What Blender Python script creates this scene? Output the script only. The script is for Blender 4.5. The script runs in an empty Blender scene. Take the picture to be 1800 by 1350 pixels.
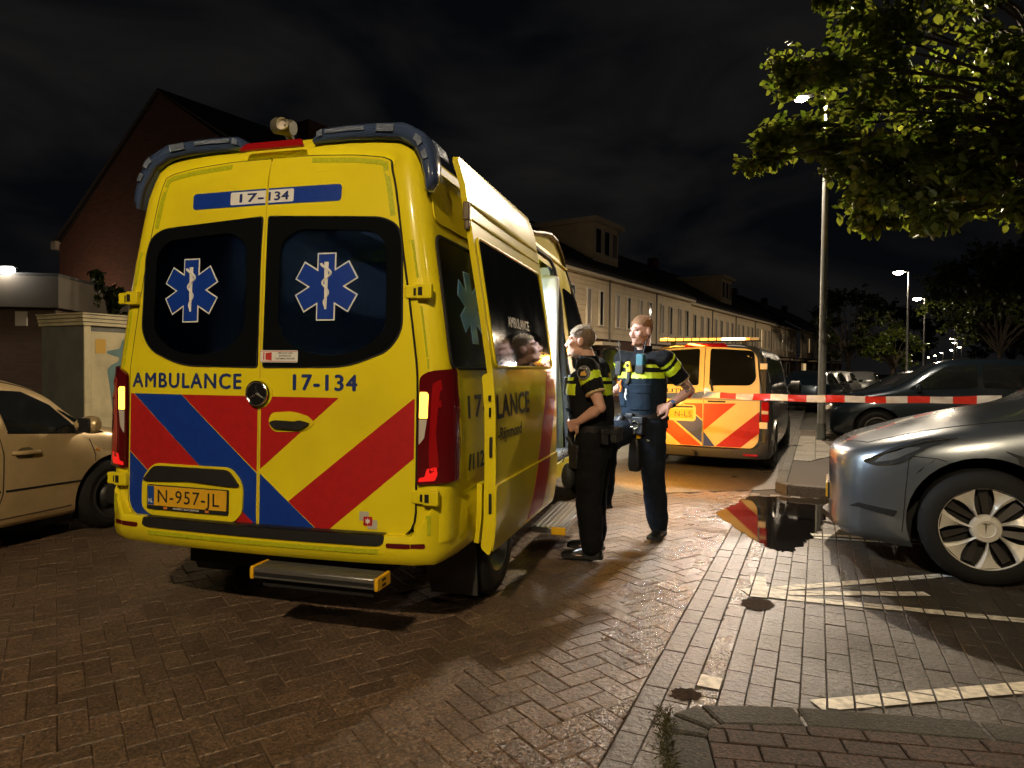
import bpy, bmesh, math, random
import numpy as np
from mathutils import Vector, Matrix, Euler
from math import sin, cos, pi, radians, sqrt, atan2

random.seed(7)
RNG = np.random.default_rng(11)
SC = bpy.context.scene
COL = SC.collection

# ---------------------------------------------------------------- camera
cam_d = bpy.data.cameras.new('camera')
cam = bpy.data.objects.new('camera', cam_d)
COL.objects.link(cam)
SC.camera = cam
cam_d.sensor_width = 36.0
cam_d.lens = 36.0 * 1190.0 / 1800.0
cam_d.clip_start = 0.05
cam_d.clip_end = 2000.0
_p, _r = -0.0222, 0.0087
_f = Vector((0, cos(_p), sin(_p))); _u = Vector((0, -sin(_p), cos(_p))); _x = Vector((1, 0, 0))
_cx = cos(_r) * _x + sin(_r) * _u
_cy = -sin(_r) * _x + cos(_r) * _u
cam.matrix_world = Matrix(((_cx.x, _cy.x, -_f.x, 0), (_cx.y, _cy.y, -_f.y, 0), (_cx.z, _cy.z, -_f.z, 1.415), (0, 0, 0, 1)))

# ---------------------------------------------------------------- night sky
world = bpy.data.worlds.new('World')
SC.world = world
world.use_nodes = True
_n = world.node_tree.nodes; _l = world.node_tree.links
_n.clear()
_out = _n.new('ShaderNodeOutputWorld'); _bg = _n.new('ShaderNodeBackground')
_tc = _n.new('ShaderNodeTexCoord'); _mp = _n.new('ShaderNodeMapping')
_mp.inputs['Scale'].default_value = (1.0, 1.0, 2.6)
_ns = _n.new('ShaderNodeTexNoise'); _ns.inputs['Scale'].default_value = 2.6; _ns.inputs['Detail'].default_value = 4.0
_ns.inputs['Roughness'].default_value = 0.55; _ns.inputs['Distortion'].default_value = 0.5
_cr = _n.new('ShaderNodeValToRGB')
_cr.color_ramp.elements[0].position = 0.40; _cr.color_ramp.elements[0].color = (0.0015, 0.0018, 0.0025, 1)
_cr.color_ramp.elements[1].position = 0.74; _cr.color_ramp.elements[1].color = (0.0098, 0.0090, 0.0084, 1)
_l.new(_tc.outputs['Generated'], _mp.inputs['Vector']); _l.new(_mp.outputs[0], _ns.inputs['Vector'])
_l.new(_ns.outputs['Fac'], _cr.inputs[0]); _l.new(_cr.outputs[0], _bg.inputs['Color'])
_bg.inputs['Strength'].default_value = 1.0
_l.new(_bg.outputs[0], _out.inputs['Surface'])

SC.view_settings.view_transform = 'Standard'
SC.view_settings.look = 'None'
SC.view_settings.exposure = 0.22
SC.view_settings.gamma = 1.0
SC.view_settings.use_curve_mapping = False
SC.render.engine = 'CYCLES'
SC.cycles.use_denoising = True
try:
    SC.cycles.denoiser = 'OPENIMAGEDENOISE'
    SC.cycles.denoising_prefilter = 'NONE'
    SC.cycles.denoising_input_passes = 'RGB_ALBEDO_NORMAL'
except Exception:
    pass
SC.cycles.max_bounces = 6
SC.cycles.diffuse_bounces = 3
SC.cycles.glossy_bounces = 4
SC.cycles.transparent_max_bounces = 12
SC.cycles.sample_clamp_indirect = 6.0
SC.cycles.caustics_reflective = False
SC.cycles.caustics_refractive = False

# lamp strengths (watts) all in one place
LAMP_MAIN, LAMP_ASSUMED_BACK, LAMP_ASSUMED_SIDE, LAMP_ASSUMED_HOUSE, LAMP_FAR = 3600.0, 6800.0, 650.0, 2900.0, 2700.0
CABIN_W, AMBER_W, ASSUMED_WORK_W = 340.0, 58.0, 300.0
WARM, NEUTRAL, COOL, AMBER = (1.0, 0.77, 0.47), (1.0, 0.81, 0.58), (0.80, 0.90, 1.0), (1.0, 0.42, 0.04)

# ---------------------------------------------------------------- helpers
MATS = {}
def mat(name, col=(.5, .5, .5), rough=.5, metal=0., coat=0., coat_rough=.05, spec=.5, var=None, bump=None, rvar=None,
        emit=None, alpha=1., trans=0., ior=1.45, sheen=0., coord='Object', mottle=None):
    """procedural principled material. var=(scale, amount) brightness noise; bump=(scale, strength, dist);
    rvar=(scale, lo, hi) roughness noise; mottle=(scale, colour, amount) second colour"""
    if name in MATS: return MATS[name]
    m = bpy.data.materials.new(name); m.use_nodes = True; MATS[name] = m
    nt = m.node_tree; N = nt.nodes; L = nt.links
    b = N['Principled BSDF']
    I = b.inputs
    I['Base Color'].default_value = (*col, 1); I['Roughness'].default_value = rough; I['Metallic'].default_value = metal
    I['Coat Weight'].default_value = coat; I['Coat Roughness'].default_value = coat_rough
    I['Specular IOR Level'].default_value = spec; I['Alpha'].default_value = alpha
    I['Transmission Weight'].default_value = trans; I['IOR'].default_value = ior; I['Sheen Weight'].default_value = sheen
    if emit:
        I['Emission Color'].default_value = (*emit[0], 1); I['Emission Strength'].default_value = emit[1]
    if var or bump or rvar or mottle:
        tc = N.new('ShaderNodeTexCoord')
    def nz(scale, detail=4.):
        n = N.new('ShaderNodeTexNoise'); n.inputs['Scale'].default_value = scale; n.inputs['Detail'].default_value = detail
        L.new(tc.outputs[coord], n.inputs['Vector']); return n
    csock = None
    if var:
        n = nz(var[0]); mr = N.new('ShaderNodeMapRange')
        mr.inputs[1].default_value = .3; mr.inputs[2].default_value = .7
        mr.inputs[3].default_value = 1 - var[1]; mr.inputs[4].default_value = 1 + var[1]
        L.new(n.outputs['Fac'], mr.inputs[0])
        mx = N.new('ShaderNodeMix'); mx.data_type = 'RGBA'; mx.blend_type = 'MULTIPLY'; mx.inputs[0].default_value = 1
        mx.inputs[6].default_value = (*col, 1); L.new(mr.outputs[0], mx.inputs[7]); csock = mx.outputs[2]
        L.new(csock, I['Base Color'])
    if mottle:
        n = nz(mottle[0], 6.); mr = N.new('ShaderNodeMapRange')
        mr.inputs[1].default_value = .45; mr.inputs[2].default_value = .68; mr.inputs[3].default_value = 0; mr.inputs[4].default_value = mottle[2]
        L.new(n.outputs['Fac'], mr.inputs[0])
        mx = N.new('ShaderNodeMix'); mx.data_type = 'RGBA'; L.new(mr.outputs[0], mx.inputs[0])
        if csock: L.new(csock, mx.inputs[6])
        else: mx.inputs[6].default_value = (*col, 1)
        mx.inputs[7].default_value = (*mottle[1], 1); L.new(mx.outputs[2], I['Base Color'])
    if rvar:
        n = nz(rvar[0]); mr = N.new('ShaderNodeMapRange'); mr.inputs[1].default_value = .3; mr.inputs[2].default_value = .7
        mr.inputs[3].default_value = rvar[1]; mr.inputs[4].default_value = rvar[2]
        L.new(n.outputs['Fac'], mr.inputs[0]); L.new(mr.outputs[0], I['Roughness'])
    if bump:
        n = nz(bump[0], 5.); bp = N.new('ShaderNodeBump'); bp.inputs['Strength'].default_value = bump[1]
        bp.inputs['Distance'].default_value = bump[2] if len(bump) > 2 else .01
        L.new(n.outputs['Fac'], bp.inputs['Height']); L.new(bp.outputs[0], I['Normal'])
    return m

def link(o, parent=None):
    COL.objects.link(o)
    if parent is not None: o.parent = parent
    return o

def thing(name, label, cat, loc=(0, 0, 0), rz=0., group=None):
    o = bpy.data.objects.new(name, None); COL.objects.link(o)
    o.location = loc; o.rotation_euler = (0, 0, rz); o.empty_display_size = .2
    o['label'] = label; o['category'] = cat
    if group: o['group'] = group
    return o

def tag(o, label=None, cat=None, group=None, kind=None):
    if label: o['label'] = label
    if cat: o['category'] = cat
    if group: o['group'] = group
    if kind: o['kind'] = kind
    return o

def dup(root, loc=None, rz=None, label=None, group=None, parent=None, skip=()):
    r = root.copy(); COL.objects.link(r); r.parent = parent
    if loc is not None: r.location = loc
    if rz is not None: r.rotation_euler = (0, 0, rz)
    if label: r['label'] = label
    if group: r['group'] = group
    for ch in list(root.children):
        if ch.name.split('.')[0] in skip: continue
        c = ch.copy(); COL.objects.link(c); c.parent = r
        for g in ch.children:
            d = g.copy(); COL.objects.link(d); d.parent = c
    return r

class G:
    """geometry collector -> one mesh object"""
    def __init__(s): s.v = []; s.f = []
    def add(s, vs, fs, M=None):
        o = len(s.v)
        if M is not None: vs = [M @ Vector(p) for p in vs]
        s.v.extend([tuple(p) for p in vs]); s.f.extend([tuple(i + o for i in f) for f in fs]); return s
    def box(s, x0, x1, y0, y1, z0, z1, M=None, taper=0.):
        t = taper
        vs = [(x0, y0, z0), (x1, y0, z0), (x1, y1, z0), (x0, y1, z0), (x0 + t, y0 + t, z1), (x1 - t, y0 + t, z1), (x1 - t, y1 - t, z1), (x0 + t, y1 - t, z1)]
        return s.add(vs, [(0, 3, 2, 1), (4, 5, 6, 7), (0, 1, 5, 4), (1, 2, 6, 5), (2, 3, 7, 6), (3, 0, 4, 7)], M)
    def loft(s, rings, closed=True, caps=True, M=None):
        n = len(rings[0]); vs = [p for r in rings for p in r]; fs = []
        m = n if closed else n - 1
        for i in range(len(rings) - 1):
            for j in range(m):
                k = (j + 1) % n
                fs.append((i * n + j, i * n + k, (i + 1) * n + k, (i + 1) * n + j))
        if caps:
            fs.append(tuple(reversed(range(n)))); fs.append(tuple(range((len(rings) - 1) * n, len(rings) * n)))
        return s.add(vs, fs, M)
    def tube(s, path, r, n=8, caps=True, M=None, flat=1.):
        P = [Vector(p) for p in path]; rs = r if hasattr(r, '__len__') else [r] * len(P)
        rings = []; up = None
        for i, p in enumerate(P):
            t = (P[min(i + 1, len(P) - 1)] - P[max(i - 1, 0)]).normalized()
            if up is None:
                up = Vector((0, 0, 1)) if abs(t.z) < .9 else Vector((0, 1, 0))
            a = (up - t * up.dot(t)).normalized(); up = a; b = t.cross(a)
            rings.append([p + rs[i] * (cos(2 * pi * k / n) * a * flat + sin(2 * pi * k / n) * b) for k in range(n)])
        return s.loft(rings, True, caps, M)
    def lathe(s, prof, n=24, M=None, axis='z', caps=False):
        rings = []
        for r, h in prof:
            ring = []
            for k in range(n):
                a = 2 * pi * k / n
                q = (r * cos(a), r * sin(a), h)
                if axis == 'x': q = (h, r * cos(a), r * sin(a))
                if axis == 'y': q = (r * sin(a), h, r * cos(a))
                ring.append(q)
            rings.append(ring)
        return s.loft(rings, True, caps, M)
    def prism(s, poly, h0, h1, axis='z', M=None):
        def P(u, v, h): return {'z': (u, v, h), 'y': (u, h, v), 'x': (h, u, v)}[axis]
        n = len(poly)
        vs = [P(u, v, h0) for u, v in poly] + [P(u, v, h1) for u, v in poly]
        fs = [tuple(reversed(range(n))), tuple(range(n, 2 * n))] + [(i, (i + 1) % n, n + (i + 1) % n, n + i) for i in range(n)]
        return s.add(vs, fs, M)
    def sheet(s, loops, f, step=.1, off=0., thick=0., flip=False):
        """polygon with holes in (u,v) laid on surface f(u,v)->xyz with real thickness"""
        bm = bmesh.new()
        for lp in loops:
            vs = [bm.verts.new((u, v, 0)) for u, v in lp]
            for i in range(len(vs)): bm.edges.new((vs[i], vs[(i + 1) % len(vs)]))
        bmesh.ops.triangle_fill(bm, use_beauty=True, use_dissolve=False, edges=bm.edges[:], normal=(0, 0, 1))
        us = [v.co.x for v in bm.verts]; ws = [v.co.y for v in bm.verts]
        if step:
            st = step if hasattr(step, '__len__') else (step, step)
            for ax, lo, hi, d in ((0, min(us), max(us), st[0]), (1, min(ws), max(ws), st[1])):
                if not d: continue
                k = math.ceil((lo + 1e-4) / d)
                while k * d < hi - 1e-4:
                    co = [0, 0, 0]; no = [0, 0, 0]; co[ax] = k * d; no[ax] = 1
                    bmesh.ops.bisect_plane(bm, geom=bm.verts[:] + bm.edges[:] + bm.faces[:], plane_co=co, plane_no=no, dist=1e-6)
                    k += 1
        bmesh.ops.recalc_face_normals(bm, faces=bm.faces[:])
        if bm.faces and sum(fc.normal.z * fc.calc_area() for fc in bm.faces) < 0:
            bmesh.ops.reverse_faces(bm, faces=bm.faces[:])
        if thick:
            r = bmesh.ops.extrude_face_region(bm, geom=bm.faces[:], use_keep_orig=True)
            for e in r['geom']:
                if isinstance(e, bmesh.types.BMVert): e.co.z = 1.
            bmesh.ops.recalc_face_normals(bm, faces=bm.faces[:])
        bm.verts.index_update()
        e = 1e-3; vs = []
        for v in bm.verts:
            u, w = v.co.x, v.co.y
            p = Vector(f(u, w)); du = Vector(f(u + e, w)) - Vector(f(u - e, w)); dv = Vector(f(u, w + e)) - Vector(f(u, w - e))
            nn = du.cross(dv).normalized()
            if flip: nn = -nn
            vs.append(p + nn * (off + v.co.z * thick))
        fs = [[v.index for v in fc.verts] for fc in bm.faces]
        if flip: fs = [list(reversed(q)) for q in fs]
        bm.free()
        return s.add(vs, fs)
    def mesh(s, name, m, smooth=40):
        me = bpy.data.meshes.new(name); me.from_pydata(s.v, [], s.f); me.update()
        if m is not None: me.materials.append(m)
        if smooth:
            me.shade_smooth(); me.set_sharp_from_angle(angle=radians(smooth))
        return me
    def obj(s, name, m, parent=None, smooth=40, bevel=0., seg=2, subsurf=0, loc=None):
        me = s.mesh(name, m, smooth)
        o = bpy.data.objects.new(name, me); link(o, parent)
        if loc is not None: o.location = loc
        if bevel:
            b = o.modifiers.new('bevel', 'BEVEL'); b.width = bevel; b.segments = seg; b.limit_method = 'ANGLE'; b.angle_limit = radians(40)
            b.harden_normals = False
        if subsurf:
            q = o.modifiers.new('sub', 'SUBSURF'); q.levels = subsurf; q.render_levels = subsurf
        return o

def arc(cx, cy, r, a0, a1, n=6, ry=None):
    ry = r if ry is None else ry
    return [(cx + r * cos(radians(a0 + (a1 - a0) * i / n)), cy + ry * sin(radians(a0 + (a1 - a0) * i / n))) for i in range(n + 1)]
def rrect(u0, u1, v0, v1, r, n=5):
    rs = r if hasattr(r, '__len__') else (r,) * 4      # bl, br, tr, tl
    A = lambda cx, cy, q, a0, a1: arc(cx, cy, q, a0, a1, n) if q > 1e-5 else [(cx, cy)]
    return A(u0 + rs[0], v0 + rs[0], rs[0], 180, 270) + A(u1 - rs[1], v0 + rs[1], rs[1], 270, 360) + \
           A(u1 - rs[2], v1 - rs[2], rs[2], 0, 90) + A(u0 + rs[3], v1 - rs[3], rs[3], 90, 180)
def rpoly(pts, r, n=5):
    out = []; N = len(pts); rs = r if hasattr(r, '__len__') else [r] * N
    for i, p in enumerate(pts):
        p = Vector(p); a = Vector(pts[i - 1]) - p; b = Vector(pts[(i + 1) % N]) - p
        q = min(rs[i], a.length * .45, b.length * .45)
        if q < 1e-4: out.append(tuple(p)); continue
        A = p + a.normalized() * q; B = p + b.normalized() * q
        for k in range(n + 1):
            t = k / n; c = A.lerp(p, t).lerp(p.lerp(B, t), t); out.append((c.x, c.y))
    return out
def interp(x, xs, ys): return float(np.interp(x, xs, ys))
def circ(cx, cy, r, n=24): return [(cx + r * cos(2 * pi * i / n), cy + r * sin(2 * pi * i / n)) for i in range(n)]

def text_geo(body, height, bold=0.0, spacing=1.0, align='LEFT', width=None):
    """outline lettering turned into flat triangles; returns (verts2d, faces), cap height = height"""
    cu = bpy.data.curves.new('lettering', 'FONT'); cu.body = body; cu.size = 1.0; cu.offset = bold; cu.space_character = spacing
    cu.resolution_u = 3; cu.fill_mode = 'FRONT'
    o = bpy.data.objects.new('lettering', cu); COL.objects.link(o)
    dg = bpy.context.evaluated_depsgraph_get(); me = o.evaluated_get(dg).to_mesh()
    vs = np.array([v.co[:2] for v in me.vertices]) if len(me.vertices) else np.zeros((0, 2))
    fs = [tuple(p.vertices) for p in me.polygons]
    o.evaluated_get(dg).to_mesh_clear(); bpy.data.objects.remove(o); bpy.data.curves.remove(cu)
    lo, hi = vs.min(0), vs.max(0); k = height / 0.695
    vs = vs - [lo[0], 0]; vs = vs * k
    w = vs[:, 0].max()
    if width: vs[:, 0] *= width / w; w = width
    if align == 'CENTER': vs[:, 0] -= w / 2
    return vs, fs
def text_obj(body, height, f, m, parent, bold=0., spacing=1., align='LEFT', width=None, at=(0, 0), name='lettering', off=.003, flip=False, mirror=False, fat=0.):
    vs, fs = text_geo(body, height, bold, spacing, align, width)
    g = G(); e = 1e-3
    if fat:
        n0 = len(vs); sh = [(-fat, 0), (fat, 0), (0, fat * .7), (0, -fat * .7), (0, 0)]; fs = [tuple(i + k * n0 for i in f_) for k in range(5) for f_ in fs]; vs = np.concatenate([vs + np.array(q) for q in sh]); lev = np.repeat(np.arange(5) * .00025, n0)
    else: lev = np.zeros(len(vs))
    out = []
    for (u, v), lv in zip(vs, lev):
        u = at[0] + (-u if mirror else u); v = at[1] + v
        p = Vector(f(u, v)); du = Vector(f(u + e, v)) - Vector(f(u - e, v)); dv = Vector(f(u, v + e)) - Vector(f(u, v - e))
        n = du.cross(dv).normalized() * (-1 if flip else 1); out.append(p + n * (off + lv))
    g.add(out, fs); return g.obj(name, m, parent, smooth=0)
# ---------------------------------------------------------------- street lamps (the light of the place)
M_pole = mat('galvanised_pole', (.30, .31, .31), .45, .35, var=(6, .15), bump=(40, .05))
M_polebase = mat('pole_base_paint', (.045, .05, .045), .6)
M_lens = mat('lamp_lens', (1, .95, .85), .3, emit=(NEUTRAL, 90.))
def street_lamp(label, loc, az, height=6.6, watts=0., col=NEUTRAL, group='street lamps', cone=177, lens=1.):
    t = thing('street_lamp', label, 'street lamp', loc, -az, group)
    h = height
    G().lathe([(.10, 0), (.10, .02), (.088, .04), (.086, .3), (.078, .32)], 16).obj('base_sleeve', M_polebase, t)
    G().lathe([(.076, .31), (.07, 1.2), (.05, h - .12), (.048, h), (.0, h + .01)], 16).obj('pole', M_pole, t)
    G().tube([(0, 0, h - .05), (-.06, 0, h + .0), (-.2, 0, h + .03)], [.034, .032, .03], 8).obj('arm', M_pole, t)
    g = G()
    rings = []
    for x, w, dz in ((-.17, .05, .02), (-.24, .10, .035), (-.42, .13, .045), (-.62, .12, .035), (-.72, .07, .015)):
        rings.append([(x, w * cos(a), h + .045 + dz * sin(a)) for a in [2 * pi * k / 12 for k in range(12)]])
    hd = g.loft(rings).obj('lamp_head', M_pole, t)
    g = G(); rings = []
    for x, w, dz in ((-.20, .02, .01), (-.27, .13, .09), (-.46, .19, .15), (-.65, .13, .09), (-.72, .02, .01)):
        w, dz = w * lens, dz * lens; x = -.46 + (x + .46) * lens
        rings.append([(x, w * cos(a), h + .012 + dz * sin(a) * (1. if sin(a) < 0 else .35)) for a in [2 * pi * k / 12 for k in range(12)]])
    g.loft(rings).obj('lens', M_lens, hd)  # lens shape enlarged and rounded to stand in for the lamp's glare
    if watts:
        ld = bpy.data.lights.new('lamp_light', 'SPOT'); ld.energy = watts; ld.color = col; ld.shadow_soft_size = .13
        ld.spot_size = radians(cone); ld.spot_blend = .12
        lo = bpy.data.objects.new('lamp_light', ld); link(lo, t); lo.location = (-.46, 0, h - .08)
    return t
street_lamp('lit street lamp on the pavement whose head shines through the tree leaves', (5.98, 13.06, .1), radians(24), 6.6, LAMP_MAIN, lens=.5)
street_lamp('assumed lit street lamp behind the viewer, facing the rear of the ambulance', (-1.0, -4.8, 0), radians(20), 6.8, LAMP_ASSUMED_BACK, WARM, cone=158)  # out of view, assumed from the lit ambulance rear and its ground shadow
street_lamp('assumed lit street lamp behind the viewer on the right, over the parking bays', (7.2, -4.2, 0), radians(24), 6.8, LAMP_ASSUMED_SIDE, WARM, cone=158)  # also unseen, assumed for the light falling from the right
street_lamp('assumed short lit street lamp by the houses, hidden behind the ambulance', (1.1, 20.6, 0), radians(33.4), 4.7, LAMP_ASSUMED_HOUSE, WARM)  # assumed for the warm house fronts, made short so the ambulance hides it
street_lamp('second lit street lamp along the street, with a slim bare pole', (20.4, 35.0, 0), radians(33.4), 6.6, LAMP_FAR)
street_lamp('third lit street lamp along the street, just left of the far tree', (28.9, 47.6, 0), radians(33.4), 6.6, LAMP_FAR)
_first = None
for i, (px, y, d) in enumerate(((1677, 595, 103), (1681, 602, 117), (1689, 610, 137), (1675, 615, 155), (1657, 620, 177), (1645, 625, 206), (1634, 628, 229))):
    loc = ((px - 900) / 1190 * d, d, 0)
    lb = ('nearest and highest', 'second', 'third', 'fourth', 'fifth', 'sixth', 'farthest and leftmost')[i] + ' of the far row of lit street lamps'
    if _first is None: _first = street_lamp(lb, loc, radians(33.4), 6.6, 0., group='far row of street lamps')
    else: dup(_first, loc, -radians(33.4), lb)

# ---------------------------------------------------------------- ground
E_ = Vector((sin(radians(24.3)), cos(radians(24.3)), 0)); R_ = Vector((cos(radians(24.3)), -sin(radians(24.3)), 0))
def st(s, t, z=0.): return E_ * s + R_ * t + Vector((0, 0, z))

def paving_mat(name, c1, c2, r_lo, r_hi, grain=(130., .6), moss=.25, wet=True):
    m = bpy.data.materials.new(name); m.use_nodes = True; N = m.node_tree.nodes; L = m.node_tree.links; b = N['Principled BSDF']
    geo = N.new('ShaderNodeNewGeometry'); at = N.new('ShaderNodeAttribute'); at.attribute_name = 'tint'
    def nz(sc, det=4., rough=.55):
        n = N.new('ShaderNodeTexNoise'); n.inputs['Scale'].default_value = sc; n.inputs['Detail'].default_value = det; n.inputs['Roughness'].default_value = rough
        L.new(geo.outputs['Position'], n.inputs['Vector']); return n
    mix = N.new('ShaderNodeMix'); mix.data_type = 'RGBA'; mix.inputs[6].default_value = (*c1, 1); mix.inputs[7].default_value = (*c2, 1)
    L.new(at.outputs['Fac'], mix.inputs[0])
    n1 = nz(70., 6., .8); mr = N.new('ShaderNodeMapRange'); mr.inputs[1].default_value = .3; mr.inputs[2].default_value = .7; mr.inputs[3].default_value = .15; mr.inputs[4].default_value = 2.0
    L.new(n1.outputs['Fac'], mr.inputs[0])
    mu = N.new('ShaderNodeMix'); mu.data_type = 'RGBA'; mu.blend_type = 'MULTIPLY'; mu.inputs[0].default_value = 1.; L.new(mix.outputs[2], mu.inputs[6]); L.new(mr.outputs[0], mu.inputs[7])
    vc = N.new('ShaderNodeTexVoronoi'); vc.inputs['Scale'].default_value = 105.; L.new(geo.outputs['Position'], vc.inputs['Vector']); vs_ = N.new('ShaderNodeSeparateColor'); L.new(vc.outputs['Color'], vs_.inputs[0])
    vm = N.new('ShaderNodeMapRange'); vm.inputs[3].default_value = .40; vm.inputs[4].default_value = 1.75; L.new(vs_.outputs[0], vm.inputs[0]); mv = N.new('ShaderNodeMix'); mv.data_type = 'RGBA'; mv.blend_type = 'MULTIPLY'; mv.inputs[0].default_value = 1.; L.new(mu.outputs[2], mv.inputs[6]); L.new(vm.outputs[0], mv.inputs[7]); mu = mv
    n3 = nz(1.1, 3.); m3 = N.new('ShaderNodeMapRange'); m3.inputs[1].default_value = .45; m3.inputs[2].default_value = .7; m3.inputs[3].default_value = 0; m3.inputs[4].default_value = moss
    L.new(n3.outputs['Fac'], m3.inputs[0])
    mm = N.new('ShaderNodeMix'); mm.data_type = 'RGBA'; L.new(m3.outputs[0], mm.inputs[0]); L.new(mu.outputs[2], mm.inputs[6]); mm.inputs[7].default_value = (.035, .03, .014, 1)
    L.new(mm.outputs[2], b.inputs['Base Color']); b.inputs['Specular IOR Level'].default_value = .65
    n2 = nz(.9, 5.); r2 = N.new('ShaderNodeMapRange'); r2.inputs[1].default_value = .35; r2.inputs[2].default_value = .65; r2.inputs[3].default_value = r_lo; r2.inputs[4].default_value = r_hi
    L.new(n2.outputs['Fac'], r2.inputs[0])
    # wetter along the gutter line and round the puddle: distance from that line
    sep = N.new('ShaderNodeVectorMath'); sep.operation = 'DOT_PRODUCT'; sep.inputs[1].default_value = tuple(R_); L.new(geo.outputs['Position'], sep.inputs[0])
    w = N.new('ShaderNodeMapRange'); w.interpolation_type = 'SMOOTHSTEP'
    ab = N.new('ShaderNodeMath'); ab.operation = 'ADD'; ab.inputs[1].default_value = .60; L.new(sep.outputs['Value'], ab.inputs[0])
    a2 = N.new('ShaderNodeMath'); a2.operation = 'ABSOLUTE'; L.new(ab.outputs[0], a2.inputs[0])
    nw = nz(2.2, 5., .65); a3 = N.new('ShaderNodeMath'); a3.operation = 'MULTIPLY_ADD'; a3.inputs[1].default_value = .6; L.new(nw.outputs['Fac'], a3.inputs[0]); L.new(a2.outputs[0], a3.inputs[2]); a4 = N.new('ShaderNodeMath'); a4.operation = 'SUBTRACT'; a4.inputs[1].default_value = .30; L.new(a3.outputs[0], a4.inputs[0]); a2 = a4
    w.inputs[1].default_value = .30; w.inputs[2].default_value = 1.05; w.inputs[3].default_value = .62 if wet else 1.; w.inputs[4].default_value = 1.; L.new(a2.outputs[0], w.inputs[0])
    rm = N.new('ShaderNodeMath'); rm.operation = 'MULTIPLY'; L.new(r2.outputs[0], rm.inputs[0]); L.new(w.outputs[0], rm.inputs[1]); L.new(rm.outputs[0], b.inputs['Roughness'])
    n4 = nz(grain[0], 4., .75); vo = N.new('ShaderNodeTexVoronoi'); vo.inputs['Scale'].default_value = grain[0] * .55; L.new(geo.outputs['Position'], vo.inputs['Vector'])
    hh = N.new('ShaderNodeMath'); hh.operation = 'MULTIPLY_ADD'; hh.inputs[1].default_value = .6; L.new(vo.outputs['Distance'], hh.inputs[0]); L.new(n4.outputs['Fac'], hh.inputs[2])
    bp = N.new('ShaderNodeBump'); bp.inputs['Strength'].default_value = grain[1]; bp.inputs['Distance'].default_value = .006
    L.new(hh.outputs[0], bp.inputs['Height']); L.new(bp.outputs[0], b.inputs['Normal'])
    return m
M_brick = paving_mat('clinker_brick', (.086, .056, .038), (.135, .088, .058), .36, .52, (62., 1.))
M_bay = paving_mat('bay_brick', (.026, .019, .013), (.048, .035, .024), .52, .68, (62., 1.), .5)
M_redbrick = paving_mat('red_paver', (.034, .018, .013), (.052, .027, .019), .7, .85, (110., .8), .3, False)  # base colour lowered to carry the shade over the near pavement
M_tile = paving_mat('concrete_paver', (.075, .066, .052), (.11, .098, .078), .55, .75, (150., .4), .3, False)
M_kerb = paving_mat('kerb_stone', (.024, .022, .016), (.032, .028, .021), .7, .85, (110., .8), .6, False)  # kerb colour darkened as well, shade of the near pavement put into it
M_asphalt = paving_mat('asphalt', (.085, .08, .075), (.085, .08, .075), .42, .6, (220., .7), .1)
M_sand = mat('joint_sand', (.034, .025, .017), .8, bump=(90, .5))
M_soil = mat('far_ground', (.035, .033, .028), .85, var=(.3, .3), bump=(3, .3))

g = G(); g.add([(-260, -60, -.07), (320, -60, -.07), (320, 420, -.07), (-260, 420, -.07)], [(0, 1, 2, 3)])
tag(g.obj('ground', M_soil, smooth=0), kind='structure')

def flat(name, pts, z, m, thick=.05):
    g = G(); n = len(pts); vs = [(p[0], p[1], z) for p in pts] + [(p[0], p[1], z - thick) for p in pts]
    g.add(vs, [tuple(range(n)), tuple(reversed(range(n, 2 * n)))] + [(i, n + i, n + (i + 1) % n, (i + 1) % n) for i in range(n)])
    me = g.mesh(name, m, 0); bm = bmesh.new(); bm.from_mesh(me); bmesh.ops.recalc_face_normals(bm, faces=bm.faces[:]); bm.to_mesh(me); bm.free()
    o = bpy.data.objects.new(name, me); return link(o)

EDGE_A, EDGE_B = Vector((1.21, 7.7, 0)), Vector((3.01, 8.08, 0))     # far edge of the clinker paving
ed = (EDGE_B - EDGE_A).normalized()
far_l = EDGE_A - ed * 9; far_r = EDGE_B + ed * .25
road = tag(flat('road', [st(-2, -7), st(-2, -.2), st(2.2, -.2), far_r + Vector((.25, 0, 0)), far_r, far_l], -.014, M_sand), kind='structure')
bayg = tag(flat('parking_bay', [st(2.3, -.2), st(2.3, 9), st(8.6, 9), st(8.6, -.2)], -.013, M_sand), kind='structure')
asph = tag(flat('asphalt_road', [far_l, far_r, st(60, -.44), st(60, 30), st(140, 40), st(140, -20), st(40, -12), far_l - R_ * 12], -.004, M_asphalt, .06), kind='structure')

def brick_geo(L, W, ch=.006, H=.05):
    """chamfered paving brick centred on origin, top at z=0"""
    a, b = L / 2, W / 2
    v = [(-a, -b, -H), (a, -b, -H), (a, b, -H), (-a, b, -H), (-a, -b, -ch), (a, -b, -ch), (a, b, -ch), (-a, b, -ch),
         (-a + ch, -b + ch, 0), (a - ch, -b + ch, 0), (a - ch, b - ch, 0), (-a + ch, b - ch, 0)]
    f = [(8, 9, 10, 11)] + [(4 + i, 4 + (i + 1) % 4, 8 + (i + 1) % 4, 8 + i) for i in range(4)] + [(i, (i + 1) % 4, 4 + (i + 1) % 4, 4 + i) for i in range(4)]
    return v, f
def set_tint(me, vals):
    a = me.attributes.new('tint', 'FLOAT', 'FACE'); a.data.foreach_set('value', vals)
PUD = [(2.02, 6.62), (2.03, 6.2), (2.04, 5.7), (2.10, 5.32), (2.22, 5.30), (2.46, 5.60), (2.74, 6.00), (3.04, 6.50), (3.36, 6.90), (3.54, 7.2), (3.50, 7.46), (3.17, 7.56), (2.70, 7.60), (2.38, 7.16), (2.16, 6.88)]
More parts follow.
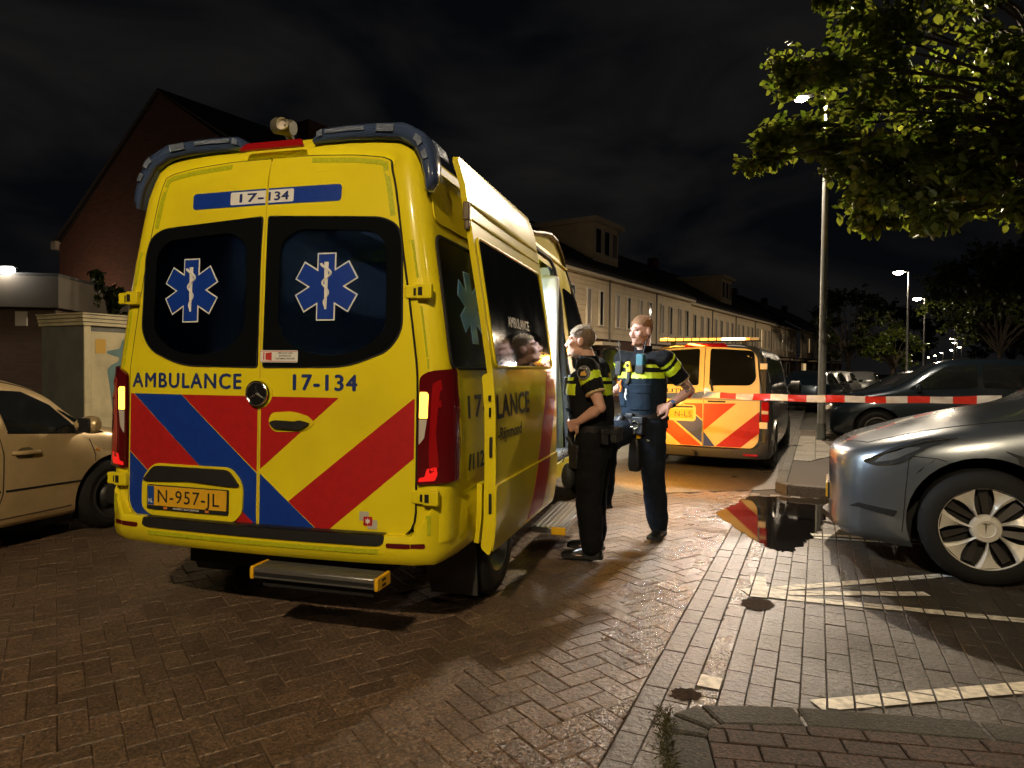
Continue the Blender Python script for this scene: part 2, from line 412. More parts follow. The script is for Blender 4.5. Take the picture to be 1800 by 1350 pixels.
def sink(x, y, pts=None):
    pts = pts or PUD; ins = False; d2 = 9.; n = len(pts)
    if not (1.7 < x < 3.9 and 5. < y < 7.9): return 0.
    for i in range(n):
        (ax, ay), (bx_, by_) = pts[i - 1], pts[i]
        if (ay > y) != (by_ > y) and x < (bx_ - ax) * (y - ay) / (by_ - ay) + ax: ins = not ins
        dx, dy = bx_ - ax, by_ - ay; t = max(0., min(1., ((x - ax) * dx + (y - ay) * dy) / (dx * dx + dy * dy))); d2 = min(d2, (x - ax - t * dx) ** 2 + (y - ay - t * dy) ** 2)
    d = sqrt(d2) * (1 if ins else -1)
    return max(0., min(.012, .002 + d * .06))
def lay_bricks(spots, L, W, material, parent, n_single, name='brick', ch=.005, under=None):
    """spots = [(x, y, angle)] sorted nearest first: the first n_single become objects of their own, the rest one joined part"""
    v, f = brick_geo(L, W, ch)
    kinds = []
    for k in range(10):
        me = bpy.data.meshes.new(name); me.from_pydata(v, [], f); me.materials.append(material); set_tint(me, [k / 9.] * len(f)); kinds.append(me)
    for x, y, a in spots[:n_single]:
        o = bpy.data.objects.new(name, random.choice(kinds)); link(o, parent)
        o.location = (x, y, random.uniform(-.0025, .0015) - sink(x, y) - (.007 if under and under(x, y) else 0)); o.rotation_euler = (random.gauss(0, .006), random.gauss(0, .006), a + random.gauss(0, .008))
    rest = spots[n_single:]
    if rest:
        va = np.array(v); V = []; F = []; T = []
        for x, y, a in rest:
            a += random.gauss(0, .008); c, s = cos(a), sin(a); o = len(V) * len(v)
            q = np.empty_like(va); q[:, 0] = x + va[:, 0] * c - va[:, 1] * s; q[:, 1] = y + va[:, 0] * s + va[:, 1] * c
            q[:, 2] = va[:, 2] + random.uniform(-.0025, .0015) - sink(x, y) - (.007 if under and under(x, y) else 0) + va[:, 0] * random.gauss(0, .007) + va[:, 1] * random.gauss(0, .008)
            V.append(q); F.extend([tuple(i + o for i in ff) for ff in f]); T.extend([random.random()] * len(f))
        me = bpy.data.meshes.new('brick_field'); me.from_pydata(np.concatenate(V).tolist(), [], F); me.materials.append(material); set_tint(me, T)
        tag(link(bpy.data.objects.new('brick_field', me), parent), kind='stuff')
def cut_bricks(spots, L, W, material, parent, planes, name='cut_brick'):
    """bricks trimmed along a line (or round an outline)"""
    g = G(); T = []
    for x, y, a in spots:
        c = Vector((x, y, 0)); u = Vector((cos(a), sin(a), 0)); v = Vector((-sin(a), cos(a), 0)); q = [c + u * sx * L / 2 + v * sy * W / 2 for sx, sy in ((-1, -1), (1, -1), (1, 1), (-1, 1))]
        for n, d in planes:
            q = clip(q, n, d)
            if len(q) < 3: break
        if len(q) < 3: continue
        ar = abs(sum(q[i - 1].x * q[i].y - q[i].x * q[i - 1].y for i in range(len(q)))) / 2
        if ar < .0006: continue
        m_ = sum(q, Vector()) / len(q); k = len(q); z = random.uniform(-.0025, .001)
        g.add([(p.x, p.y, -.05) for p in q] + [(p.x, p.y, z - .005) for p in q] + [(p.x + (m_.x - p.x) * .05, p.y + (m_.y - p.y) * .05, z) for p in q],
              [tuple(range(2 * k, 3 * k))] + [(j * k + i, j * k + (i + 1) % k, (j + 1) * k + (i + 1) % k, (j + 1) * k + i) for j in (0, 1) for i in range(k)])
        T += [random.random()] * (1 + 2 * k)
    if not g.v: return
    o = g.obj(name, material, parent, smooth=0); set_tint(o.data, T); tag(o, kind='stuff')
def clip(poly, n, d):
    out = []
    for i in range(len(poly)):
        a, b = poly[i - 1], poly[i]; da, db = a.dot(n) - d, b.dot(n) - d
        if (da > 0) != (db > 0): out.append(a + (b - a) * (da / (da - db)))
        if db <= 0: out.append(b)
    return out
def in_view(x, y, m=.5):
    return y > 1.7 and -0.80 * y - m < x < .80 * y + m

# herringbone carriageway
HA = radians(34); hu = Vector((cos(HA), sin(HA), 0)); hv = Vector((-sin(HA), cos(HA), 0)); w = .1055
spots = []
for a in range(-90, 110):
    for b in range(-60, 110):
        c = (a - b) % 4
        if c == 0: p = hu * ((a + 1) * w) + hv * ((b + .5) * w); ang = HA
        elif c == 3: p = hu * ((a + .5) * w) + hv * ((b + 1) * w); ang = HA + pi / 2
        else: continue
        s_, t_ = p.dot(E_), p.dot(R_)
        if t_ > -.60 or t_ < -6.6 or s_ < .8: continue
        if (p - EDGE_A).cross(ed).z < .03: continue
        if not in_view(p.x, p.y, 1.5): continue
        spots.append((p.x, p.y, ang))
spots.sort(key=lambda q: q[0] ** 2 + q[1] ** 2)
lim = [(R_, -.692)]
whole = [q for q in spots if q[0] * R_.x + q[1] * R_.y < -.82]; cut_bricks([q for q in spots if q[0] * R_.x + q[1] * R_.y >= -.82], .2098, .1046, M_brick, road, lim)
lay_bricks(whole, .2098, .1046, M_brick, road, 300)
# long courses of the gutter and the bays
spots = []
for row in range(0, 78):
    t_ = -.635 + row * .107
    for k in range(0, 40):
        s_ = 1.2 + k * .212 + (.106 if row % 2 else 0)
        p = st(s_, t_)
        if row >= 2 and not 2.65 < s_ < 8.35: continue
        if s_ > 8.3: continue
        if not in_view(p.x, p.y, 1.5): continue
        spots.append((p.x, p.y, pi / 2 - radians(24.3)))
spots.sort(key=lambda q: q[0] ** 2 + q[1] ** 2)
BAY = spots
M_gut_sheen = paving_mat('sheen_gutter_brick', (.085, .070, .055), (.12, .10, .08), .36, .5, (62., 1.), .4)  # same bricks made paler: the wet sheen is painted into their colour
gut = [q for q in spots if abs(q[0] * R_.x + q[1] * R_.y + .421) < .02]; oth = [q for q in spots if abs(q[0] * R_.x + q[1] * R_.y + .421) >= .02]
lay_bricks(oth, .2103, .1052, M_bay, bayg, 270, ch=.0035); lay_bricks(gut, .2103, .1035, M_gut_sheen, bayg, 30, name='sheen_gutter_brick', ch=.004)

# white painted bricks: strips clipped to the brick outlines
M_white = mat('road_paint', (.78, .73, .62), .55, bump=(70, .8, .004), var=(30, .2), mottle=(22, (.25, .21, .16), .55))
LZ = [.0034]
def white_line(A, B, w0, w1=None, name='white_line'):
    LZ[0] += .0006
    A, B = Vector((*A, 0)), Vector((*B, 0)); d = (B - A).normalized(); n = Vector((-d.y, d.x, 0)); w1 = w0 if w1 is None else w1
    strip = [A - n * w0 / 2, B - n * w1 / 2, B + n * w1 / 2, A + n * w0 / 2]
    g = G(); L2, W2 = .207 / 2 - .002, .103 / 2 - .0025
    for x, y, a in BAY:
        c = Vector((x, y, 0))
        if abs((c - A).dot(n)) > .25 or not -.2 < (c - A).dot(d) < (B - A).length + .2: continue
        u = Vector((cos(a), sin(a), 0)); v = Vector((-sin(a), cos(a), 0)); q = strip
        for nn, dd in ((u, c.dot(u) + L2), (-u, -c.dot(u) + L2), (v, c.dot(v) + W2), (-v, -c.dot(v) + W2)):
            q = clip(q, nn, dd)
            if len(q) < 3: break
        if len(q) >= 3:
            area = sum(q[i - 1].x * q[i].y - q[i].x * q[i - 1].y for i in range(len(q)))
            if abs(area) < 1.2e-3: continue
            if area < 0: q = q[::-1]
            q = [(p - c) * random.uniform(.975, 1.01) + c for p in q]
            k = len(g.v); g.add([(p.x, p.y, LZ[0]) for p in q], [tuple(range(len(q)))])
    return g.obj(name, M_white, bayg, smooth=0)
for A, B, w0, w1 in (((1.50, 4.31), (3.06, 4.70), .09, .075), ((1.50, 4.28), (2.66, 4.29), .085, .08), ((1.50, 4.26), (2.95, 3.83), .09, .08),
                     ((1.30, 2.83), (2.75, 3.09), .10, .095), ((2.60, 5.83), (3.6, 5.62), .08, .08), ((2.58, 5.72), (3.5, 5.5), .06, .05)):
    white_line(A, B, w0, w1)
# single white bricks set in the gutter
for A, B in (((1.575, 4.24), (1.70, 4.62)), ((.88, 2.98), (.93, 3.09))):
    white_line(A, B, .1, name='white_brick_mark')

# ---------------------------------------------------------------- puddle and wet hollows
M_water = mat('puddle_water', (.012, .010, .008), .03, spec=.6, rvar=(2.5, .015, .06), bump=(5, .015, .004))
def puddle(label, pts, seed, z=.003, wob=.010):
    r = random.Random(seed); g = G(); q = []
    for i in range(len(pts)):
        a, b = Vector(pts[i]), Vector(pts[(i + 1) % len(pts)])
        a0, b1 = Vector(pts[i - 1]), Vector(pts[(i + 2) % len(pts)])
        for k in range(16):
            u = k / 16; p = .5 * ((2 * a) + (-a0 + b) * u + (2 * a0 - 5 * a + 4 * b - b1) * u * u + (-a0 + 3 * a - 3 * b + b1) * u ** 3); w_ = wob; e1 = sin(i * 2.1 + u * 9.) * .6 + sin(i * 5.3 + u * 23.) * .4; q.append((p.x + r.gauss(0, w_ * .35) + w_ * 1.6 * e1, p.y + r.gauss(0, w_ * .5) + w_ * 2. * sin(i * 3.7 + u * 14.), z))
    g.sheet([[(p[0], p[1]) for p in q]], lambda u, v: (u, v, z), 0)
    return tag(g.obj('puddle', M_water, smooth=0), label, 'puddle', kind='structure')
puddle('large dark puddle at the kerb mirroring the red stripes of the police van', PUD, 3, .0018, .012)
M_water = mat('wet_dirt', (.040, .024, .015), .9, spec=.08, bump=(60, .8, .006), var=(30, .5))
puddle('small brown puddle in the gutter beside the white bricks', [(1.40, 4.04), (1.47, 3.97), (1.57, 4.02), (1.60, 4.12), (1.52, 4.19), (1.43, 4.14)], 4, .0025, .004)
puddle('small puddle at the tip of the near kerb', [(.70, 2.90), (.76, 2.87), (.83, 2.90), (.82, 2.97), (.74, 2.98)], 5, .0025, .004)

# ---------------------------------------------------------------- pavements with kerbs
def kerbed(name, outline, h, kerb_w, top_m, tile, ang, kerb_len=.9, brick_chamfer=.004, n_single=300):
    """raised nose: kerb stones round the outline (each its own part) and pavers inside"""
    P = [Vector((*p, 0)) for p in outline]; n = len(P)
    area = sum(P[i - 1].x * P[i].y - P[i].x * P[i - 1].y for i in range(n))
    if area < 0: P = P[::-1]
    ins = []
    for i in range(n):
        a = (P[i] - P[i - 1]).normalized(); b = (P[(i + 1) % n] - P[i]).normalized()
        na = Vector((-a.y, a.x, 0)); nb = Vector((-b.y, b.x, 0)); m = (na + nb).normalized(); ins.append(P[i] + m * kerb_w / max(.4, m.dot(na)))
    base = tag(flat(name, [(p.x, p.y) for p in ins], h - .012, M_sand, h + .05), kind='structure')
    for i in range(n):
        a, b, ai, bi = P[i], P[(i + 1) % n], ins[i], ins[(i + 1) % n]
        k = max(1, round((b - a).length / kerb_len))
        for j in range(k):
            e0, e1 = j / k, (j + 1) / k; gp = .004 / max((b - a).length, .05)
            q = [a.lerp(b, e0 + gp), a.lerp(b, e1 - gp), ai.lerp(bi, e1 - gp), ai.lerp(bi, e0 + gp)]
            if not any(in_view(p.x, p.y, 1.) for p in q): continue
            g = G(); vs = [(p.x, p.y, -.05) for p in q] + [(p.x, p.y, h - random.uniform(0, .004)) for p in q]
            g.add(vs, [(4, 5, 6, 7), (0, 1, 5, 4), (1, 2, 6, 5), (2, 3, 7, 6), (3, 0, 4, 7)]); 
            o = g.obj('kerb_stone', M_kerb, base, smooth=0, bevel=.018, seg=2); set_tint(o.data, [random.random()] * 5)
    L, W, bond = tile
    u = Vector((cos(ang), sin(ang), 0)); v = Vector((-sin(ang), cos(ang), 0)); sp = []
    def inside(p):
        return all((ins[(i + 1) % n] - ins[i]).cross(p - ins[i]).z > -.01 for i in range(n))
    c0 = sum(ins, Vector()) / n; cutp = []
    pl_ = [(lambda e: (Vector((e.y, -e.x, 0)), Vector((e.y, -e.x, 0)).dot(ins[i])))((ins[(i + 1) % n] - ins[i]).normalized()) for i in range(n)]
    for r_ in range(-120, 120):
        for k in range(-80, 80):
            p = c0 + u * ((k + (bond if r_ % 2 else 0)) * L) + v * (r_ * W)
            cs = [p + u * sx * (L / 2 - .002) + v * sy * (W / 2 - .002) for sx in (-1, 1) for sy in (-1, 1)]
            if not in_view(p.x, p.y, 1.5) or not any(inside(q) for q in cs): continue
            (sp if all(inside(q) for q in cs) else cutp).append((p.x, p.y, ang))
    sp.sort(key=lambda q: q[0] ** 2 + q[1] ** 2)
    top = bpy.data.objects.new('paving', None); 
    hold = link(bpy.data.objects.new('paving', bpy.data.meshes.new('paving')), base); hold.location.z = h + .001
    lay_bricks(sp, L - .006, W - .006, top_m, hold, n_single, 'paver', brick_chamfer); cut_bricks(cutp, L - .006, W - .006, top_m, hold, pl_, 'cut_paver')
    return base
def pxg(pts): return pts
near = [(.50, 1.6), (.545, 2.25), (.60, 2.62), (.66, 2.75), (.80, 2.83), (1.2, 2.82), (1.9, 2.72), (3.2, 2.35), (3.2, 1.2), (1.2, .9)]
kerbed('pavement', near, .012, .17, M_redbrick, (.212, .106, .5), radians(-9), 1.7)
q = [st(8.42, -.30), st(8.62, -.44), st(16.5, -.44), st(16.5, 2.2), st(12.0, .5), st(8.5, .95), st(8.38, .75)]
kerbed('pavement', [(p.x, p.y) for p in q], .105, .13, M_tile, (.30, .30, .5), pi / 2 - radians(24.3), 1.0)
q = [st(3.0, -6.2), st(16, -6.6), st(16, -12), st(3.0, -12)]
kerbed('pavement', [(p.x, p.y) for p in q], .06, .15, M_tile, (.30, .30, .5), pi / 2 - radians(24.3), 1.0, n_single=120)

# grass growing along the near kerb
M_grass = mat('kerb_grass', (.045, .045, .014), .6, var=(20, .5))
g = G(); r = random.Random(9)
for i in range(380):
    k = r.random(); a = Vector((.535, 2.2, 0)).lerp(Vector((.665, 2.80, 0)), k); dx = abs(r.gauss(0, .035)); x, y = a.x - dx + .015, a.y + r.gauss(0, .02)
    h = r.uniform(.010, .035) * (1 - .4 * abs(k - .6)); an = r.uniform(0, 2 * pi); b = r.uniform(.001, .003); l = r.uniform(.005, .05); la = r.uniform(0, 2 * pi)
    g.add([(x - b * cos(an), y - b * sin(an), 0), (x + b * cos(an), y + b * sin(an), 0), (x + .6 * b * cos(an) + l * .4 * cos(la), y + .6 * b * sin(an) + l * .4 * sin(la), h * .6), (x + l * cos(la), y + l * sin(la), h)], [(0, 1, 2), (0, 2, 3)])
tag(g.obj('grass', M_grass, smooth=0), 'short grass and weeds growing along the near kerb', 'grass', kind='stuff')
# ================================================================ ambulance
YAW = .270
AMB = thing('ambulance', 'yellow ambulance van with red and blue rear stripes and its side door slid open', 'ambulance', (-1.311, 3.498, 0), -YAW)
M_yel = mat('ambulance_yellow', (.76, .64, .012), .36, coat=.3, coat_rough=.10, spec=.3, var=(1.5, .05), mottle=(2.2, (.52, .40, .03), .30), rvar=(3, .28, .5), bump=(700, .01))
M_red = mat('reflective_red', (.42, .012, .014), .42, coat=.2, var=(25, .10), bump=(260, .03))
M_blue = mat('reflective_blue', (.005, .038, .30), .42, coat=.2, var=(25, .10), bump=(260, .03))
M_navy = mat('lettering_navy', (.012, .03, .16), .45)
M_lime = mat('lime_reflector_tape', (.44, .46, .010), .4, var=(60, .15))
M_black = mat('black_plastic', (.016, .016, .017), .5, bump=(180, .12), var=(8, .2))
M_rubber = mat('black_rubber', (.014, .014, .014), .75, bump=(60, .1))
M_dark = mat('underbody_dark', (.008, .008, .008), .85)
M_glassb = mat('black_window_glass', (.005, .006, .007), .06, spec=.24, rvar=(3, .04, .10))
M_whiteint = mat('cabin_white', (.74, .77, .80), .5)
M_sticker = mat('sticker_white', (.72, .72, .70), .5)
M_alu = mat('brushed_aluminium', (.36, .36, .36), .38, .9, bump=(120, .06))
M_chrome = mat('chrome', (.72, .72, .72), .12, 1.)
M_lensred = mat('tail_lens_red', (.30, .006, .008), .12, coat=.8)
M_lensdk = mat('tail_lens_dark', (.10, .004, .006), .10, coat=.9)
M_lensglow = mat('tail_lens_glow', (.5, .01, .01), .15, coat=.6, emit=((1., .02, .015), .55))
M_amberon = mat('indicator_lit', (1, .5, .05), .2, emit=((1., .50, .06), 3.2))
M_clear = mat('reverse_lens', (.55, .5, .45), .1, coat=.6)
M_bluelens = mat('beacon_blue_lens', (.045, .070, .15), .16, coat=.9, trans=.15)
M_beaconin = mat('beacon_led_block', (.13, .16, .23), .3, .4, bump=(300, .5))
M_tint = bpy.data.materials.new('privacy_film_glass'); M_tint.use_nodes = True
_N = M_tint.node_tree.nodes; _L = M_tint.node_tree.links; _N.clear()
_o = _N.new('ShaderNodeOutputMaterial'); _mx = _N.new('ShaderNodeMixShader'); _gl = _N.new('ShaderNodeBsdfGlossy'); _gl.inputs['Roughness'].default_value = .03
_m2 = _N.new('ShaderNodeMixShader'); _tr = _N.new('ShaderNodeBsdfTransparent'); _tr.inputs[0].default_value = (.05, .06, .075, 1)
_tl = _N.new('ShaderNodeBsdfTranslucent'); _tl.inputs[0].default_value = (.006, .009, .014, 1); _m2.inputs[0].default_value = .5
_fr = _N.new('ShaderNodeFresnel'); _fr.inputs[0].default_value = 1.5
_L.new(_tr.outputs[0], _m2.inputs[1]); _L.new(_tl.outputs[0], _m2.inputs[2]); _L.new(_m2.outputs[0], _mx.inputs[1]); _L.new(_gl.outputs[0], _mx.inputs[2])
_L.new(_fr.outputs[0], _mx.inputs[0]); _L.new(_mx.outputs[0], _o.inputs[0])

HZ = [.40, .46, .57, .9, 1.23, 1.42, 1.6, 1.8, 2.0, 2.2, 2.4, 2.52]
HX = [.985, 1.005, 1.02, 1.025, 1.02, 1.0, .975, .945, .912, .88, .845, .805]
def hw(z): return interp(z, HZ, HX)
def yr(z): return interp(z, [.3, .58, 1.4, 2.0, 2.4, 2.56, 2.68], [0, 0, .02, .05, .09, .135, .20])
def SR(x, z): return (x, yr(z) + .035 * (x / .86) ** 2, z)                      # rear face
def SSR(y, z): return (hw(z), y, z)                                           # right flank
def SSL(y, z): return (-hw(z), y, z)
# half ring above the moulding: flank then roof
RZ = [.78, .9, 1.08, 1.25, 1.42, 1.6, 1.8, 2.0, 2.2, 2.36, 2.46]
half = [(hw(z), z) for z in RZ] + [(.805, 2.525), (.755, 2.578), (.67, 2.615), (.5, 2.64), (.25, 2.655), (0, 2.66)]
ring0 = half + [(-x, z) for x, z in half[-2::-1]]
NR = len(ring0)
nrm = []
for i in range(NR):
    a = Vector(ring0[max(i - 1, 0)]); b = Vector(ring0[min(i + 1, NR - 1)]); t = (b - a).normalized(); nrm.append(Vector((t.y, -t.x)))
def ring(y, inset=0., rear=0., ztop=2.66, squeeze=1., nose=0.):
    out = []
    for (x, z), n in zip(ring0, nrm):
        x2, z2 = x - n.x * inset, z - n.y * inset
        if ztop < 2.66:
            k = (ztop - .9) / (2.66 - .9); z2 = .9 + (z2 - .9) * k if z2 > .9 else z2
        x2 *= squeeze
        yy = y + rear * (yr(z) + .035 * (x2 / .86) ** 2) - nose * max(0, z2 - .78)
        out.append((x2, yy, z2))
    return out
rr_ = .095
stations = [ring(.05, .175, 1), ring(.012, .172, 1), ring(.006, .135, 1)]
for k in range(0, 7):
    th = k / 6 * pi / 2
    stations.append(ring(rr_ * (1 - cos(th)) + .0, rr_ * (1 - sin(th)), 1))
ys_flat = [.30, .55, .85, 1.15, 1.35, 1.5, 1.9, 2.3, 2.7, 3.05, 3.35, 3.7]
for y in ys_flat: stations.append(ring(y))
for y, zt, sq in ((4.0, 2.63, 1.), (4.3, 2.50, .995), (4.55, 2.30, .99), (4.85, 1.95, .985), (5.1, 1.62, .98), (5.2, 1.48, .975), (5.45, 1.40, .95), (5.7, 1.25, .88), (5.82, 1.02, .74)):
    stations.append(ring(y, 0, 0, zt, sq))
g = G(); V = [p for r in stations for p in r]; F = []
i_open = [i for i, r in enumerate(stations) if abs(r[0][1] - 1.5) < 1e-6][0]; i_end = [i for i, r in enumerate(stations) if abs(r[0][1] - 3.35) < 1e-6][0]
for i in range(len(stations) - 1):
    for j in range(NR - 1):
        if i_open <= i < i_end and j < 9: continue           # sliding door opening
        F.append((i * NR + j, i * NR + j + 1, (i + 1) * NR + j + 1, (i + 1) * NR + j))
k = (len(stations) - 1) * NR; F.append(tuple(range(k, k + NR)))
g.add(V, F)
me = g.mesh('body', M_yel, 32); bm = bmesh.new(); bm.from_mesh(me); bmesh.ops.recalc_face_normals(bm, faces=bm.faces[:]); bm.to_mesh(me); bm.free()
body = link(bpy.data.objects.new('body', me), AMB)
# roof gutter crease lines and rear roof corner swage
for sx in (1, -1):
    G().tube([(sx * .835, y, 2.46) for y in (.35, 1.5, 3.0, 4.0)], .012, 6).obj('roof_gutter', M_yel, body)
# flank lower panels with wheel arches
def arch_poly(y0, y1, z0, z1, cy, cz, r):
    p = [(y0, z1), (y0, z0)]
    a0 = math.degrees(math.asin((z0 - cz) / r))
    p += arc(cy, cz, r, 180 - a0, a0, 14) if a0 >= 0 else arc(cy, cz, r, 180 - a0, a0, 14)
    p += [(y1, z0), (y1, z1)]
    return p
for S, fl, side in ((SSR, False, 'right'), (SSL, True, 'left')):
    g = G(); g.sheet([arch_poly(.50, 1.5, .46, .785, 1.05, .36, .42)], S, (.2, .12), .004, .03, flip=not fl if False else fl)
    g.obj('lower_flank', M_yel, body, bevel=.006)
    if fl: g = G(); g.sheet([[(1.5, .785), (1.5, .44), (4.1, .44), (4.1, .785)]], S, (.4, .12), .004, .03, flip=fl); g.obj('lower_flank', M_yel, body, bevel=.006)
    else: g = G(); g.sheet([[(3.35, .785), (3.35, .44), (4.1, .44), (4.1, .785)]], S, (.4, .12), .004, .03, flip=fl); g.obj('lower_flank', M_yel, body, bevel=.006)
    g = G(); g.sheet([arch_poly(4.1, 5.45, .44, .785, 4.75, .36, .42)], lambda y, z, S=S: (S(y, z)[0] * .985, y, z), (.2, .12), .004, .03, flip=fl); g.obj('lower_flank', M_yel, body, bevel=.006)
# underbody, wheel wells
g = G(); g.box(-.93, .93, .35, 5.5, .40, .62); g.box(-.60, .60, .2, 5.6, .30, .42); g.box(-.95, -.5, .62, 1.48, .60, .80); g.box(.5, .95, .62, 1.48, .60, .80); g.box(-.86, .86, 5.3, 5.7, .25, 1.0)
g.obj('underbody', M_dark, AMB, bevel=.01)

# ---- wheels
M_tyre = mat('tyre_rubber', (.006, .006, .006), .82, bump=(90, .15), var=(20, .2))
M_steel = mat('steel_rim', (.075, .075, .075), .45, .6)
def wheel(parent, x, y, R=.35, W=.235, rim=.21, spokes=0, side=1, rimmat=None):
    w_ = bpy.data.objects.new('wheel', None); link(w_, parent); w_.location = (x, y, R)
    pr = [(rim, -W / 2 + .012), (rim + .02, -W / 2), (R - .05, -W / 2 - .004), (R - .015, -W / 2 + .02), (R, -W / 2 + .05), (R, W / 2 - .05), (R - .015, W / 2 - .02), (R - .05, W / 2 + .004), (rim + .02, W / 2), (rim, W / 2 - .012), (rim - .01, 0), (rim, -W / 2 + .012)]
    G().lathe(pr, 40, axis='x').obj('tyre', M_tyre, w_)
    s = side
    pr = [(rim + .012, s * (W / 2 - .004)), (rim - .01, s * (W / 2 - .002)), (rim - .025, s * (W / 2 - .03)), (rim - .05, s * (W / 2 - .07)), (.09, s * (W / 2 - .03)), (.085, s * (W / 2 - .005)), (.03, s * (W / 2 + .005)), (0, s * (W / 2 + .005))]
    G().lathe(pr, 40, axis='x').obj('rim', rimmat or M_steel, w_)
    return w_
for x, s in ((.88, 1), (-.88, -1)):
    wheel(AMB, x, 1.05, side=s); wheel(AMB, x, 4.75, side=s)
# mud flaps
for sx in (-1, 1):
    g = G(); g.loft([[(sx * .66, .60, .52), (sx * .98, .60, .52), (sx * .98, .615, .52), (sx * .66, .615, .52)], [(sx * .67, .63, .28), (sx * .985, .63, .28), (sx * .985, .645, .28), (sx * .67, .645, .28)], [(sx * .68, .70, .09), (sx * .97, .70, .09), (sx * .97, .715, .09), (sx * .68, .715, .09)]])
    g.obj('mud_flap', mat('mud_flap_rubber', (.045, .047, .05), .7, mottle=(6, (.10, .09, .075), .6)), AMB, bevel=.004)

# ---- rear doors (inset outline of the ring)
edge = [(p[0], p[2]) for p in ring(0, .142, 0)][:17]           # right half from moulding up to roof centre
edge = [(x, z) for x, z in edge if z > .9 and x > .02]
lower_x = .862
def door_loop(sgn):
    pts = [(.004, .578), (lower_x, .578), (lower_x, .95)] + [(min(x, lower_x), z) for x, z in edge] + [(.004, 2.513)]
    rs = [.0, .13, .05] + [.05] * len(edge) + [0]
    q = rpoly(pts, rs, 5)
    return [(sgn * x, z) for x, z in q] if sgn > 0 else [(-x, z) for x, z in q][::-1]
win_r = [(.018, 1.412), (.50, 1.418), (.715, 1.50), (.782, 1.60), (.772, 2.03), (.745, 2.125), (.66, 2.168), (.018, 2.20)]
inner_r = rpoly([(.10, 1.60), (.21, 1.505), (.367, 1.470), (.56, 1.495), (.70, 1.60), (.69, 2.03), (.62, 2.10), (.20, 2.125), (.10, 2.06)], [.1, .08, .1, .1, .1, .1, .1, .1, .08])
win_loop = rpoly(win_r, [.015, .12, .1, .1, .12, .06, .08, .015])
def mir(lp): return [(-x, z) for x, z in lp][::-1]
rdoors = []
for sgn in (1, -1):
    dl = door_loop(sgn); wl = win_loop if sgn > 0 else mir(win_loop); il = inner_r if sgn > 0 else mir(inner_r)
    g = G(); g.sheet([dl, il], SR, .12, -.022, .028); d = g.obj('rear_door', M_yel, AMB, bevel=.006); rdoors.append(d)
    g = G(); g.tube([Vector(SR(x, z)) + Vector((sgn * .004 * (abs(x) > .1), .0, .002)) for x, z in dl + dl[:1]], .0055, 5, caps=False); g.obj('shut_line', M_dark, d)
    g = G(); g.sheet([wl, il], SR, .12, .007, .004); g.obj('window_surround', M_glassb, d)
    g = G(); g.sheet([il], SR, .12, .006, .003); g.obj('window_pane', M_tint, d)
    # rubber line round the window
    g = G(); g.tube([Vector(SR(x, z)) + Vector((0, -.008, 0)) for x, z in wl + wl[:1]], .005, 5, caps=False); g.obj('window_seal', M_rubber, d)
dR, dL = rdoors
g = G(); g.sheet([rrect(-.93, .93, .50, 1.36, .02)], SR, .2, -.075, .02); g.obj('door_light_block', M_dark, AMB)  # backing plate added behind the rear doors to stop cabin light leaking out
def dec(loop, m, parent, name, off=.0065, S=SR, fl=False, step=.12, thick=.0012):
    g = G(); g.sheet([loop], S, step, off, thick, flip=fl); return g.obj(name, m, parent, smooth=40)
def clipx(poly, lo=None, hi=None):
    q = [Vector((*p, 0)) for p in poly]
    if lo is not None: q = clip(q, Vector((-1, 0, 0)), -lo)
    if hi is not None: q = clip(q, Vector((1, 0, 0)), hi)
    return [(p.x, p.y) for p in q]
# stripes, left door then right door
zt = 1.262
le = -.852
dec([(le, zt), (-.832, zt), (-.02, .600), (-.02, .584), (-.39, .584), (le, .945)], M_red, dL, 'red_stripe')
dec([(-.828, zt), (-.497, zt), (-.01, .862), (-.01, .592)], M_blue, dL, 'blue_stripe')
dec([(-.493, zt), (-.01, zt), (-.01, .868)], M_red, dL, 'red_stripe')
dec(rpoly([(le, .94), (le, .584), (-.395, .584)], [0, .12, 0]), M_blue, dL, 'blue_stripe')
dec([(.01, zt), (.01, .885), (.453, zt)], M_red, dR, 'red_stripe')
dec([(.01, .862), (.01, .584), (.352, .584)], M_blue, dR, 'blue_stripe')
dec([(.854, zt), (.854, .972), (.392, .584), (.358, .584), (.178, .728), (.846, zt)], M_red, dR, 'red_stripe')
# header strip
dec(rrect(-.47, -.008, 2.262, 2.350, (.02, 0, 0, .02)), M_blue, dL, 'blue_header'); dec(rrect(.008, .43, 2.262, 2.350, (0, .02, .02, 0)), M_blue, dR, 'blue_header')
dec(rrect(-.225, -.008, 2.272, 2.340, (.008, 0, 0, .008)), M_sticker, dL, 'number_label', .008); dec(rrect(.008, .158, 2.272, 2.340, (0, .008, .008, 0)), M_sticker, dR, 'number_label', .008)
text_obj('17-', .044, SR, M_navy, dL, .0, 1.05, fat=.0026, at=(-.165, 2.284), width=.145, off=.0105)
text_obj('134', .044, SR, M_navy, dR, .0, 1.05, fat=.0026, at=(.012, 2.284), width=.118, off=.0105)
text_obj('AMBULANCE', .078, SR, M_navy, dL, .0, 1.16, fat=.0034, at=(-.838, 1.299), width=.725, off=.008)
text_obj('17-134', .078, SR, M_navy, dR, .0, 1.12, fat=.0040, at=(.198, 1.299), width=.352, off=.008)
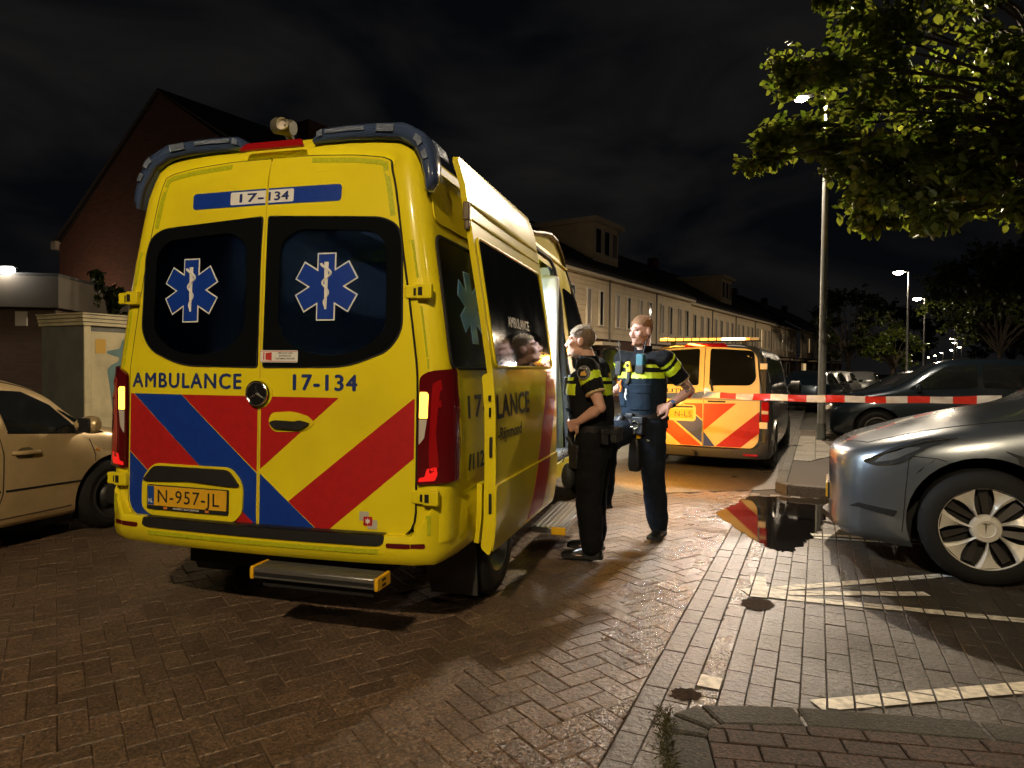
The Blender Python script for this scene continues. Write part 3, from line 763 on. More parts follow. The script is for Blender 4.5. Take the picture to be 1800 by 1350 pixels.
# star of life on each pane
def star_of_life(cx, cz, parent, S=SR, off=.0105, h=.172, fl=False, mirror=1, staff=True, blue=None, edge_m=None):
    w2 = .052
    def arms(H, W):
        pts = []
        for k in range(6):
            a = radians(90 - 60 * k); d = Vector((cos(a), sin(a))); n = Vector((d.y, -d.x))
            t0 = W / math.tan(radians(30))
            a2 = radians(90 - 60 * k + 30); pts.append(tuple(Vector((cos(a2), sin(a2))) * (W / sin(radians(30)))))
            pts.append(tuple(d * H - n * W)); pts.append(tuple(d * H + n * W))
        return [(cx + x, cz + y) for x, y in pts]
    o = dec(arms(h, w2), edge_m or M_sticker, parent, 'star_outline', off, S, fl, .08)
    dec(arms(h - .007, w2 - .007), blue or M_blue, parent, 'star_of_life', off + .0015, S, fl, .08)
    if staff:
        g = G(); base = lambda u, v: Vector(S(cx + u, cz + v)) + Vector((0, -off - .0045, 0))
        g.sheet([[(cx - .006, cz - .115), (cx + .006, cz - .115), (cx + .012, cz + .125), (cx - .012, cz + .125)]], S, .05, off + .003, .0015, flip=fl)
        pts = []
        for i in range(40):
            k = i / 39; v = .118 - .23 * k; amp = .030 * (1 - .75 * k); pts.append(base(-amp * cos(k * 4.6 * pi), v))
        g.tube(pts, [.0072 * (1 - .6 * i / 39) for i in range(40)], 5, flat=1.)
        g.obj('serpent_staff', M_sticker, parent)
star_of_life(.37, 1.823, dR); star_of_life(-.447, 1.822, dL)
# warning sticker with a red figure and door
dec(rrect(.004, .222, 1.438, 1.500, .006), M_sticker, dR, 'warning_sticker', .0115)
g = G()
for lp in (rrect(.008, .218, 1.442, 1.4445, .0005), rrect(.008, .218, 1.4935, 1.496, .0005), rrect(.022, .028, 1.45, 1.478, .002), circ(.025, 1.484, .005, 10), [(.036, 1.452), (.072, 1.447), (.072, 1.490), (.036, 1.486)]):
    g.sheet([lp], SR, 0, .0132, .0006)
g.obj('sticker_print', mat('sticker_red', (.5, .03, .03), .5), dR)
for i, s in enumerate(('AMBULANCE ALLEEN', 'BETREDEN NA', 'TOESTEMMING PERSONEEL')):
    text_obj(s, .0085, SR, M_navy if False else mat('print_dark', (.05, .03, .03), .6), dR, .02, at=(.15, 1.482 - i * .0145), align='CENTER', width=(.085, .07, .115)[i], off=.0135)
# small care logo low on the right door: grey, red, grey squares
for x, z, m in ((.575, .655, mat('logo_grey', (.45, .43, .38), .5)), (.62, .615, MATS['logo_grey'])): dec(rrect(x, x + .05, z, z + .045, .002), m, dR, 'logo_square', .008)
dec(rrect(.598, .644, .632, .676, .002), M_red, dR, 'logo_square', .0095)
g = G()
for a in (90, 30, -30): g.sheet([[(.621 + cos(radians(a)) * .014 * s + sin(radians(a)) * .003 * q, .654 + sin(radians(a)) * .014 * s - cos(radians(a)) * .003 * q) for s, q in ((1, 1), (1, -1), (-1, -1), (-1, 1))]], SR, 0, .0112 + .0004 * (a > 0) + .0004 * (a > 40), .0006)
g.obj('logo_star', M_sticker, dR)
# plate recess with black grip and number plate
rec = rpoly([(-.75, .64), (-.69, .600), (-.14, .598), (-.088, .65), (-.085, .80), (-.16, .885), (-.67, .885), (-.75, .80)], .045)
g = G(); g.sheet([rec], SR, .12, .007, .010); tr_ = g.obj('plate_recess', M_yel, dL, bevel=.006)
dec(rpoly([(-.738, .79), (-.70, .785), (-.42, .80), (-.13, .785), (-.10, .79), (-.17, .873), (-.66, .873)], .03), M_black, tr_, 'recess_grip', .0175, thick=.012)
M_plate = mat('plate_yellow', (.72, .40, .02), .4, coat=.3, var=(30, .06))
dec(rrect(-.704, -.168, .635, .768, .008), M_black, tr_, 'plate_holder', .0175, thick=.008)
dec(rrect(-.697, -.176, .657, .763, .006), M_plate, tr_, 'number_plate', .0262, thick=.002)
dec(rrect(-.695, -.652, .659, .761, .004), mat('plate_blue', (.01, .06, .30), .4), tr_, 'plate_blue_band', .0286, thick=.0006)
text_obj('NL', .022, SR, M_sticker, tr_, .02, at=(-.689, .672), width=.03, off=.0297)
text_obj('N-957-JL', .068, SR, M_black, tr_, .006, 1.12, at=(-.625, .677), width=.405, off=.0290)
text_obj('HULSEBOS AUTOSERVICE', .010, SR, M_sticker, tr_, .02, at=(-.437, .642), align='CENTER', width=.17, off=.0262)
for x in (-.575, -.30): dec(rrect(x - .012, x + .012, .640, .652, .002), mat('holder_orange', (.7, .22, .03), .5), tr_, 'holder_clip', .0256)
# emblem: three pointed star in a ring
ex, ez = 0., 1.278
g = G(); g.lathe([(0, 0), (.05, -.004), (.064, 0), (.066, .012)], 32, axis='y', M=Matrix.Translation((ex, -.012, ez))); em = g.obj('emblem', mat('emblem_black', (.012, .012, .014), .12, coat=.6), dL)
g = G(); ring_ = [(ex + .060 * cos(a), -.016, ez + .060 * sin(a)) for a in [2 * pi * k / 40 for k in range(41)]]; g.tube(ring_, .006, 6, caps=False)
for k in range(3):
    a = radians(90 + 120 * k); d = Vector((cos(a), 0, sin(a))); n = Vector((-sin(a), 0, cos(a))); c = Vector((ex, -.018, ez)); y_ = Vector((0, -.007, 0))
    g.add([c + n * .011, c - n * .011, c + d * .056, c + y_], [(1, 3, 2), (0, 2, 3), (0, 3, 1)])
g.obj('emblem_star', M_chrome, em, smooth=0)
dec(circ(ex, ez, .078, 32), M_yel, dL, 'emblem_base', .0065, thick=.004)
# door handle in its cup
hl = rpoly([(.055, 1.128), (.075, 1.18), (.20, 1.19), (.29, 1.165), (.325, 1.13), (.27, 1.088), (.09, 1.08)], .04)
cup = dec(hl, M_yel, dR, 'handle_cup', .006, thick=.006)
dec(rpoly([(.07, 1.128), (.10, 1.10), (.25, 1.098), (.305, 1.13), (.24, 1.145), (.22, 1.138), (.10, 1.142)], .02), M_black, cup, 'handle_grip', .0125, thick=.018)
# door split moulding and swage line across the top
g = G(); g.tube([Vector(SR(0, z)) + Vector((0, -.004, 0)) for z in (.60, .8, 1.0, 1.2)], .006, 5); g.tube([Vector(SR(0, z)) + Vector((0, -.003, 0)) for z in (1.36, 1.8, 2.2, 2.5)], .005, 5); g.obj('split_seal', mat('seal_yellow', (.62, .46, .02), .5), dR)
for d, s in ((dR, 1), (dL, -1)):
    g = G(); g.tube([Vector(SR(s * x, z)) + Vector((0, .004, 0)) for x, z in ((.03, 2.428), (.3, 2.424), (.55, 2.41), (.70, 2.39))], [.004, .012, .010, .003], 8); g.obj('swage', M_yel, d)
# lime tape along the doors and pillars
for s in (1, -1):
    pts_out = [(p[0], p[2]) for p in ring(0, .155, 0)][:17]; 
    tape = [(x, z) for x, z in pts_out if z > 2.1 and x > .02]
    g = G()
    for a, b in zip(tape[:-1], tape[1:]):
        a2, b2 = Vector(a), Vector(b); t = (b2 - a2).normalized(); n = Vector((-t.y, t.x)) * .027; q = [a2, b2, b2 + n, a2 + n]
        g.sheet([[(s * p.x, p.y) for p in (q if s > 0 else q[::-1])]], SR, 0, .0068, .001)
    g.obj('lime_tape', M_lime, dR if s > 0 else dL)
    def pill(u, z, s=s):
        x = hw(z) - .055; return (s * (x + u), yr(z) + .035 * (x / .86) ** 2 + .004 + .15 * max(0, u) ** 1.6, z)
    for z0, z1 in ((1.86, 2.05), (1.47, 1.72), (1.41, 1.46)):
        g = G(); lp = rrect(-.05, -.022, z0, z1, .003); g.sheet([lp if s > 0 else lp], pill, .06, .004, .0012, flip=s < 0); g.obj('lime_tape', M_lime, body)
# hinges
def hinge(x, z, s, parent):
    g = G(); M = Matrix.Translation(SR(s * x, z)) @ Matrix.Translation((0, -.008, 0))
    g.box(-.075, .055, -.014, .01, -.032, .032, M); g.box(-.012, .068, -.03, .0, -.036, .036, M)
    g.box(-.085, -.045, -.008, .006, .012, .026, M); g.box(-.085, -.045, -.008, .006, -.026, -.012, M)
    o = g.obj('hinge', M_yel, parent, bevel=.005)
    q = G(); q.box(.0, .022, -.033, -.028, -.02, .02, M); q.box(-.03, -.018, -.018, -.013, -.02, .016, M); q.obj('hinge_slot', M_dark, o)
hinge(.872, 1.79, 1, AMB); hinge(.925, .785, 1, AMB); hinge(.872, 1.79, -1, AMB); hinge(.925, .785, -1, AMB)

# ---- tail lights wrapping the corner
def corner(u, z, s=1):
    """u runs round the rear corner: 0 at the door edge"""
    x0 = lower_x + .012; w0 = hw(z) - .095 - x0
    yb = yr(z) + .035 * (min(x0 + u, .95) / .86) ** 2
    if u <= w0: return (s * (x0 + u), yb + .006, z)
    a = (u - w0) / .095
    if a < pi / 2: return (s * (x0 + w0 + .095 * sin(a)), yb + .006 + .095 * (1 - cos(a)), z)
    return (s * hw(z), yb + .006 + .095 + (u - w0 - .095 * pi / 2), z)
for s in (1, -1):
    C = lambda u, z, s=s: corner(u, z, s)
    def pan(lp, m, parent, name, off, th): 
        g = G(); g.sheet([lp], C, .025, off, th, flip=s < 0); return g.obj(name, m, parent, smooth=50)
    tl = pan(rpoly([(.0, .845), (.215, .865), (.225, 1.10), (.205, 1.415), (.05, 1.40), (.006, 1.37)], [.012, .02, .02, .03, .04, .02]), M_lensdk, AMB, 'tail_light', .004, .022)
    pan(rpoly([(.008, 1.17), (.050, 1.17), (.052, 1.285), (.045, 1.298), (.010, 1.298)], .006), M_amberon, tl, 'indicator_lamp', .0265, .003)
    pan(rpoly([(.008, 1.04), (.035, 1.075), (.048, 1.165), (.008, 1.165)], .006), M_clear, tl, 'reverse_lamp', .0265, .003)
    pan(rpoly([(.062, .90), (.10, .93), (.085, 1.10), (.10, 1.36), (.065, 1.34), (.058, 1.0)], .01), M_lensred, tl, 'brake_lens', .0265, .002)
    pan(rpoly([(.008, .86), (.085, .868), (.095, .90), (.09, .935), (.05, .925), (.04, .885), (.012, .88)], .008), M_lensglow, tl, 'tail_lamp', .0265, .002)
    for zz, uu in ((1.03, .066), (1.14, .07), (1.22, .085), (1.30, .085)):
        pan(rpoly([(uu, zz), (uu + .02, zz + .006), (uu + .016, zz + .04), (uu + .004, zz + .03)], .004), M_lensred, tl, 'led_block', .029, .001)
for s in (1, -1):
    g = G(); g.sheet([[(-.02, .56), (.34, .56), (.34, .86), (-.02, .86)]], lambda u, z, s=s: corner(u, z, s), .03, -.006, .004, flip=s < 0); g.obj('corner_panel', M_yel, AMB, smooth=50)
# ---- bumper
def bump_prof(x, k):
    """outline in plan: bowed middle, wrapped corners"""
    return 0
bx = [(-1.022, .62), (-1.024, .30), (-1.005, .12), (-.955, .03), (-.86, -.015), (-.6, -.045), (-.3, -.06), (0, -.065), (.3, -.06), (.6, -.045), (.86, -.015), (.955, .03), (1.005, .12), (1.024, .30), (1.022, .62)]
rings = []
for x, y in bx:
    sd = min(1, max(0, (abs(x) - .7) / .25)); zt_ = .60 + .18 * min(1, max(0, (abs(x) - .88) / .09)); inw = Vector((-x * .05, .08))
    nx = 0.; o_ = 1 if abs(x) < .97 else 0
    dx = (-1 if x > 0 else 1) * (.03 if abs(x) > .97 else .0); dy = .03 if abs(x) <= .97 else .0
    rings.append([(x + dx * 3, y + dy * 3.5, zt_), (x + dx * .5, y + dy * .5, zt_ - .004), (x, y, zt_ - .03), (x, y + .0, .52), (x + dx * .4, y + dy * .4, .475), (x + dx * 1.2, y + dy * 1.2, .45), (x + dx * 3, y + dy * 3.5, .46)])
bp_ = G().loft(rings, closed=True, caps=True).obj('bumper', M_yel, AMB, smooth=50)
def SB(x, z):
    return (x, interp(x, [q[0] for q in bx[3:12]], [q[1] for q in bx[3:12]]), z)
pad = rpoly([(-.69, .600), (-.70, .56), (-.68, .548), (.70, .548), (.725, .56), (.73, .600)], .012)
dec(pad, M_black, bp_, 'step_pad', .0, SB, thick=.008)
g = G(); g.add([(x, interp(x, [q[0] for q in bx[3:12]], [q[1] for q in bx[3:12]]) + dy, .603) for dy in (.0, .085) for x in (-.68, -.4, 0, .4, .72)], [(i, i + 1, i + 6, i + 5) for i in range(4)]); g.obj('step_pad_top', M_black, bp_)
dec(rrect(-.66, .70, .508, .530, .003), M_lime, bp_, 'lime_tape', .001, SB)
for s in (1, -1): dec(rrect(min(s * .74, s * .925), max(s * .74, s * .925), .540, .563, .008), M_lensdk, bp_, 'reflector', .0, SB, thick=.005)
for s in (1, -1):
    dec(rrect(min(s * .925, s * .95), max(s * .925, s * .95), .60, .70, .003), M_lime, bp_, 'lime_tape', .006, lambda x, z: (x, .025 + .25 * max(0, abs(x) - .925), z))
# towing eye cover and fuel flap mark on the corner
g = G(); g.sheet([rrect(.30, .345, .62, .69, .01)], SSR, 0, .012, .003); g.obj('marker_flap', M_yel, bp_)
# fold-out rear step
stp = G().box(.075, .735, -.14, -.01, .366, .418).obj('rear_step', M_alu, AMB, bevel=.006)
g = G()
for i in range(5): g.box(.08, .73, -.13 + i * .024, -.117 + i * .024, .418, .423)
g.box(.08, .73, -.1445, -.14, .398, .412); g.box(.08, .73, -.1445, -.14, .369, .376); g.obj('tread_rib', M_alu, stp)
G().box(.08, .73, -.1435, -.14, .379, .395).obj('step_groove', M_dark, stp)
g = G(); g.box(.10, .71, -.10, -.02, .318, .352); g.obj('step_drip_edge', M_dark, stp)
M_yelpl = mat('yellow_plastic', (.75, .42, .01), .45)
for x in (.055, .735):
    e_ = G().box(x, x + .020, -.147, -.005, .360, .424).obj('step_end_cap', M_yelpl, stp, bevel=.006)
    if x > .5: q = G(); q.box(x + .0195, x + .021, -.10, -.06, .372, .384); q.box(x + .0195, x + .021, -.10, -.06, .398, .410); q.obj('cap_slot', M_dark, e_)

# ---- roof beacons at the rear corners
def beacon(s):
    # section carried along a path over the roof edge and down the corner
    path = [(.215, 2.600), (.27, 2.610), (.42, 2.612), (.58, 2.606), (.71, 2.590), (.795, 2.54), (.838, 2.46), (.862, 2.375), (.872, 2.30)]
    hgt = [.045, .070, .074, .076, .084, .082, .068, .060, .04]; dep = [.10, .16, .22, .25, .27, .25, .17, .11, .05]
    def pt(ti, u, v):
        """u back into the roof, v outwards"""
        ti = max(0., min(len(path) - 1.001, ti)); i = int(ti); k = ti - i
        x = path[i][0] * (1 - k) + path[i + 1][0] * k; z = path[i][1] * (1 - k) + path[i + 1][1] * k; h = hgt[i] * (1 - k) + hgt[i + 1] * k
        ia, ib = max(0, i - 1), min(len(path) - 1, i + 2); t = Vector((path[ib][0] - path[ia][0], path[ib][1] - path[ia][1])).normalized(); n = Vector((-t.y, t.x))
        y0 = .10 + yr(min(z, 2.6)) * .55
        return (s * (x + n.x * h * v), y0 + u, z + n.y * h * v)
    rings = []; n_ = 33
    for q in range(n_):
        ti = q / (n_ - 1) * (len(path) - 1.001); d_ = interp(ti, range(len(dep)), dep); e = interp(ti, [0, .4, 7.6, 8], [.45, 1, 1, .5])
        rings.append([pt(ti, u, v * e) for u, v in ((.0, -.12), (-.022, .02), (-.030, .35), (-.022, .75), (-.004, .95), (.03, 1.), (d_ * .6, .98), (d_, .6), (d_ + .01, -.1))])
    o = G().loft(rings, closed=True, caps=True).obj('beacon', M_bluelens, AMB, smooth=60)
    for t0, t1, v0, v1 in ((.55, 1.05, .25, .72), (1.15, 2.6, .38, .66), (3.0, 3.75, .25, .72), (4.9, 5.35, .25, .65), (5.75, 6.15, .25, .65)):
        g = G(); g.sheet([[(t0, v0), (t1, v0), (t1, v1), (t0, v1)]], lambda t, v: pt(t, -.0295 - .006, v), .25, .0, .003, flip=s < 0); g.obj('led_block', M_beaconin, o)
    for q, zz in ((.35, 2.585), (.30, 2.52)):
        g = G(); g.sheet([[(4.6, .10), (5.9, .10), (5.9, .24), (4.6, .24)]], lambda t, u: pt(t, u, 1.03), .4, .0, .003, flip=s > 0); g.obj('clear_reflector', M_beaconin, o); break
    g = G(); g.loft([[pt(ti, u, v) for u, v in ((-.012, -.12), (-.02, .03), (.0, .03), (.0, -.12))] for ti in [q / 16 * 8 for q in range(17)]]); g.obj('beacon_foot', M_black, o, smooth=50)
beacon(1); beacon(-1)
# third brake light and roof camera
g = G(); g.sheet([rpoly([(-.20, 2.562), (.20, 2.562), (.17, 2.605), (-.17, 2.605)], .015)], lambda x, z: (x, .112 + (z - 2.562) * .6, z), .1, .0, .014); g.obj('brake_light', M_lensred, AMB)
g = G(); g.tube([(-.03, .40, 2.64), (-.05, .36, 2.70), (-.06, .33, 2.75)], .022, 8); cm = g.obj('roof_camera', mat('camera_housing', (.13, .12, .09), .45, .3), AMB)
g = G(); g.lathe([(.0, -.065), (.034, -.065), (.045, -.05), (.045, .05), (.038, .065), (0, .065)], 16, M=Matrix.Translation((-.07, .32, 2.76)) @ Matrix.Rotation(radians(12), 4, 'Y'), axis='x'); g.obj('camera_barrel', MATS['camera_housing'], cm)
g = G(); g.lathe([(.0, .02), (.03, .0), (.034, -.02)], 14, M=Matrix.Translation((-.03, .262, 2.75)), axis='y'); g.obj('camera_lens', M_clear, cm)

# ---- right rear quarter: window, panel swages, lettering
M_blued = mat('quarter_star_blue', (.02, .14, .30), .35)
qw = rpoly([(.14, 1.415), (1.28, 1.415), (1.25, 2.09), (.17, 2.09)], .07)
qwin = dec(qw, M_glassb, AMB, 'quarter_window', .004, SSR, thick=.004)
g = G(); g.tube([Vector(SSR(y, z)) + Vector((.009, 0, 0)) for y, z in qw + qw[:1]], .009, 5, caps=False); g.obj('window_seal', M_rubber, qwin)
star_of_life(.57, 1.75, qwin, SSR, .009, .20, staff=False, blue=M_blued, edge_m=mat('star_edge', (.25, .42, .52), .4))
dec(rpoly([(.19, 2.16), (1.3, 2.16), (1.3, 2.40), (.22, 2.40)], .06), M_yel, AMB, 'roof_panel', .003, SSR, thick=.007)
dec(rpoly([(.17, .83), (1.3, .83), (1.3, 1.36), (.16, 1.36)], .05), M_yel, AMB, 'quarter_panel', .002, SSR, thick=.004)
M_lettk = mat('lettering_black', (.02, .02, .02), .5)
text_obj('17-134', .115, SSR, M_lettk, AMB, .0, 1.05, fat=.006, at=(.34, 1.155), width=.78, off=.010)
text_obj('112', .085, SSR, M_lettk, AMB, .0, 1.0, fat=.005, at=(.41, .875), width=.19, off=.010)
dec(rpoly([(.335, .88), (.36, .875), (.385, .96), (.355, .965)], .008), M_lettk, AMB, 'telephone_mark', .0095, SSR)
for S, s in ((SSL, -1),):
    g = G(); g.sheet([rpoly([(.4, 1.45), (2.9, 1.45), (2.88, 2.09), (.43, 2.09)], .08)], S, (.3, .12), .004, .004, flip=True); g.obj('side_window', M_glassb, AMB)
    g = G(); g.sheet([[(.3, .82), (4.2, .82), (4.2, 1.1), (.3, 1.1)]], S, (.4, .12), .003, .0015, flip=True); g.obj('blue_stripe', M_blue, AMB)

# ---- sliding door, open: rides outside the flank
DO = .135
def SDR(y, z): return (hw(z) + DO + .02 * max(0, z - 2.3), y, z)
dtop = 2.545
dl = rpoly([(.40, .46), (.385, .80), (.44, .95), (.42, 1.36), (.40, 2.0), (.39, dtop), (1.98, dtop), (2.0, 2.2), (2.0, .80), (1.97, .46)], [.03, .06, .1, .1, .1, .02, .10, .2, .1, .06])
sd = G(); sd.sheet([dl], SDR, (.25, .12), -.032, .032); M_yeld = mat('door_yellow_gloss', (.70, .58, .012), .36, coat=.45, coat_rough=.06, spec=.3, var=(1.5, .06), mottle=(2.2, (.40, .31, .03), .35)); SD = sd.obj('sliding_door', M_yeld, AMB, bevel=.005)
dec(rpoly([(.40, .44), (.39, .795), (1.995, .795), (1.95, .43)], .03), M_yeld, SD, 'lower_cladding', .0, SDR, thick=.014, step=(.25, .1))
dw = rpoly([(.46, 1.425), (1.90, 1.425), (1.90, 2.12), (.44, 2.12)], [.05, .06, .07, .05])
gl_ = dec(dw, M_glassb, SD, 'door_window', .002, SDR, thick=.004)
g = G(); g.tube([Vector(SDR(y, z)) + Vector((.007, 0, 0)) for y, z in dw + dw[:1]], .008, 5, caps=False); g.obj('window_seal', M_yel, gl_)
g = G(); g.tube([Vector(SDR(y, 2.30)) + Vector((.004, 0, 0)) for y in (.42, .8, 1.4, 1.97)], [.005, .015, .015, .006], 6); g.tube([Vector(SDR(y, 2.21)) + Vector((.003, 0, 0)) for y in (.42, .8, 1.4, 1.97)], [.004, .01, .01, .004], 6); g.obj('door_swage', M_yel, SD)
text_obj('AMBULANCE', .060, SDR, M_sticker, gl_, .0, 1.05, fat=.003, at=(.83, 1.665), width=.50, off=.0085)
text_obj('Rotterdam-Rijnmond', .026, SDR, M_sticker, gl_, .01, at=(1.08, 1.615), width=.26, off=.0085)
text_obj('AMBULANCE', .125, SDR, M_lettk, SD, .012, 1.05, at=(-.0, 1.15), width=1.19, off=.004) if False else text_obj('LANCE', .125, SDR, M_lettk, SD, .0, 1.05, fat=.006, at=(.44, 1.15), width=.70, off=.004)
text_obj('-Rijnmond', .066, SDR, M_lettk, SD, .0, at=(.45, 1.03), width=.50, off=.004, fat=.003)
dec([(1.40, .80), (1.72, 1.40), (1.99, 1.40), (1.99, 1.30), (1.76, .80)], M_red, SD, 'red_stripe', .002, SDR, step=(.25, .1))
dec([(1.14, .46), (1.36, .79), (1.73, .79), (1.55, .46)], M_red, SD, 'red_stripe', .0145, SDR, step=(.25, .1))
# rear edge of the door with latch, rollers and slots
def edge_bits():
    g = G(); e_ = lambda z, w, h, t=.012, dx=0: g.box(hw(z) + DO - .026 + dx, hw(z) + DO - .026 + dx + w, .388 - t, .40, z - h / 2, z + h / 2)
    e_(1.26, .014, .03); e_(1.185, .010, .05)
    g.obj('latch', M_dark, SD, bevel=.003)
    g = G()
    for z in (1.0, .70): e_(z, .016, .11, .010)
    g.obj('edge_lamp', M_black, SD, bevel=.006)
    g = G(); g.box(hw(2.25) + DO - .03, hw(2.25) + DO + .006, .375, .41, 2.20, 2.30); g.box(hw(2.2) + DO - .028, hw(2.2) + DO + .0, .37, .40, 2.15, 2.20); g.obj('roller_bracket', mat('dirty_steel', (.16, .13, .10), .5, .6), SD, bevel=.008)
    g = G(); g.sheet([rpoly([(-.05, .46), (.012, .42), (.012, 1.40), (-.05, 1.38)], .02)], lambda u, z: (hw(z) + DO - .005 + u, .392, z), .1, 0, .012, flip=True); g.obj('door_edge', M_yel, SD)
edge_bits()
# ---- door frame, sill and cabin
g = G()
fr = [(1.5, .64), (3.35, .64), (3.35, 2.1), (3.29, 2.36), (3.15, 2.44), (1.5, 2.44)]
g.tube([Vector((hw(z) - .012, y, z)) for y, z in fr], .035, 8); g.obj('door_frame', M_rubber, AMB)
M_cab = M_whiteint
g = G(); g.box(-.93, .93, .10, 3.43, .60, .655); g.obj('cabin_floor', mat('cabin_floor_grey', (.25, .26, .27), .5), AMB)
g = G(); g.box(-.93, -.90, .22, 3.43, .655, 2.0, ); g.add([(-.93, .22, 2.0), (-.93, 3.43, 2.0), (-.78, 3.43, 2.50), (-.78, .22, 2.50)], [(0, 1, 2, 3)]); g.obj('cabin_wall', M_cab, AMB)
g = G(); g.box(-.80, .80, .22, 3.43, 2.50, 2.53); g.add([(.80, .22, 2.50), (.80, 3.43, 2.50), (.83, 3.43, 2.44), (.83, .22, 2.44)], [(0, 1, 2, 3)]); g.obj('cabin_ceiling', M_cab, AMB)
g = G(); g.box(-.90, .93, 3.41, 3.45, .62, 1.75); g.box(-.82, .82, 3.41, 3.45, 1.75, 2.40); g.obj('bulkhead', M_cab, AMB)
g = G(); g.box(.88, .93, .22, 1.45, .655, 1.42); g.box(.80, .84, .22, 1.45, 2.08, 2.5); g.obj('cabin_wall', M_cab, AMB)
g = G(); g.box(-.895, -.50, .6, 2.9, .66, 1.25); g.box(-.895, -.55, .5, 2.9, 1.85, 2.3); cb = g.obj('cabinet', mat('cabinet_grey', (.55, .58, .60), .4), AMB, bevel=.02)
g = G(); g.box(.50, .80, 3.30, 3.41, 1.55, 2.05); g.obj('equipment_panel', mat('panel_blue', (.10, .28, .36), .4), AMB, bevel=.02)
g = G(); g.box(.70, .90, 3.24, 3.35, .66, 2.3); g.obj('cabin_pillar', M_cab, AMB, bevel=.03)
g = G(); g.tube([(.80, 3.18, 1.35), (.80, 3.18, 1.75), (.80, 3.27, 1.80)], .014, 8); g.tube([(.80, 3.27, 1.33), (.80, 3.18, 1.35)], .014, 8); g.obj('grab_rail', M_alu, AMB)
# patient stretcher inside
g = G(); g.box(-.35, .20, .5, 2.3, .95, 1.06); g.box(-.35, .20, .4, .9, 1.06, 1.12); sx_ = g.obj('stretcher', mat('stretcher_blue', (.03, .06, .13), .6), AMB, bevel=.03)
g = G(); g.box(-.30, .15, .6, 2.2, .66, .95, taper=.05); g.obj('stretcher_frame', M_steel, sx_, bevel=.02)
M_cabl = mat('cabin_light', (1, 1, 1), .4, emit=(COOL, 9.))
for x in (-.35, .35):
    G().box(x - .06, x + .06, .5, 3.0, 2.485, 2.499).obj('ceiling_light', M_cabl, AMB)
for y, e_ in ((2.35, CABIN_W), (1.0, CABIN_W * .25)):
    ld = bpy.data.lights.new('cabin_light', 'AREA'); ld.energy = e_; ld.color = COOL; ld.shape = 'RECTANGLE'; ld.size = .5; ld.size_y = 1.0
    lo = bpy.data.objects.new('cabin_light', ld); link(lo, AMB); lo.location = (.1, y, 2.47)
# ---- fold-out side step
sp_ = G().box(.99, 1.255, 1.90, 2.90, .190, .235).obj('side_step', M_alu, AMB, bevel=.006)
g = G()
for i in range(6): g.box(1.01 + i * .040, 1.034 + i * .040, 1.91, 2.89, .235, .241)
g.obj('tread_rib', M_alu, sp_)
for y in (1.882, 2.90): G().box(1.15, 1.258, y, y + .018, .185, .243).obj('step_end_cap', M_yelpl, sp_, bevel=.006)
g = G(); g.box(.93, 1.02, 1.5, 3.35, .46, .60); g.obj('sill', M_yel, AMB, bevel=.012); g = G(); g.box(.90, 1.0, 1.5, 3.35, .60, .665); g.obj('sill_tread', M_alu, AMB, bevel=.006)
# roof fairing over the cab with dark edge trim
fp = [(2.45, 2.575), (2.7, 2.60), (3.0, 2.655), (3.3, 2.695), (3.6, 2.685), (3.85, 2.60), (4.05, 2.46)]
g = G(); g.loft([[(sx_2 * .80, y, z - .22), (sx_2 * .80, y, z), (sx_2 * .62, y, z + .035), (0, y, z + .055), (-sx_2 * .62, y, z + .035), (-sx_2 * .80, y, z), (-sx_2 * .80, y, z - .22)] for y, z in fp for sx_2 in (1,)]); fg = g.obj('roof_fairing', M_yel, AMB, smooth=45)
for s in (1, -1): G().tube([(s * .812, y, z - .005) for y, z in fp] + [(s * .86, 4.2, 2.28)], [.010, .016, .020, .022, .022, .020, .018, .012], 8).obj('fairing_trim', M_black, fg)
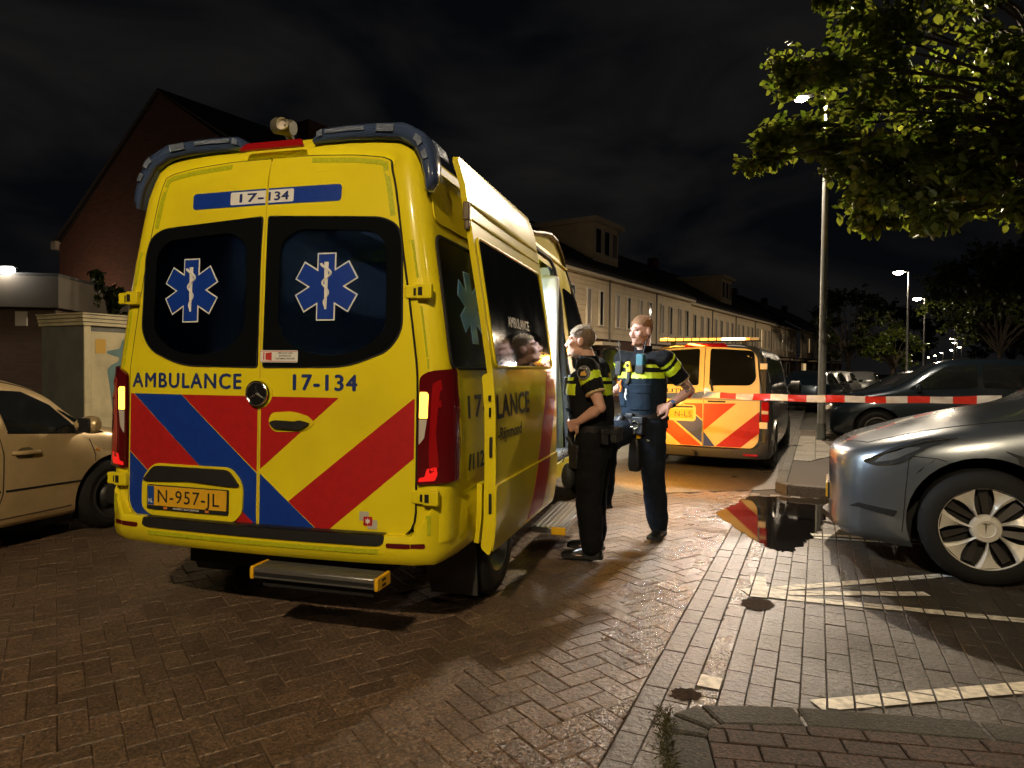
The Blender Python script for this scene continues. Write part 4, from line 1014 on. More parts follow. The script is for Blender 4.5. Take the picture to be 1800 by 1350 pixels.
# ---- cab: side window, pillar trim, mirror
cw = rpoly([(3.55, 1.42), (4.62, 1.42), (4.42, 1.80), (4.08, 2.20), (3.56, 2.22)], .06)
for S, fl in ((SSR, False), (SSL, True)):
    lp = cw
    g = G(); g.sheet([lp], S, (.2, .12), .006, .004, flip=fl); o = g.obj('cab_window', M_glassb, AMB)
g = G(); g.tube([(hw(1.4) + .004, 4.72, 1.42), (hw(1.8) * .99, 4.52, 1.82), (hw(2.2) * .98, 4.20, 2.22), (.80, 4.0, 2.43), (.78, 3.5, 2.51)], .022, 8); g.obj('pillar_trim', M_black, AMB)
g = G(); g.sheet([[(-.72, 1.5), (.72, 1.5), (.66, 2.35), (-.66, 2.35)]], lambda x, z: (x, 5.19 - (z - 1.5) * .80, z), .2, .02, .004, flip=True); g.obj('windscreen', M_glassb, AMB)
def mirror(s):
    g = G(); rings = []
    for z, w_, d_ in ((1.15, .05, .04), (1.18, .095, .07), (1.30, .105, .085), (1.45, .105, .085), (1.62, .10, .08), (1.66, .07, .05)):
        rings.append([(s * (1.235 + w_ * cos(a)), 4.62 + d_ * sin(a), z) for a in [2 * pi * k / 14 for k in range(14)]])
    m_ = g.loft(rings).obj('mirror', M_black, AMB, bevel=0)
    g = G(); g.sheet([rrect(1.15, 1.32, 1.33, 1.63, .03)], lambda x, z: (s * x, 4.528, z), 0, 0, .004, flip=s < 0); g.obj('mirror_glass', M_glassb, m_)
    g = G(); g.sheet([rrect(1.16, 1.31, 1.19, 1.30, .03)], lambda x, z: (s * x, 4.536, z), 0, 0, .004, flip=s < 0); g.obj('mirror_glass', M_glassb, m_)
    G().tube([(s * .98, 4.68, 1.30), (s * 1.14, 4.64, 1.28)], .035, 8).obj('mirror_arm', M_black, m_); G().tube([(s * .97, 4.66, 1.55), (s * 1.14, 4.64, 1.52)], .03, 8).obj('mirror_arm', M_black, m_)
    g = G(); g.box(min(s * 1.325, s * 1.35), max(s * 1.325, s * 1.35), 4.55, 4.66, 1.20, 1.30); g.obj('indicator_lamp', mat('mirror_indicator', (1, .3, .03), .2, emit=((1., .33, .04), 9.)), m_, bevel=.008)
mirror(1); mirror(-1)
# lit side indicator assumed on the front wing, for the amber light on the police van
g = G(); g.box(1.0, 1.03, 5.02, 5.13, .86, .92); g.obj('assumed_indicator', mat('assumed_indicator_lit', (1, .4, .03), .2, emit=((1., .40, .04), 14.)), AMB, bevel=.008)
ld = bpy.data.lights.new('assumed_indicator_light', 'SPOT'); ld.energy = AMBER_W * 5; ld.color = AMBER; ld.shadow_soft_size = .04; ld.spot_size = radians(118); ld.spot_blend = .5
lo = bpy.data.objects.new('assumed_indicator_light', ld); link(lo, AMB); lo.location = (1.06, 5.08, .90); lo.rotation_euler = Vector((.74, .60, -.32)).to_track_quat('-Z', 'Y').to_euler()
# ================================================================ other vehicles
from mathutils.bvhtree import BVHTree
def catmull(P, n):
    """P list of arrays (same shape) -> n samples per span"""
    P = [np.asarray(p, float) for p in P]; out = []
    for i in range(len(P) - 1):
        p0 = P[i - 1] if i else 2 * P[0] - P[1]; p1, p2 = P[i], P[i + 1]; p3 = P[i + 2] if i + 2 < len(P) else 2 * P[-1] - P[-2]
        for k in range(n):
            t = k / n
            out.append(.5 * ((2 * p1) + (-p0 + p2) * t + (2 * p0 - 5 * p1 + 4 * p2 - p3) * t * t + (-p0 + 3 * p1 - 3 * p2 + p3) * t ** 3))
    out.append(P[-1]); return out
def car_shell(stations, nu=5, nv=4):
    """stations: list of (y, [(x, z) ...]) half sections from sill to roof centre; returns closed mesh data"""
    rows = catmull([np.array([(x, y, z) for x, z in sec]) for y, sec in stations], nu)
    full = []
    for r in rows:
        c = catmull(list(r), nv); h = [tuple(p) for p in c]
        full.append(h + [(-x, y, z) for x, y, z in h[-2::-1]])
    g = G(); g.loft(full, closed=True, caps=True); return g
def cut_wheels(me_name, g, cuts, m_body, m_well, parent):
    """boolean out the wheel wells; returns the body object"""
    me = g.mesh(me_name, m_body, 38); me.materials.append(m_well)
    bm = bmesh.new(); bm.from_mesh(me); bmesh.ops.recalc_face_normals(bm, faces=bm.faces[:]); bm.to_mesh(me); bm.free()
    o = link(bpy.data.objects.new(me_name, me))
    tools = []
    for x0, x1, y, z, r in cuts:
        c = G(); c.lathe([(0, x0), (r, x0), (r, x1), (0, x1)], 40, axis='x', M=Matrix.Translation((0, y, z)))
        cm = c.mesh('cut', m_well, 0); b2 = bmesh.new(); b2.from_mesh(cm); bmesh.ops.remove_doubles(b2, verts=b2.verts[:], dist=1e-5); bmesh.ops.recalc_face_normals(b2, faces=b2.faces[:]); b2.to_mesh(cm); b2.free()
        co = link(bpy.data.objects.new('cut', cm)); tools.append(co)
        md = o.modifiers.new('b', 'BOOLEAN'); md.operation = 'DIFFERENCE'; md.object = co; md.solver = 'EXACT'; md.material_mode = 'TRANSFER'
    dg = bpy.context.evaluated_depsgraph_get(); dg.update(); nm = bpy.data.meshes.new_from_object(o.evaluated_get(dg))
    bpy.data.objects.remove(o)
    for t in tools: bpy.data.objects.remove(t)
    nm.name = me_name; nm.shade_smooth(); nm.set_sharp_from_angle(angle=radians(32))
    return link(bpy.data.objects.new(me_name, nm), parent)
class Skin:
    """maps flat drawings onto a body by casting rays"""
    def __init__(s, o): s.t = BVHTree.FromPolygons([tuple(v.co) for v in o.data.vertices], [tuple(p.vertices) for p in o.data.polygons])
    def side(s, sg):
        def f(y, z):
            h = s.t.ray_cast(Vector((sg * 3, y, z)), Vector((-sg, 0, 0)))[0]
            return tuple(h) if h else (sg * .8, y, z)
        return f
    def top(s):
        def f(x, y):
            h = s.t.ray_cast(Vector((x, y, 4)), Vector((0, 0, -1)))[0]
            return tuple(h) if h else (x, y, .8)
        return f
    def front(s, sg=1):
        def f(x, z):
            h = s.t.ray_cast(Vector((x, sg * 3, z)), Vector((0, -sg, 0)))[0]
            return tuple(h) if h else (x, 0, z)
        return f
def seam(pts, f, m, parent, r=.004, name='panel_seam', off=0.):
    P = []
    for a, b in zip(pts[:-1], pts[1:]):
        n = max(2, int((Vector(b) - Vector(a)).length / .05)); P += [Vector(f(*(Vector(a).lerp(Vector(b), k / n)))) for k in range(n)]
    P.append(Vector(f(*pts[-1]))); return G().tube(P, r, 5).obj(name, m, parent)

M_seam = mat('panel_gap', (.006, .006, .006), .8)
M_carglass = mat('car_glass_dark', (.010, .012, .013), .05, spec=.7, rvar=(6, .03, .10))
M_trim = mat('arch_trim', (.018, .018, .019), .55, bump=(150, .15))

# ---------------------------------------------------------------- grey electric crossover, front toward the street
TU = Vector((-.904, .427, 0)); TAZ = atan2(-.904, .427)
CARG = thing('parked_car', 'blue-grey metallic crossover with seven-spoke wheels, nose at the puddle', 'car', (2.727, 5.79, 0), -TAZ)
M_grey = mat('blue_grey_metallic', (.19, .215, .25), .30, .75, coat=1., coat_rough=.04, var=(3, .06))
S_ = [(.0, [(.20, .26), (.24, .30), (.26, .42), (.26, .60), (.24, .70), (.20, .745), (.10, .765), (0, .77)]),
      (-.05, [(.52, .22), (.58, .27), (.60, .42), (.60, .60), (.57, .73), (.48, .79), (.25, .815), (0, .82)]),
      (-.16, [(.74, .20), (.80, .26), (.82, .42), (.82, .60), (.78, .78), (.66, .85), (.35, .875), (0, .88)]),
      (-.36, [(.86, .19), (.92, .26), (.945, .42), (.95, .62), (.92, .83), (.80, .915), (.42, .935), (0, .945)]),
      (-.60, [(.93, .19), (.985, .26), (1.00, .42), (1.015, .66), (.99, .89), (.86, .985), (.45, 1.02), (0, 1.03)]),
      (-.92, [(.95, .19), (1.0, .26), (1.02, .45), (1.04, .72), (1.015, .945), (.89, 1.055), (.46, 1.11), (0, 1.125)]),
      (-1.25, [(.95, .19), (1.0, .26), (1.015, .45), (1.035, .74), (1.015, .985), (.91, 1.105), (.48, 1.19), (0, 1.21)]),
      (-1.55, [(.95, .19), (1.0, .26), (1.01, .45), (1.03, .74), (1.015, 1.02), (.93, 1.13), (.62, 1.33), (0, 1.36)]),
      (-2.05, [(.95, .19), (1.0, .26), (1.01, .45), (1.03, .74), (1.015, 1.05), (.92, 1.20), (.74, 1.57), (0, 1.62)]),
      (-2.7, [(.95, .19), (1.0, .26), (1.01, .45), (1.03, .74), (1.015, 1.08), (.90, 1.27), (.70, 1.70), (0, 1.755)]),
      (-3.6, [(.95, .19), (1.0, .26), (1.01, .45), (1.03, .76), (1.02, 1.11), (.90, 1.28), (.68, 1.62), (0, 1.68)]),
      (-4.5, [(.92, .22), (.97, .30), (1.0, .50), (1.01, .80), (.99, 1.12), (.88, 1.20), (.60, 1.34), (0, 1.38)]),
      (-5.0, [(.80, .32), (.84, .38), (.88, .55), (.88, .85), (.85, 1.05), (.75, 1.12), (.45, 1.15), (0, 1.16)])]
WY, WR = -.945, .385
gb = cut_wheels('body', car_shell(S_), [(-1.3, -.62, WY, .40, .455), (.62, 1.3, WY, .40, .455), (-1.3, -.62, -4.05, .40, .455), (.62, 1.3, -4.05, .40, .455)], M_grey, M_dark, CARG)
sk = Skin(gb); fL = sk.side(-1); fT = sk.top(); fF = sk.front()
def arch_ring(r0, r1, a0, a1, cy, cz, n=18): return arc(cy, cz, r1, a0, a1, n) + arc(cy, cz, r0, a1, a0, n)
for sg in (-1, 1):
    for cy in (WY, -4.05):
        f = sk.side(sg)
        g = G(); g.sheet([arch_ring(.452, .515, -18, 198, cy, .40)], lambda y, z, f=f, sg=sg, cy=cy: (sg * max(abs(f(cy + (y - cy) * .54 / sqrt((y - cy) ** 2 + (z - .40) ** 2), max(.22, .40 + (z - .40) * .54 / sqrt((y - cy) ** 2 + (z - .40) ** 2)))[0]), .94), y, z), .08, -.012, .018, flip=sg < 0); g.obj('arch_trim', M_trim, gb, bevel=.004)
# headlights
hl_ = rpoly([(-.215, .765), (-.30, .745), (-.44, .775), (-.62, .90), (-.80, .975), (-.60, .955), (-.40, .875)], .03)
M_hl = mat('headlight_glass', (.035, .037, .04), .06, coat=1., spec=.7)
for sg in (-1, 1):
    f = sk.side(sg); g = G(); g.sheet([[(y, z) for y, z in hl_]], f, .05, .002, .006, flip=sg < 0); h_ = g.obj('headlight', M_hl, CARG)
    g = G(); g.tube([Vector(f(y, z)) + Vector((sg * .012, .004, 0)) for y, z in ((-.235, .768), (-.42, .862), (-.62, .940), (-.74, .966))], .006, 6); g.obj('light_strip', M_chrome, h_)
    g = G(); g.sheet([rpoly([(-.29, .765), (-.42, .80), (-.58, .895), (-.50, .89), (-.36, .83)], .02)], f, .05, .0085, .002, flip=sg < 0); g.obj('lamp_reflector', mat('lamp_reflector', (.16, .17, .18), .2, .5), h_)
    seam([(-.47, .30), (-.485, .60), (-.50, .80), (-.52, .835)], f, M_seam, gb, .003); seam([(-.50, .835), (-.66, .83), (-.72, .815)], f, M_seam, gb, .003)
    g = G(); g.sheet([rpoly([(-.14, .425), (-.20, .43), (-.42, .40), (-.44, .445), (-.20, .465)], .01)], f, .04, .002, .004, flip=sg < 0); g.obj('intake', M_dark, CARG)
    seam([(-1.62, .30), (-1.60, .80), (-1.56, 1.05)], f, M_seam, gb, .003)
    g = G(); g.sheet([rpoly([(-1.75, 1.14), (-3.9, 1.20), (-3.3, 1.60), (-2.5, 1.64), (-2.15, 1.52)], .05)], f, .12, .002, .004, flip=sg < 0); g.obj('side_window', M_carglass, CARG)
    g = G(); rings = [[(sg * (1.03 + .10 * k + .06 * cos(a)), -1.72 + (.05 + .02 * k) * sin(a), 1.15 + .07 * cos(a) * .9 + .02 * k) for a in [2 * pi * j / 12 for j in range(12)]] for k in (0, .8, 1.8)]
    g.loft(rings).obj('mirror', M_black, CARG)
seam([(-.70, -.26), (-.78, -.55), (-.86, -1.0), (-.90, -1.32)], fT, M_seam, gb, .004, 'bonnet_seam'); seam([(.70, -.26), (.78, -.55), (.86, -1.0), (.90, -1.32)], fT, M_seam, gb, .004, 'bonnet_seam')
seam([(-.70, -.26), (-.35, -.13), (0, -.10), (.35, -.13), (.70, -.26)], fT, M_seam, gb, .004, 'bonnet_seam')
g = G(); g.sheet([rpoly([(-.86, -1.42), (.86, -1.42), (.66, -2.15), (-.66, -2.15)], .08)], fT, .12, .003, .004); g.obj('windscreen', M_carglass, CARG)
g = G(); g.sheet([rrect(-.64, .64, -3.6, -2.25, .1)], fT, .15, .003, .003); g.obj('roof_glass', M_carglass, CARG)
g = G(); g.sheet([rpoly([(-.85, -.44), (-.55, -.20), (0, -.10), (.55, -.20), (.85, -.44), (.80, -.30), (.5, -.06), (0, .05), (-.5, -.06), (-.8, -.30)], .05)], lambda x, y: (x, y, .20), .1, 0, .05); g.obj('front_lip', M_trim, CARG, bevel=.015)
g = G(); g.box(-.26, .26, .005, .022, .385, .50); g.obj('number_plate', M_plate, CARG, bevel=.004)
g = G(); g.box(-.27, .27, -.02, .008, .375, .51); g.obj('plate_holder', M_black, CARG, bevel=.004)
g = G(); g.box(-.80, .80, -4.8, -.6, .17, .40); g.obj('underbody', M_dark, CARG)
# seven-spoke aero wheel
M_cover = mat('wheel_cover_silver', (.72, .69, .62), .38, .25, var=(9, .08))
M_coverdk = mat('wheel_cover_dark', (.030, .029, .028), .45, .3)
def aero_wheel(x, y, s):
    w_ = bpy.data.objects.new('wheel', None); link(w_, CARG); w_.location = (x, y, WR)
    W = .26; R = WR; rim = .272
    pr = [(rim, -W / 2), (R - .06, -W / 2 - .006), (R - .02, -W / 2 + .02), (R, -W / 2 + .05), (R, W / 2 - .05), (R - .02, W / 2 - .02), (R - .06, W / 2 + .006), (rim + .01, W / 2 - .004), (rim, W / 2 - .014), (rim - .005, 0), (rim, -W / 2)]
    G().lathe(pr, 48, axis='x').obj('tyre', M_tyre, w_)
    G().lathe([(0, s * .02), (rim - .01, s * .03), (rim - .006, s * .10), (rim + .006, s * .118)], 48, axis='x').obj('wheel_well', M_coverdk, w_)
    G().lathe([(rim - .008, s * .112), (rim - .004, s * .124), (rim + .008, s * .122), (rim + .008, s * .112)], 48, axis='x').obj('rim', M_cover, w_)
    mesh_ = None
    for k in range(7):
        a = 2 * pi * k / 7 + .30
        def P(r, da, h): return (s * h, r * sin(a + da), r * cos(a + da))
        # broad outer blade narrowing to the hub with a raised leading ridge
        n = 7; L1, L2, L3, L4 = [], [], [], []
        for i in range(n):
            t = i / (n - 1); r = .075 + t * (rim - .082); half = .14 + .02 * (1 - t) + .36 * max(0, t - .30) ** 1.1
            lead = .30 - .30 * t
            L1.append(P(r, lead - .05, .118 - .012 * sin(pi * t))); L2.append(P(r, lead + .035, .128 - .01 * sin(pi * t))); L3.append(P(r, lead + .05 + half * (.2 + .95 * t), .116 - .03 * (1 - t) - .008 * t)); L4.append(P(r, lead + .05 + half * (.2 + .95 * t), .085))
        g = G(); g.loft([L1, L2, L3, L4], closed=False, caps=False)
        L0 = [P(.075 + i / (n - 1) * (rim - .082), .30 - .30 * i / (n - 1) - .06, .085) for i in range(n)]
        g.loft([L0, L1], closed=False, caps=False)
        me = g.mesh('spoke', M_cover, 30); link(bpy.data.objects.new('spoke', me), w_)
        g = G(); g.loft([[P(.09, .36, .080), P(rim - .02, .56, .080)], [P(.09, .72, .060), P(rim - .02, .78, .060)]], closed=False, caps=False); g.obj('spoke_insert', mat('spoke_insert', (.055, .052, .05), .4, .3), w_)
    G().lathe([(.095, s * .095), (.085, s * .122), (.055, s * .126), (.052, s * .118), (0, s * .118)], 32, axis='x').obj('hub_cap', M_cover, w_)
    g = G(); g.add([(s * .1195, -.006, .04), (s * .1195, .006, .04), (s * .1195, .002, -.04)], [(0, 1, 2)]); g.box(min(s * .119, s * .1205), max(s * .119, s * .1205), -.022, .022, .030, .038); g.obj('hub_mark', M_chrome, w_, smooth=0)
    return w_
for s in (-1, 1):
    aero_wheel(s * .925, WY, s); aero_wheel(s * .925, -4.05, s)

# ---------------------------------------------------------------- gold hatchback on the left
GAZ = radians(18)
CARO = thing('parked_car', 'gold hatchback with dusty door, cut by the left edge behind the ambulance', 'car', (-4.02, 6.83, 0), -GAZ)
M_gold = mat('gold_metallic', (.66, .49, .26), .36, .30, coat=.7, coat_rough=.08, var=(2.5, .08), mottle=(5, (.33, .25, .14), .35))
S_ = [(.0, [(.30, .25), (.34, .30), (.36, .42), (.35, .55), (.30, .62), (.20, .65), (.10, .66), (0, .66)]),
      (-.12, [(.60, .20), (.66, .27), (.69, .42), (.68, .60), (.62, .70), (.50, .735), (.25, .75), (0, .755)]),
      (-.35, [(.70, .19), (.76, .25), (.79, .42), (.795, .62), (.75, .77), (.62, .81), (.30, .83), (0, .835)]),
      (-.70, [(.73, .19), (.775, .24), (.80, .42), (.81, .64), (.79, .82), (.68, .875), (.32, .90), (0, .905)]),
      (-.92, [(.74, .19), (.775, .24), (.80, .42), (.815, .65), (.79, .845), (.70, .93), (.42, 1.0), (0, 1.02)]),
      (-1.20, [(.74, .19), (.775, .24), (.80, .42), (.815, .66), (.795, .87), (.70, 1.04), (.55, 1.19), (0, 1.24)]),
      (-1.60, [(.74, .19), (.775, .24), (.80, .42), (.815, .67), (.80, .895), (.70, 1.12), (.55, 1.31), (0, 1.37)]),
      (-2.2, [(.74, .19), (.775, .24), (.80, .42), (.815, .67), (.80, .92), (.69, 1.16), (.54, 1.35), (0, 1.42)]),
      (-2.9, [(.74, .20), (.775, .25), (.80, .44), (.82, .68), (.80, .94), (.68, 1.13), (.52, 1.29), (0, 1.36)]),
      (-3.4, [(.70, .24), (.74, .30), (.77, .45), (.78, .70), (.74, .94), (.64, 1.05), (.44, 1.14), (0, 1.18)]),
      (-3.65, [(.5, .32), (.54, .36), (.58, .46), (.60, .68), (.56, .86), (.46, .92), (.30, .95), (0, .96)])]
ob = cut_wheels('body', car_shell(S_), [(-1.2, -.5, -.72, .30, .345), (.5, 1.2, -.72, .30, .345), (-1.2, -.5, -3.0, .30, .345), (.5, 1.2, -3.0, .30, .345)], M_gold, M_dark, CARO)
sk = Skin(ob)
for sg in (1, -1):
    f = sk.side(sg)
    g = G(); g.sheet([rpoly([(-1.02, .855), (-1.62, .905), (-1.66, 1.22), (-1.42, 1.20), (-1.20, 1.085)], [.02, .02, .03, .06, .05])], f, .06, .003, .004, flip=sg < 0); w_ = g.obj('door_window', M_carglass, CARO)
    seam([(-1.02, .855), (-1.62, .905)], f, M_seam, w_, .008, 'window_seal', 0); seam([(-1.02, .855), (-1.20, 1.085), (-1.42, 1.20), (-1.66, 1.22)], f, M_seam, w_, .007, 'window_seal')
    g = G(); g.sheet([rpoly([(-1.70, .91), (-2.55, .95), (-2.45, 1.21), (-1.73, 1.225)], .03)], f, .08, .003, .004, flip=sg < 0); g.obj('rear_window', M_carglass, CARO)
    g = G(); g.sheet([rpoly([(-.80, .835), (-.97, .850), (-1.14, 1.05), (-1.08, 1.02)], .012)], f, .05, .003, .004, flip=sg < 0); g.obj('quarter_light', M_carglass, CARO)
    seam([(-.93, .26), (-.90, .45), (-.90, .66), (-.95, .80)], f, M_seam, ob, .0035, 'door_seam'); seam([(-1.72, .25), (-1.66, .45), (-1.66, .75), (-1.69, .90), (-1.70, 1.2)], f, M_seam, ob, .0035, 'door_seam')
    seam([(-.95, .265), (-1.7, .262), (-2.5, .27)], f, M_chrome, ob, .006, 'sill_strip')
    seam([(-1.03, .458), (-1.64, .470)], f, M_trim, ob, .008, 'rub_strip'); seam([(-1.68, .472), (-2.6, .49)], f, M_trim, ob, .008, 'rub_strip')
    seam([(-.72, .93), (-.90, 1.01), (-1.15, 1.18), (-1.5, 1.30), (-2.2, 1.36)], lambda y, z: (sg * .60, y, z) if False else f(y, z), M_seam, ob, .004, 'roof_seam') if False else None
    # handle in its scoop
    g = G(); g.sheet([rpoly([(-1.44, .70), (-1.56, .70), (-1.58, .745), (-1.54, .785), (-1.46, .785), (-1.42, .745)], .03)], f, .05, .001, .002, flip=sg < 0); h_ = g.obj('handle_scoop', mat('gold_scoop', (.22, .18, .11), .45, .5), CARO)
    g = G(); g.tube([Vector(f(y, z)) + Vector((sg * o_, 0, 0)) for y, z, o_ in ((-1.39, .742, .0), (-1.42, .744, .022), (-1.5, .747, .026), (-1.57, .749, .022), (-1.60, .75, .0))], .014, 8, flat=1.2); g.obj('door_handle', M_gold, h_)
    g = G(); rings = []
    for k, (dx, ry, rz_) in enumerate(((.0, .03, .03), (.04, .05, .055), (.10, .062, .075), (.17, .058, .07), (.20, .03, .04))):
        rings.append([(sg * (.80 + dx), -1.06 + ry * sin(a) + .03 * (k > 1), .925 + rz_ * cos(a)) for a in [2 * pi * j / 14 for j in range(14)]])
    m_ = g.loft(rings).obj('mirror', M_gold, CARO)
    g = G(); g.box(min(sg * .85, sg * .98), max(sg * .85, sg * .98), -1.10, -1.085, .865, .985); g.obj('mirror_glass', M_black, m_, bevel=.01)
    g = G(); g.tube([(sg * .78, -1.05, .86), (sg * .86, -1.06, .875)], .02, 8); g.obj('mirror_foot', M_black, m_)
    g = G(); g.sheet([rpoly([(-.86, .69), (-.90, .70), (-.88, .72)], .006)], f, 0, .002, .006, flip=sg < 0); g.obj('side_repeater', M_amberon if False else mat('repeater_amber', (.6, .25, .03), .2), CARO)
    for cy in (-.72, -3.0): wheel(CARO, sg * .72, cy, R=.295, W=.19, rim=.19, side=sg)
sT = sk.top()
g = G(); g.sheet([rpoly([(-.62, -.84), (.62, -.84), (.48, -1.40), (-.48, -1.40)], .06)], sT, .1, .003, .004); g.obj('windscreen', M_carglass, CARO)
seam([(.60, -.90), (.60, -1.15), (.585, -1.5), (.575, -2.2)], sT, M_seam, ob, .005, 'roof_seam')
g = G(); g.box(-.68, .68, -3.3, -.2, .17, .40); g.obj('underbody', M_dark, CARO)

# ---------------------------------------------------------------- generic parked cars (further away)
def parked_car(label, loc, az, paint, scale=1., suv=False, group=None, detail=True, L=4.3):
    t = thing('parked_car', label, 'car', loc, -az, group); t.scale = (scale,) * 3
    H = 1.62 if suv else 1.46; k = H / 1.46
    Z = lambda z: z * (1 + (k - 1) * min(1, z / .9))
    base = [(.0, [(.35, .28), (.40, .34), (.42, .44), (.40, .58), (.34, .64), (.22, .67), (0, .68)]),
      (-.12, [(.70, .22), (.76, .29), (.78, .44), (.76, .62), (.66, .73), (.40, .765), (0, .775)]),
      (-.45, [(.80, .20), (.86, .26), (.885, .44), (.88, .68), (.78, .82), (.42, .86), (0, .87)]),
      (-.95, [(.82, .20), (.87, .26), (.90, .45), (.90, .72), (.83, .90), (.50, .96), (0, .98)]),
      (-1.25, [(.82, .20), (.87, .26), (.90, .45), (.90, .74), (.83, .94), (.55, 1.08), (0, 1.11)]),
      (-1.75, [(.82, .20), (.87, .26), (.90, .45), (.90, .75), (.82, .98), (.62, 1.34), (0, 1.40)]),
      (-2.3, [(.82, .20), (.87, .26), (.90, .45), (.90, .76), (.82, 1.0), (.62, 1.40), (0, 1.46)]),
      (-3.1, [(.82, .21), (.87, .27), (.90, .46), (.90, .77), (.82, 1.01), (.61, 1.37), (0, 1.43)]),
      (-3.75, [(.80, .23), (.85, .29), (.88, .47), (.88, .80), (.80, 1.0), (.56, 1.18), (0, 1.23)]),
      (-4.15, [(.76, .27), (.80, .33), (.83, .48), (.82, .80), (.75, .95), (.52, 1.02), (0, 1.04)]),
      (-4.3, [(.45, .34), (.50, .40), (.52, .5), (.52, .72), (.46, .86), (.32, .92), (0, .93)])]
    kl = L / 4.3; st_ = [(y * kl, [(x, Z(z)) for x, z in s]) for y, s in base]
    wy = (-.82 * kl, -3.45 * kl); wr = .32 * (1.08 if suv else 1.)
    if detail: b = cut_wheels('body', car_shell(st_, 4, 3), [(-1.2, -.6, y, wr, wr + .05) for y in wy] + [(.6, 1.2, y, wr, wr + .05) for y in wy], paint, M_dark, t)
    else: b = car_shell(st_, 3, 2).obj('body', paint, t)
    sk = Skin(b)
    for sg in (-1, 1):
        f = sk.side(sg)
        g = G(); g.sheet([rpoly([(-1.28 * kl, Z(.96)), (-2.25 * kl, Z(1.0)), (-2.25 * kl, Z(1.36)), (-1.80 * kl, Z(1.31))], .04)], f, .12, .003, .005, flip=sg < 0); g.obj('side_window', M_carglass, t)
        g = G(); g.sheet([rpoly([(-2.33 * kl, Z(1.0)), (-3.55 * kl, Z(1.02)), (-3.15 * kl, Z(1.33)), (-2.33 * kl, Z(1.36))], .05)], f, .12, .003, .005, flip=sg < 0); g.obj('side_window', M_carglass, t)
        ff = sk.front(1); fb = sk.front(-1)
        g = G(); lp = rpoly([(sg * .46, Z(.60)), (sg * .70, Z(.62)), (sg * .74, Z(.70)), (sg * .50, Z(.67))], .02); g.sheet([lp], ff, .08, .004, .006, flip=True); g.obj('headlight', M_clear, t)
        g = G(); lp = rpoly([(sg * .42, Z(.72)), (sg * .72, Z(.72)), (sg * .70, Z(.86)), (sg * .46, Z(.84))], .03); g.sheet([lp], fb, .08, .004, .006); g.obj('tail_light', M_lensred, t)
        for y in wy: wheel(t, sg * .80, y, R=wr, W=.2, rim=.2, side=sg)
        g = G(); rings = [[(sg * (.84 + dx), -1.42 * kl + ry * sin(a), Z(.98) + rz_ * cos(a)) for a in [2 * pi * j / 10 for j in range(10)]] for dx, ry, rz_ in ((0, .03, .03), (.08, .06, .07), (.17, .05, .06), (.19, .02, .03))]
        g.loft(rings).obj('mirror', M_black if not suv else paint, t)
    fT = sk.top()
    g = G(); g.sheet([rpoly([(-.66, -1.06 * kl), (.66, -1.06 * kl), (.52, -1.72 * kl), (-.52, -1.72 * kl)], .06)], fT, .12, .004, .005); g.obj('windscreen', M_carglass, t)
    g = G(); g.sheet([rpoly([(-.50, -3.30 * kl), (.50, -3.30 * kl), (.56, -3.82 * kl), (-.56, -3.82 * kl)], .06)], fT, .12, .004, .005, flip=True); g.obj('rear_screen', M_carglass, t)
    g = G(); g.box(-.72, .72, -4.0 * kl, -.2, .18, .42); g.obj('underbody', M_dark, t)
    return t
M_pdark = mat('paint_blue_black', (.012, .022, .035), .28, .5, coat=1.); M_pwhite = mat('paint_white', (.55, .55, .53), .35, coat=.8); M_pgrey = mat('paint_silver', (.30, .31, .31), .33, .6, coat=.8); M_pblack = mat('paint_black', (.01, .01, .011), .28, coat=1.)
PA = radians(24.3 - 90)
parked_car('dark blue crossover parked beyond the lamp post with its nose to the pavement', (6.35, 13.75, 0), PA, M_pdark, 1.04, True, L=4.5)
parked_car('black car parked beyond the dark blue crossover, mostly hidden by it', (8.0, 17.6, 0), PA, M_pblack, 1., False)
PB = radians(33.4)
for i, (x, y, az, m, lb) in enumerate(((12.6, 27.5, PB, M_pdark, 'dark car parked by the houses, first past the police van mirror'), (14.9, 31.5, PB, M_pgrey, 'pale silver car parked by the houses, left of the lamp post'), (17.3, 35.3, PB, M_pwhite, 'white car parked by the houses, just behind the lamp post'), (21.2, 40.5, PB, M_pgrey, 'silver car parked by the houses right of the lamp post, rear toward us'))):
    parked_car(lb, (x, y, 0), az, m, group='cars parked along the houses', detail=False)
for x, y, az, m, lb in ((25.4, 36.0, PA, M_pblack, 'black car in the far bays under the second street lamp'), (28.3, 44.5, PA, M_pgrey, 'grey car in the far bays right of the second street lamp'), (15.6, 23.4, PA, M_pwhite, 'pale car in the bays behind the dark parked cars')):
    parked_car(lb, (x, y, 0), az, m, group='cars in the far parking bays', detail=False)
# ================================================================ police van
PAZ = radians(25.5)
POL = thing('police_van', 'dark grey police van with red, blue and yellow rear stripes and roof light bar', 'van', (2.69, 9.5, 0), -PAZ)
M_pvg = mat('police_grey', (.10, .105, .11), .3, .5, coat=.9)
M_pvy = mat('police_yellow', (.72, .58, .28), .4, coat=.3, var=(3, .05))
M_pvo = mat('police_red_orange', (.62, .045, .012), .42, coat=.2)
M_pvw = mat('police_white', (.74, .70, .62), .4, coat=.3)
half2 = [(.875, .30), (.895, .42), (.90, .70), (.90, .95), (.885, 1.10), (.86, 1.25), (.82, 1.45), (.775, 1.62), (.73, 1.70), (.65, 1.755), (.45, 1.79), (.2, 1.80), (0, 1.805)]
def hw2(z): return interp(z, [q[1] for q in half2[:9]], [q[0] for q in half2[:9]])
def yr2(z): return interp(z, [.2, 1.0, 1.2, 1.6, 1.75, 1.81], [0, 0, .025, .08, .13, .20])
def SP(x, z): return (x, yr2(z) + .04 * (x / .8) ** 2, z)
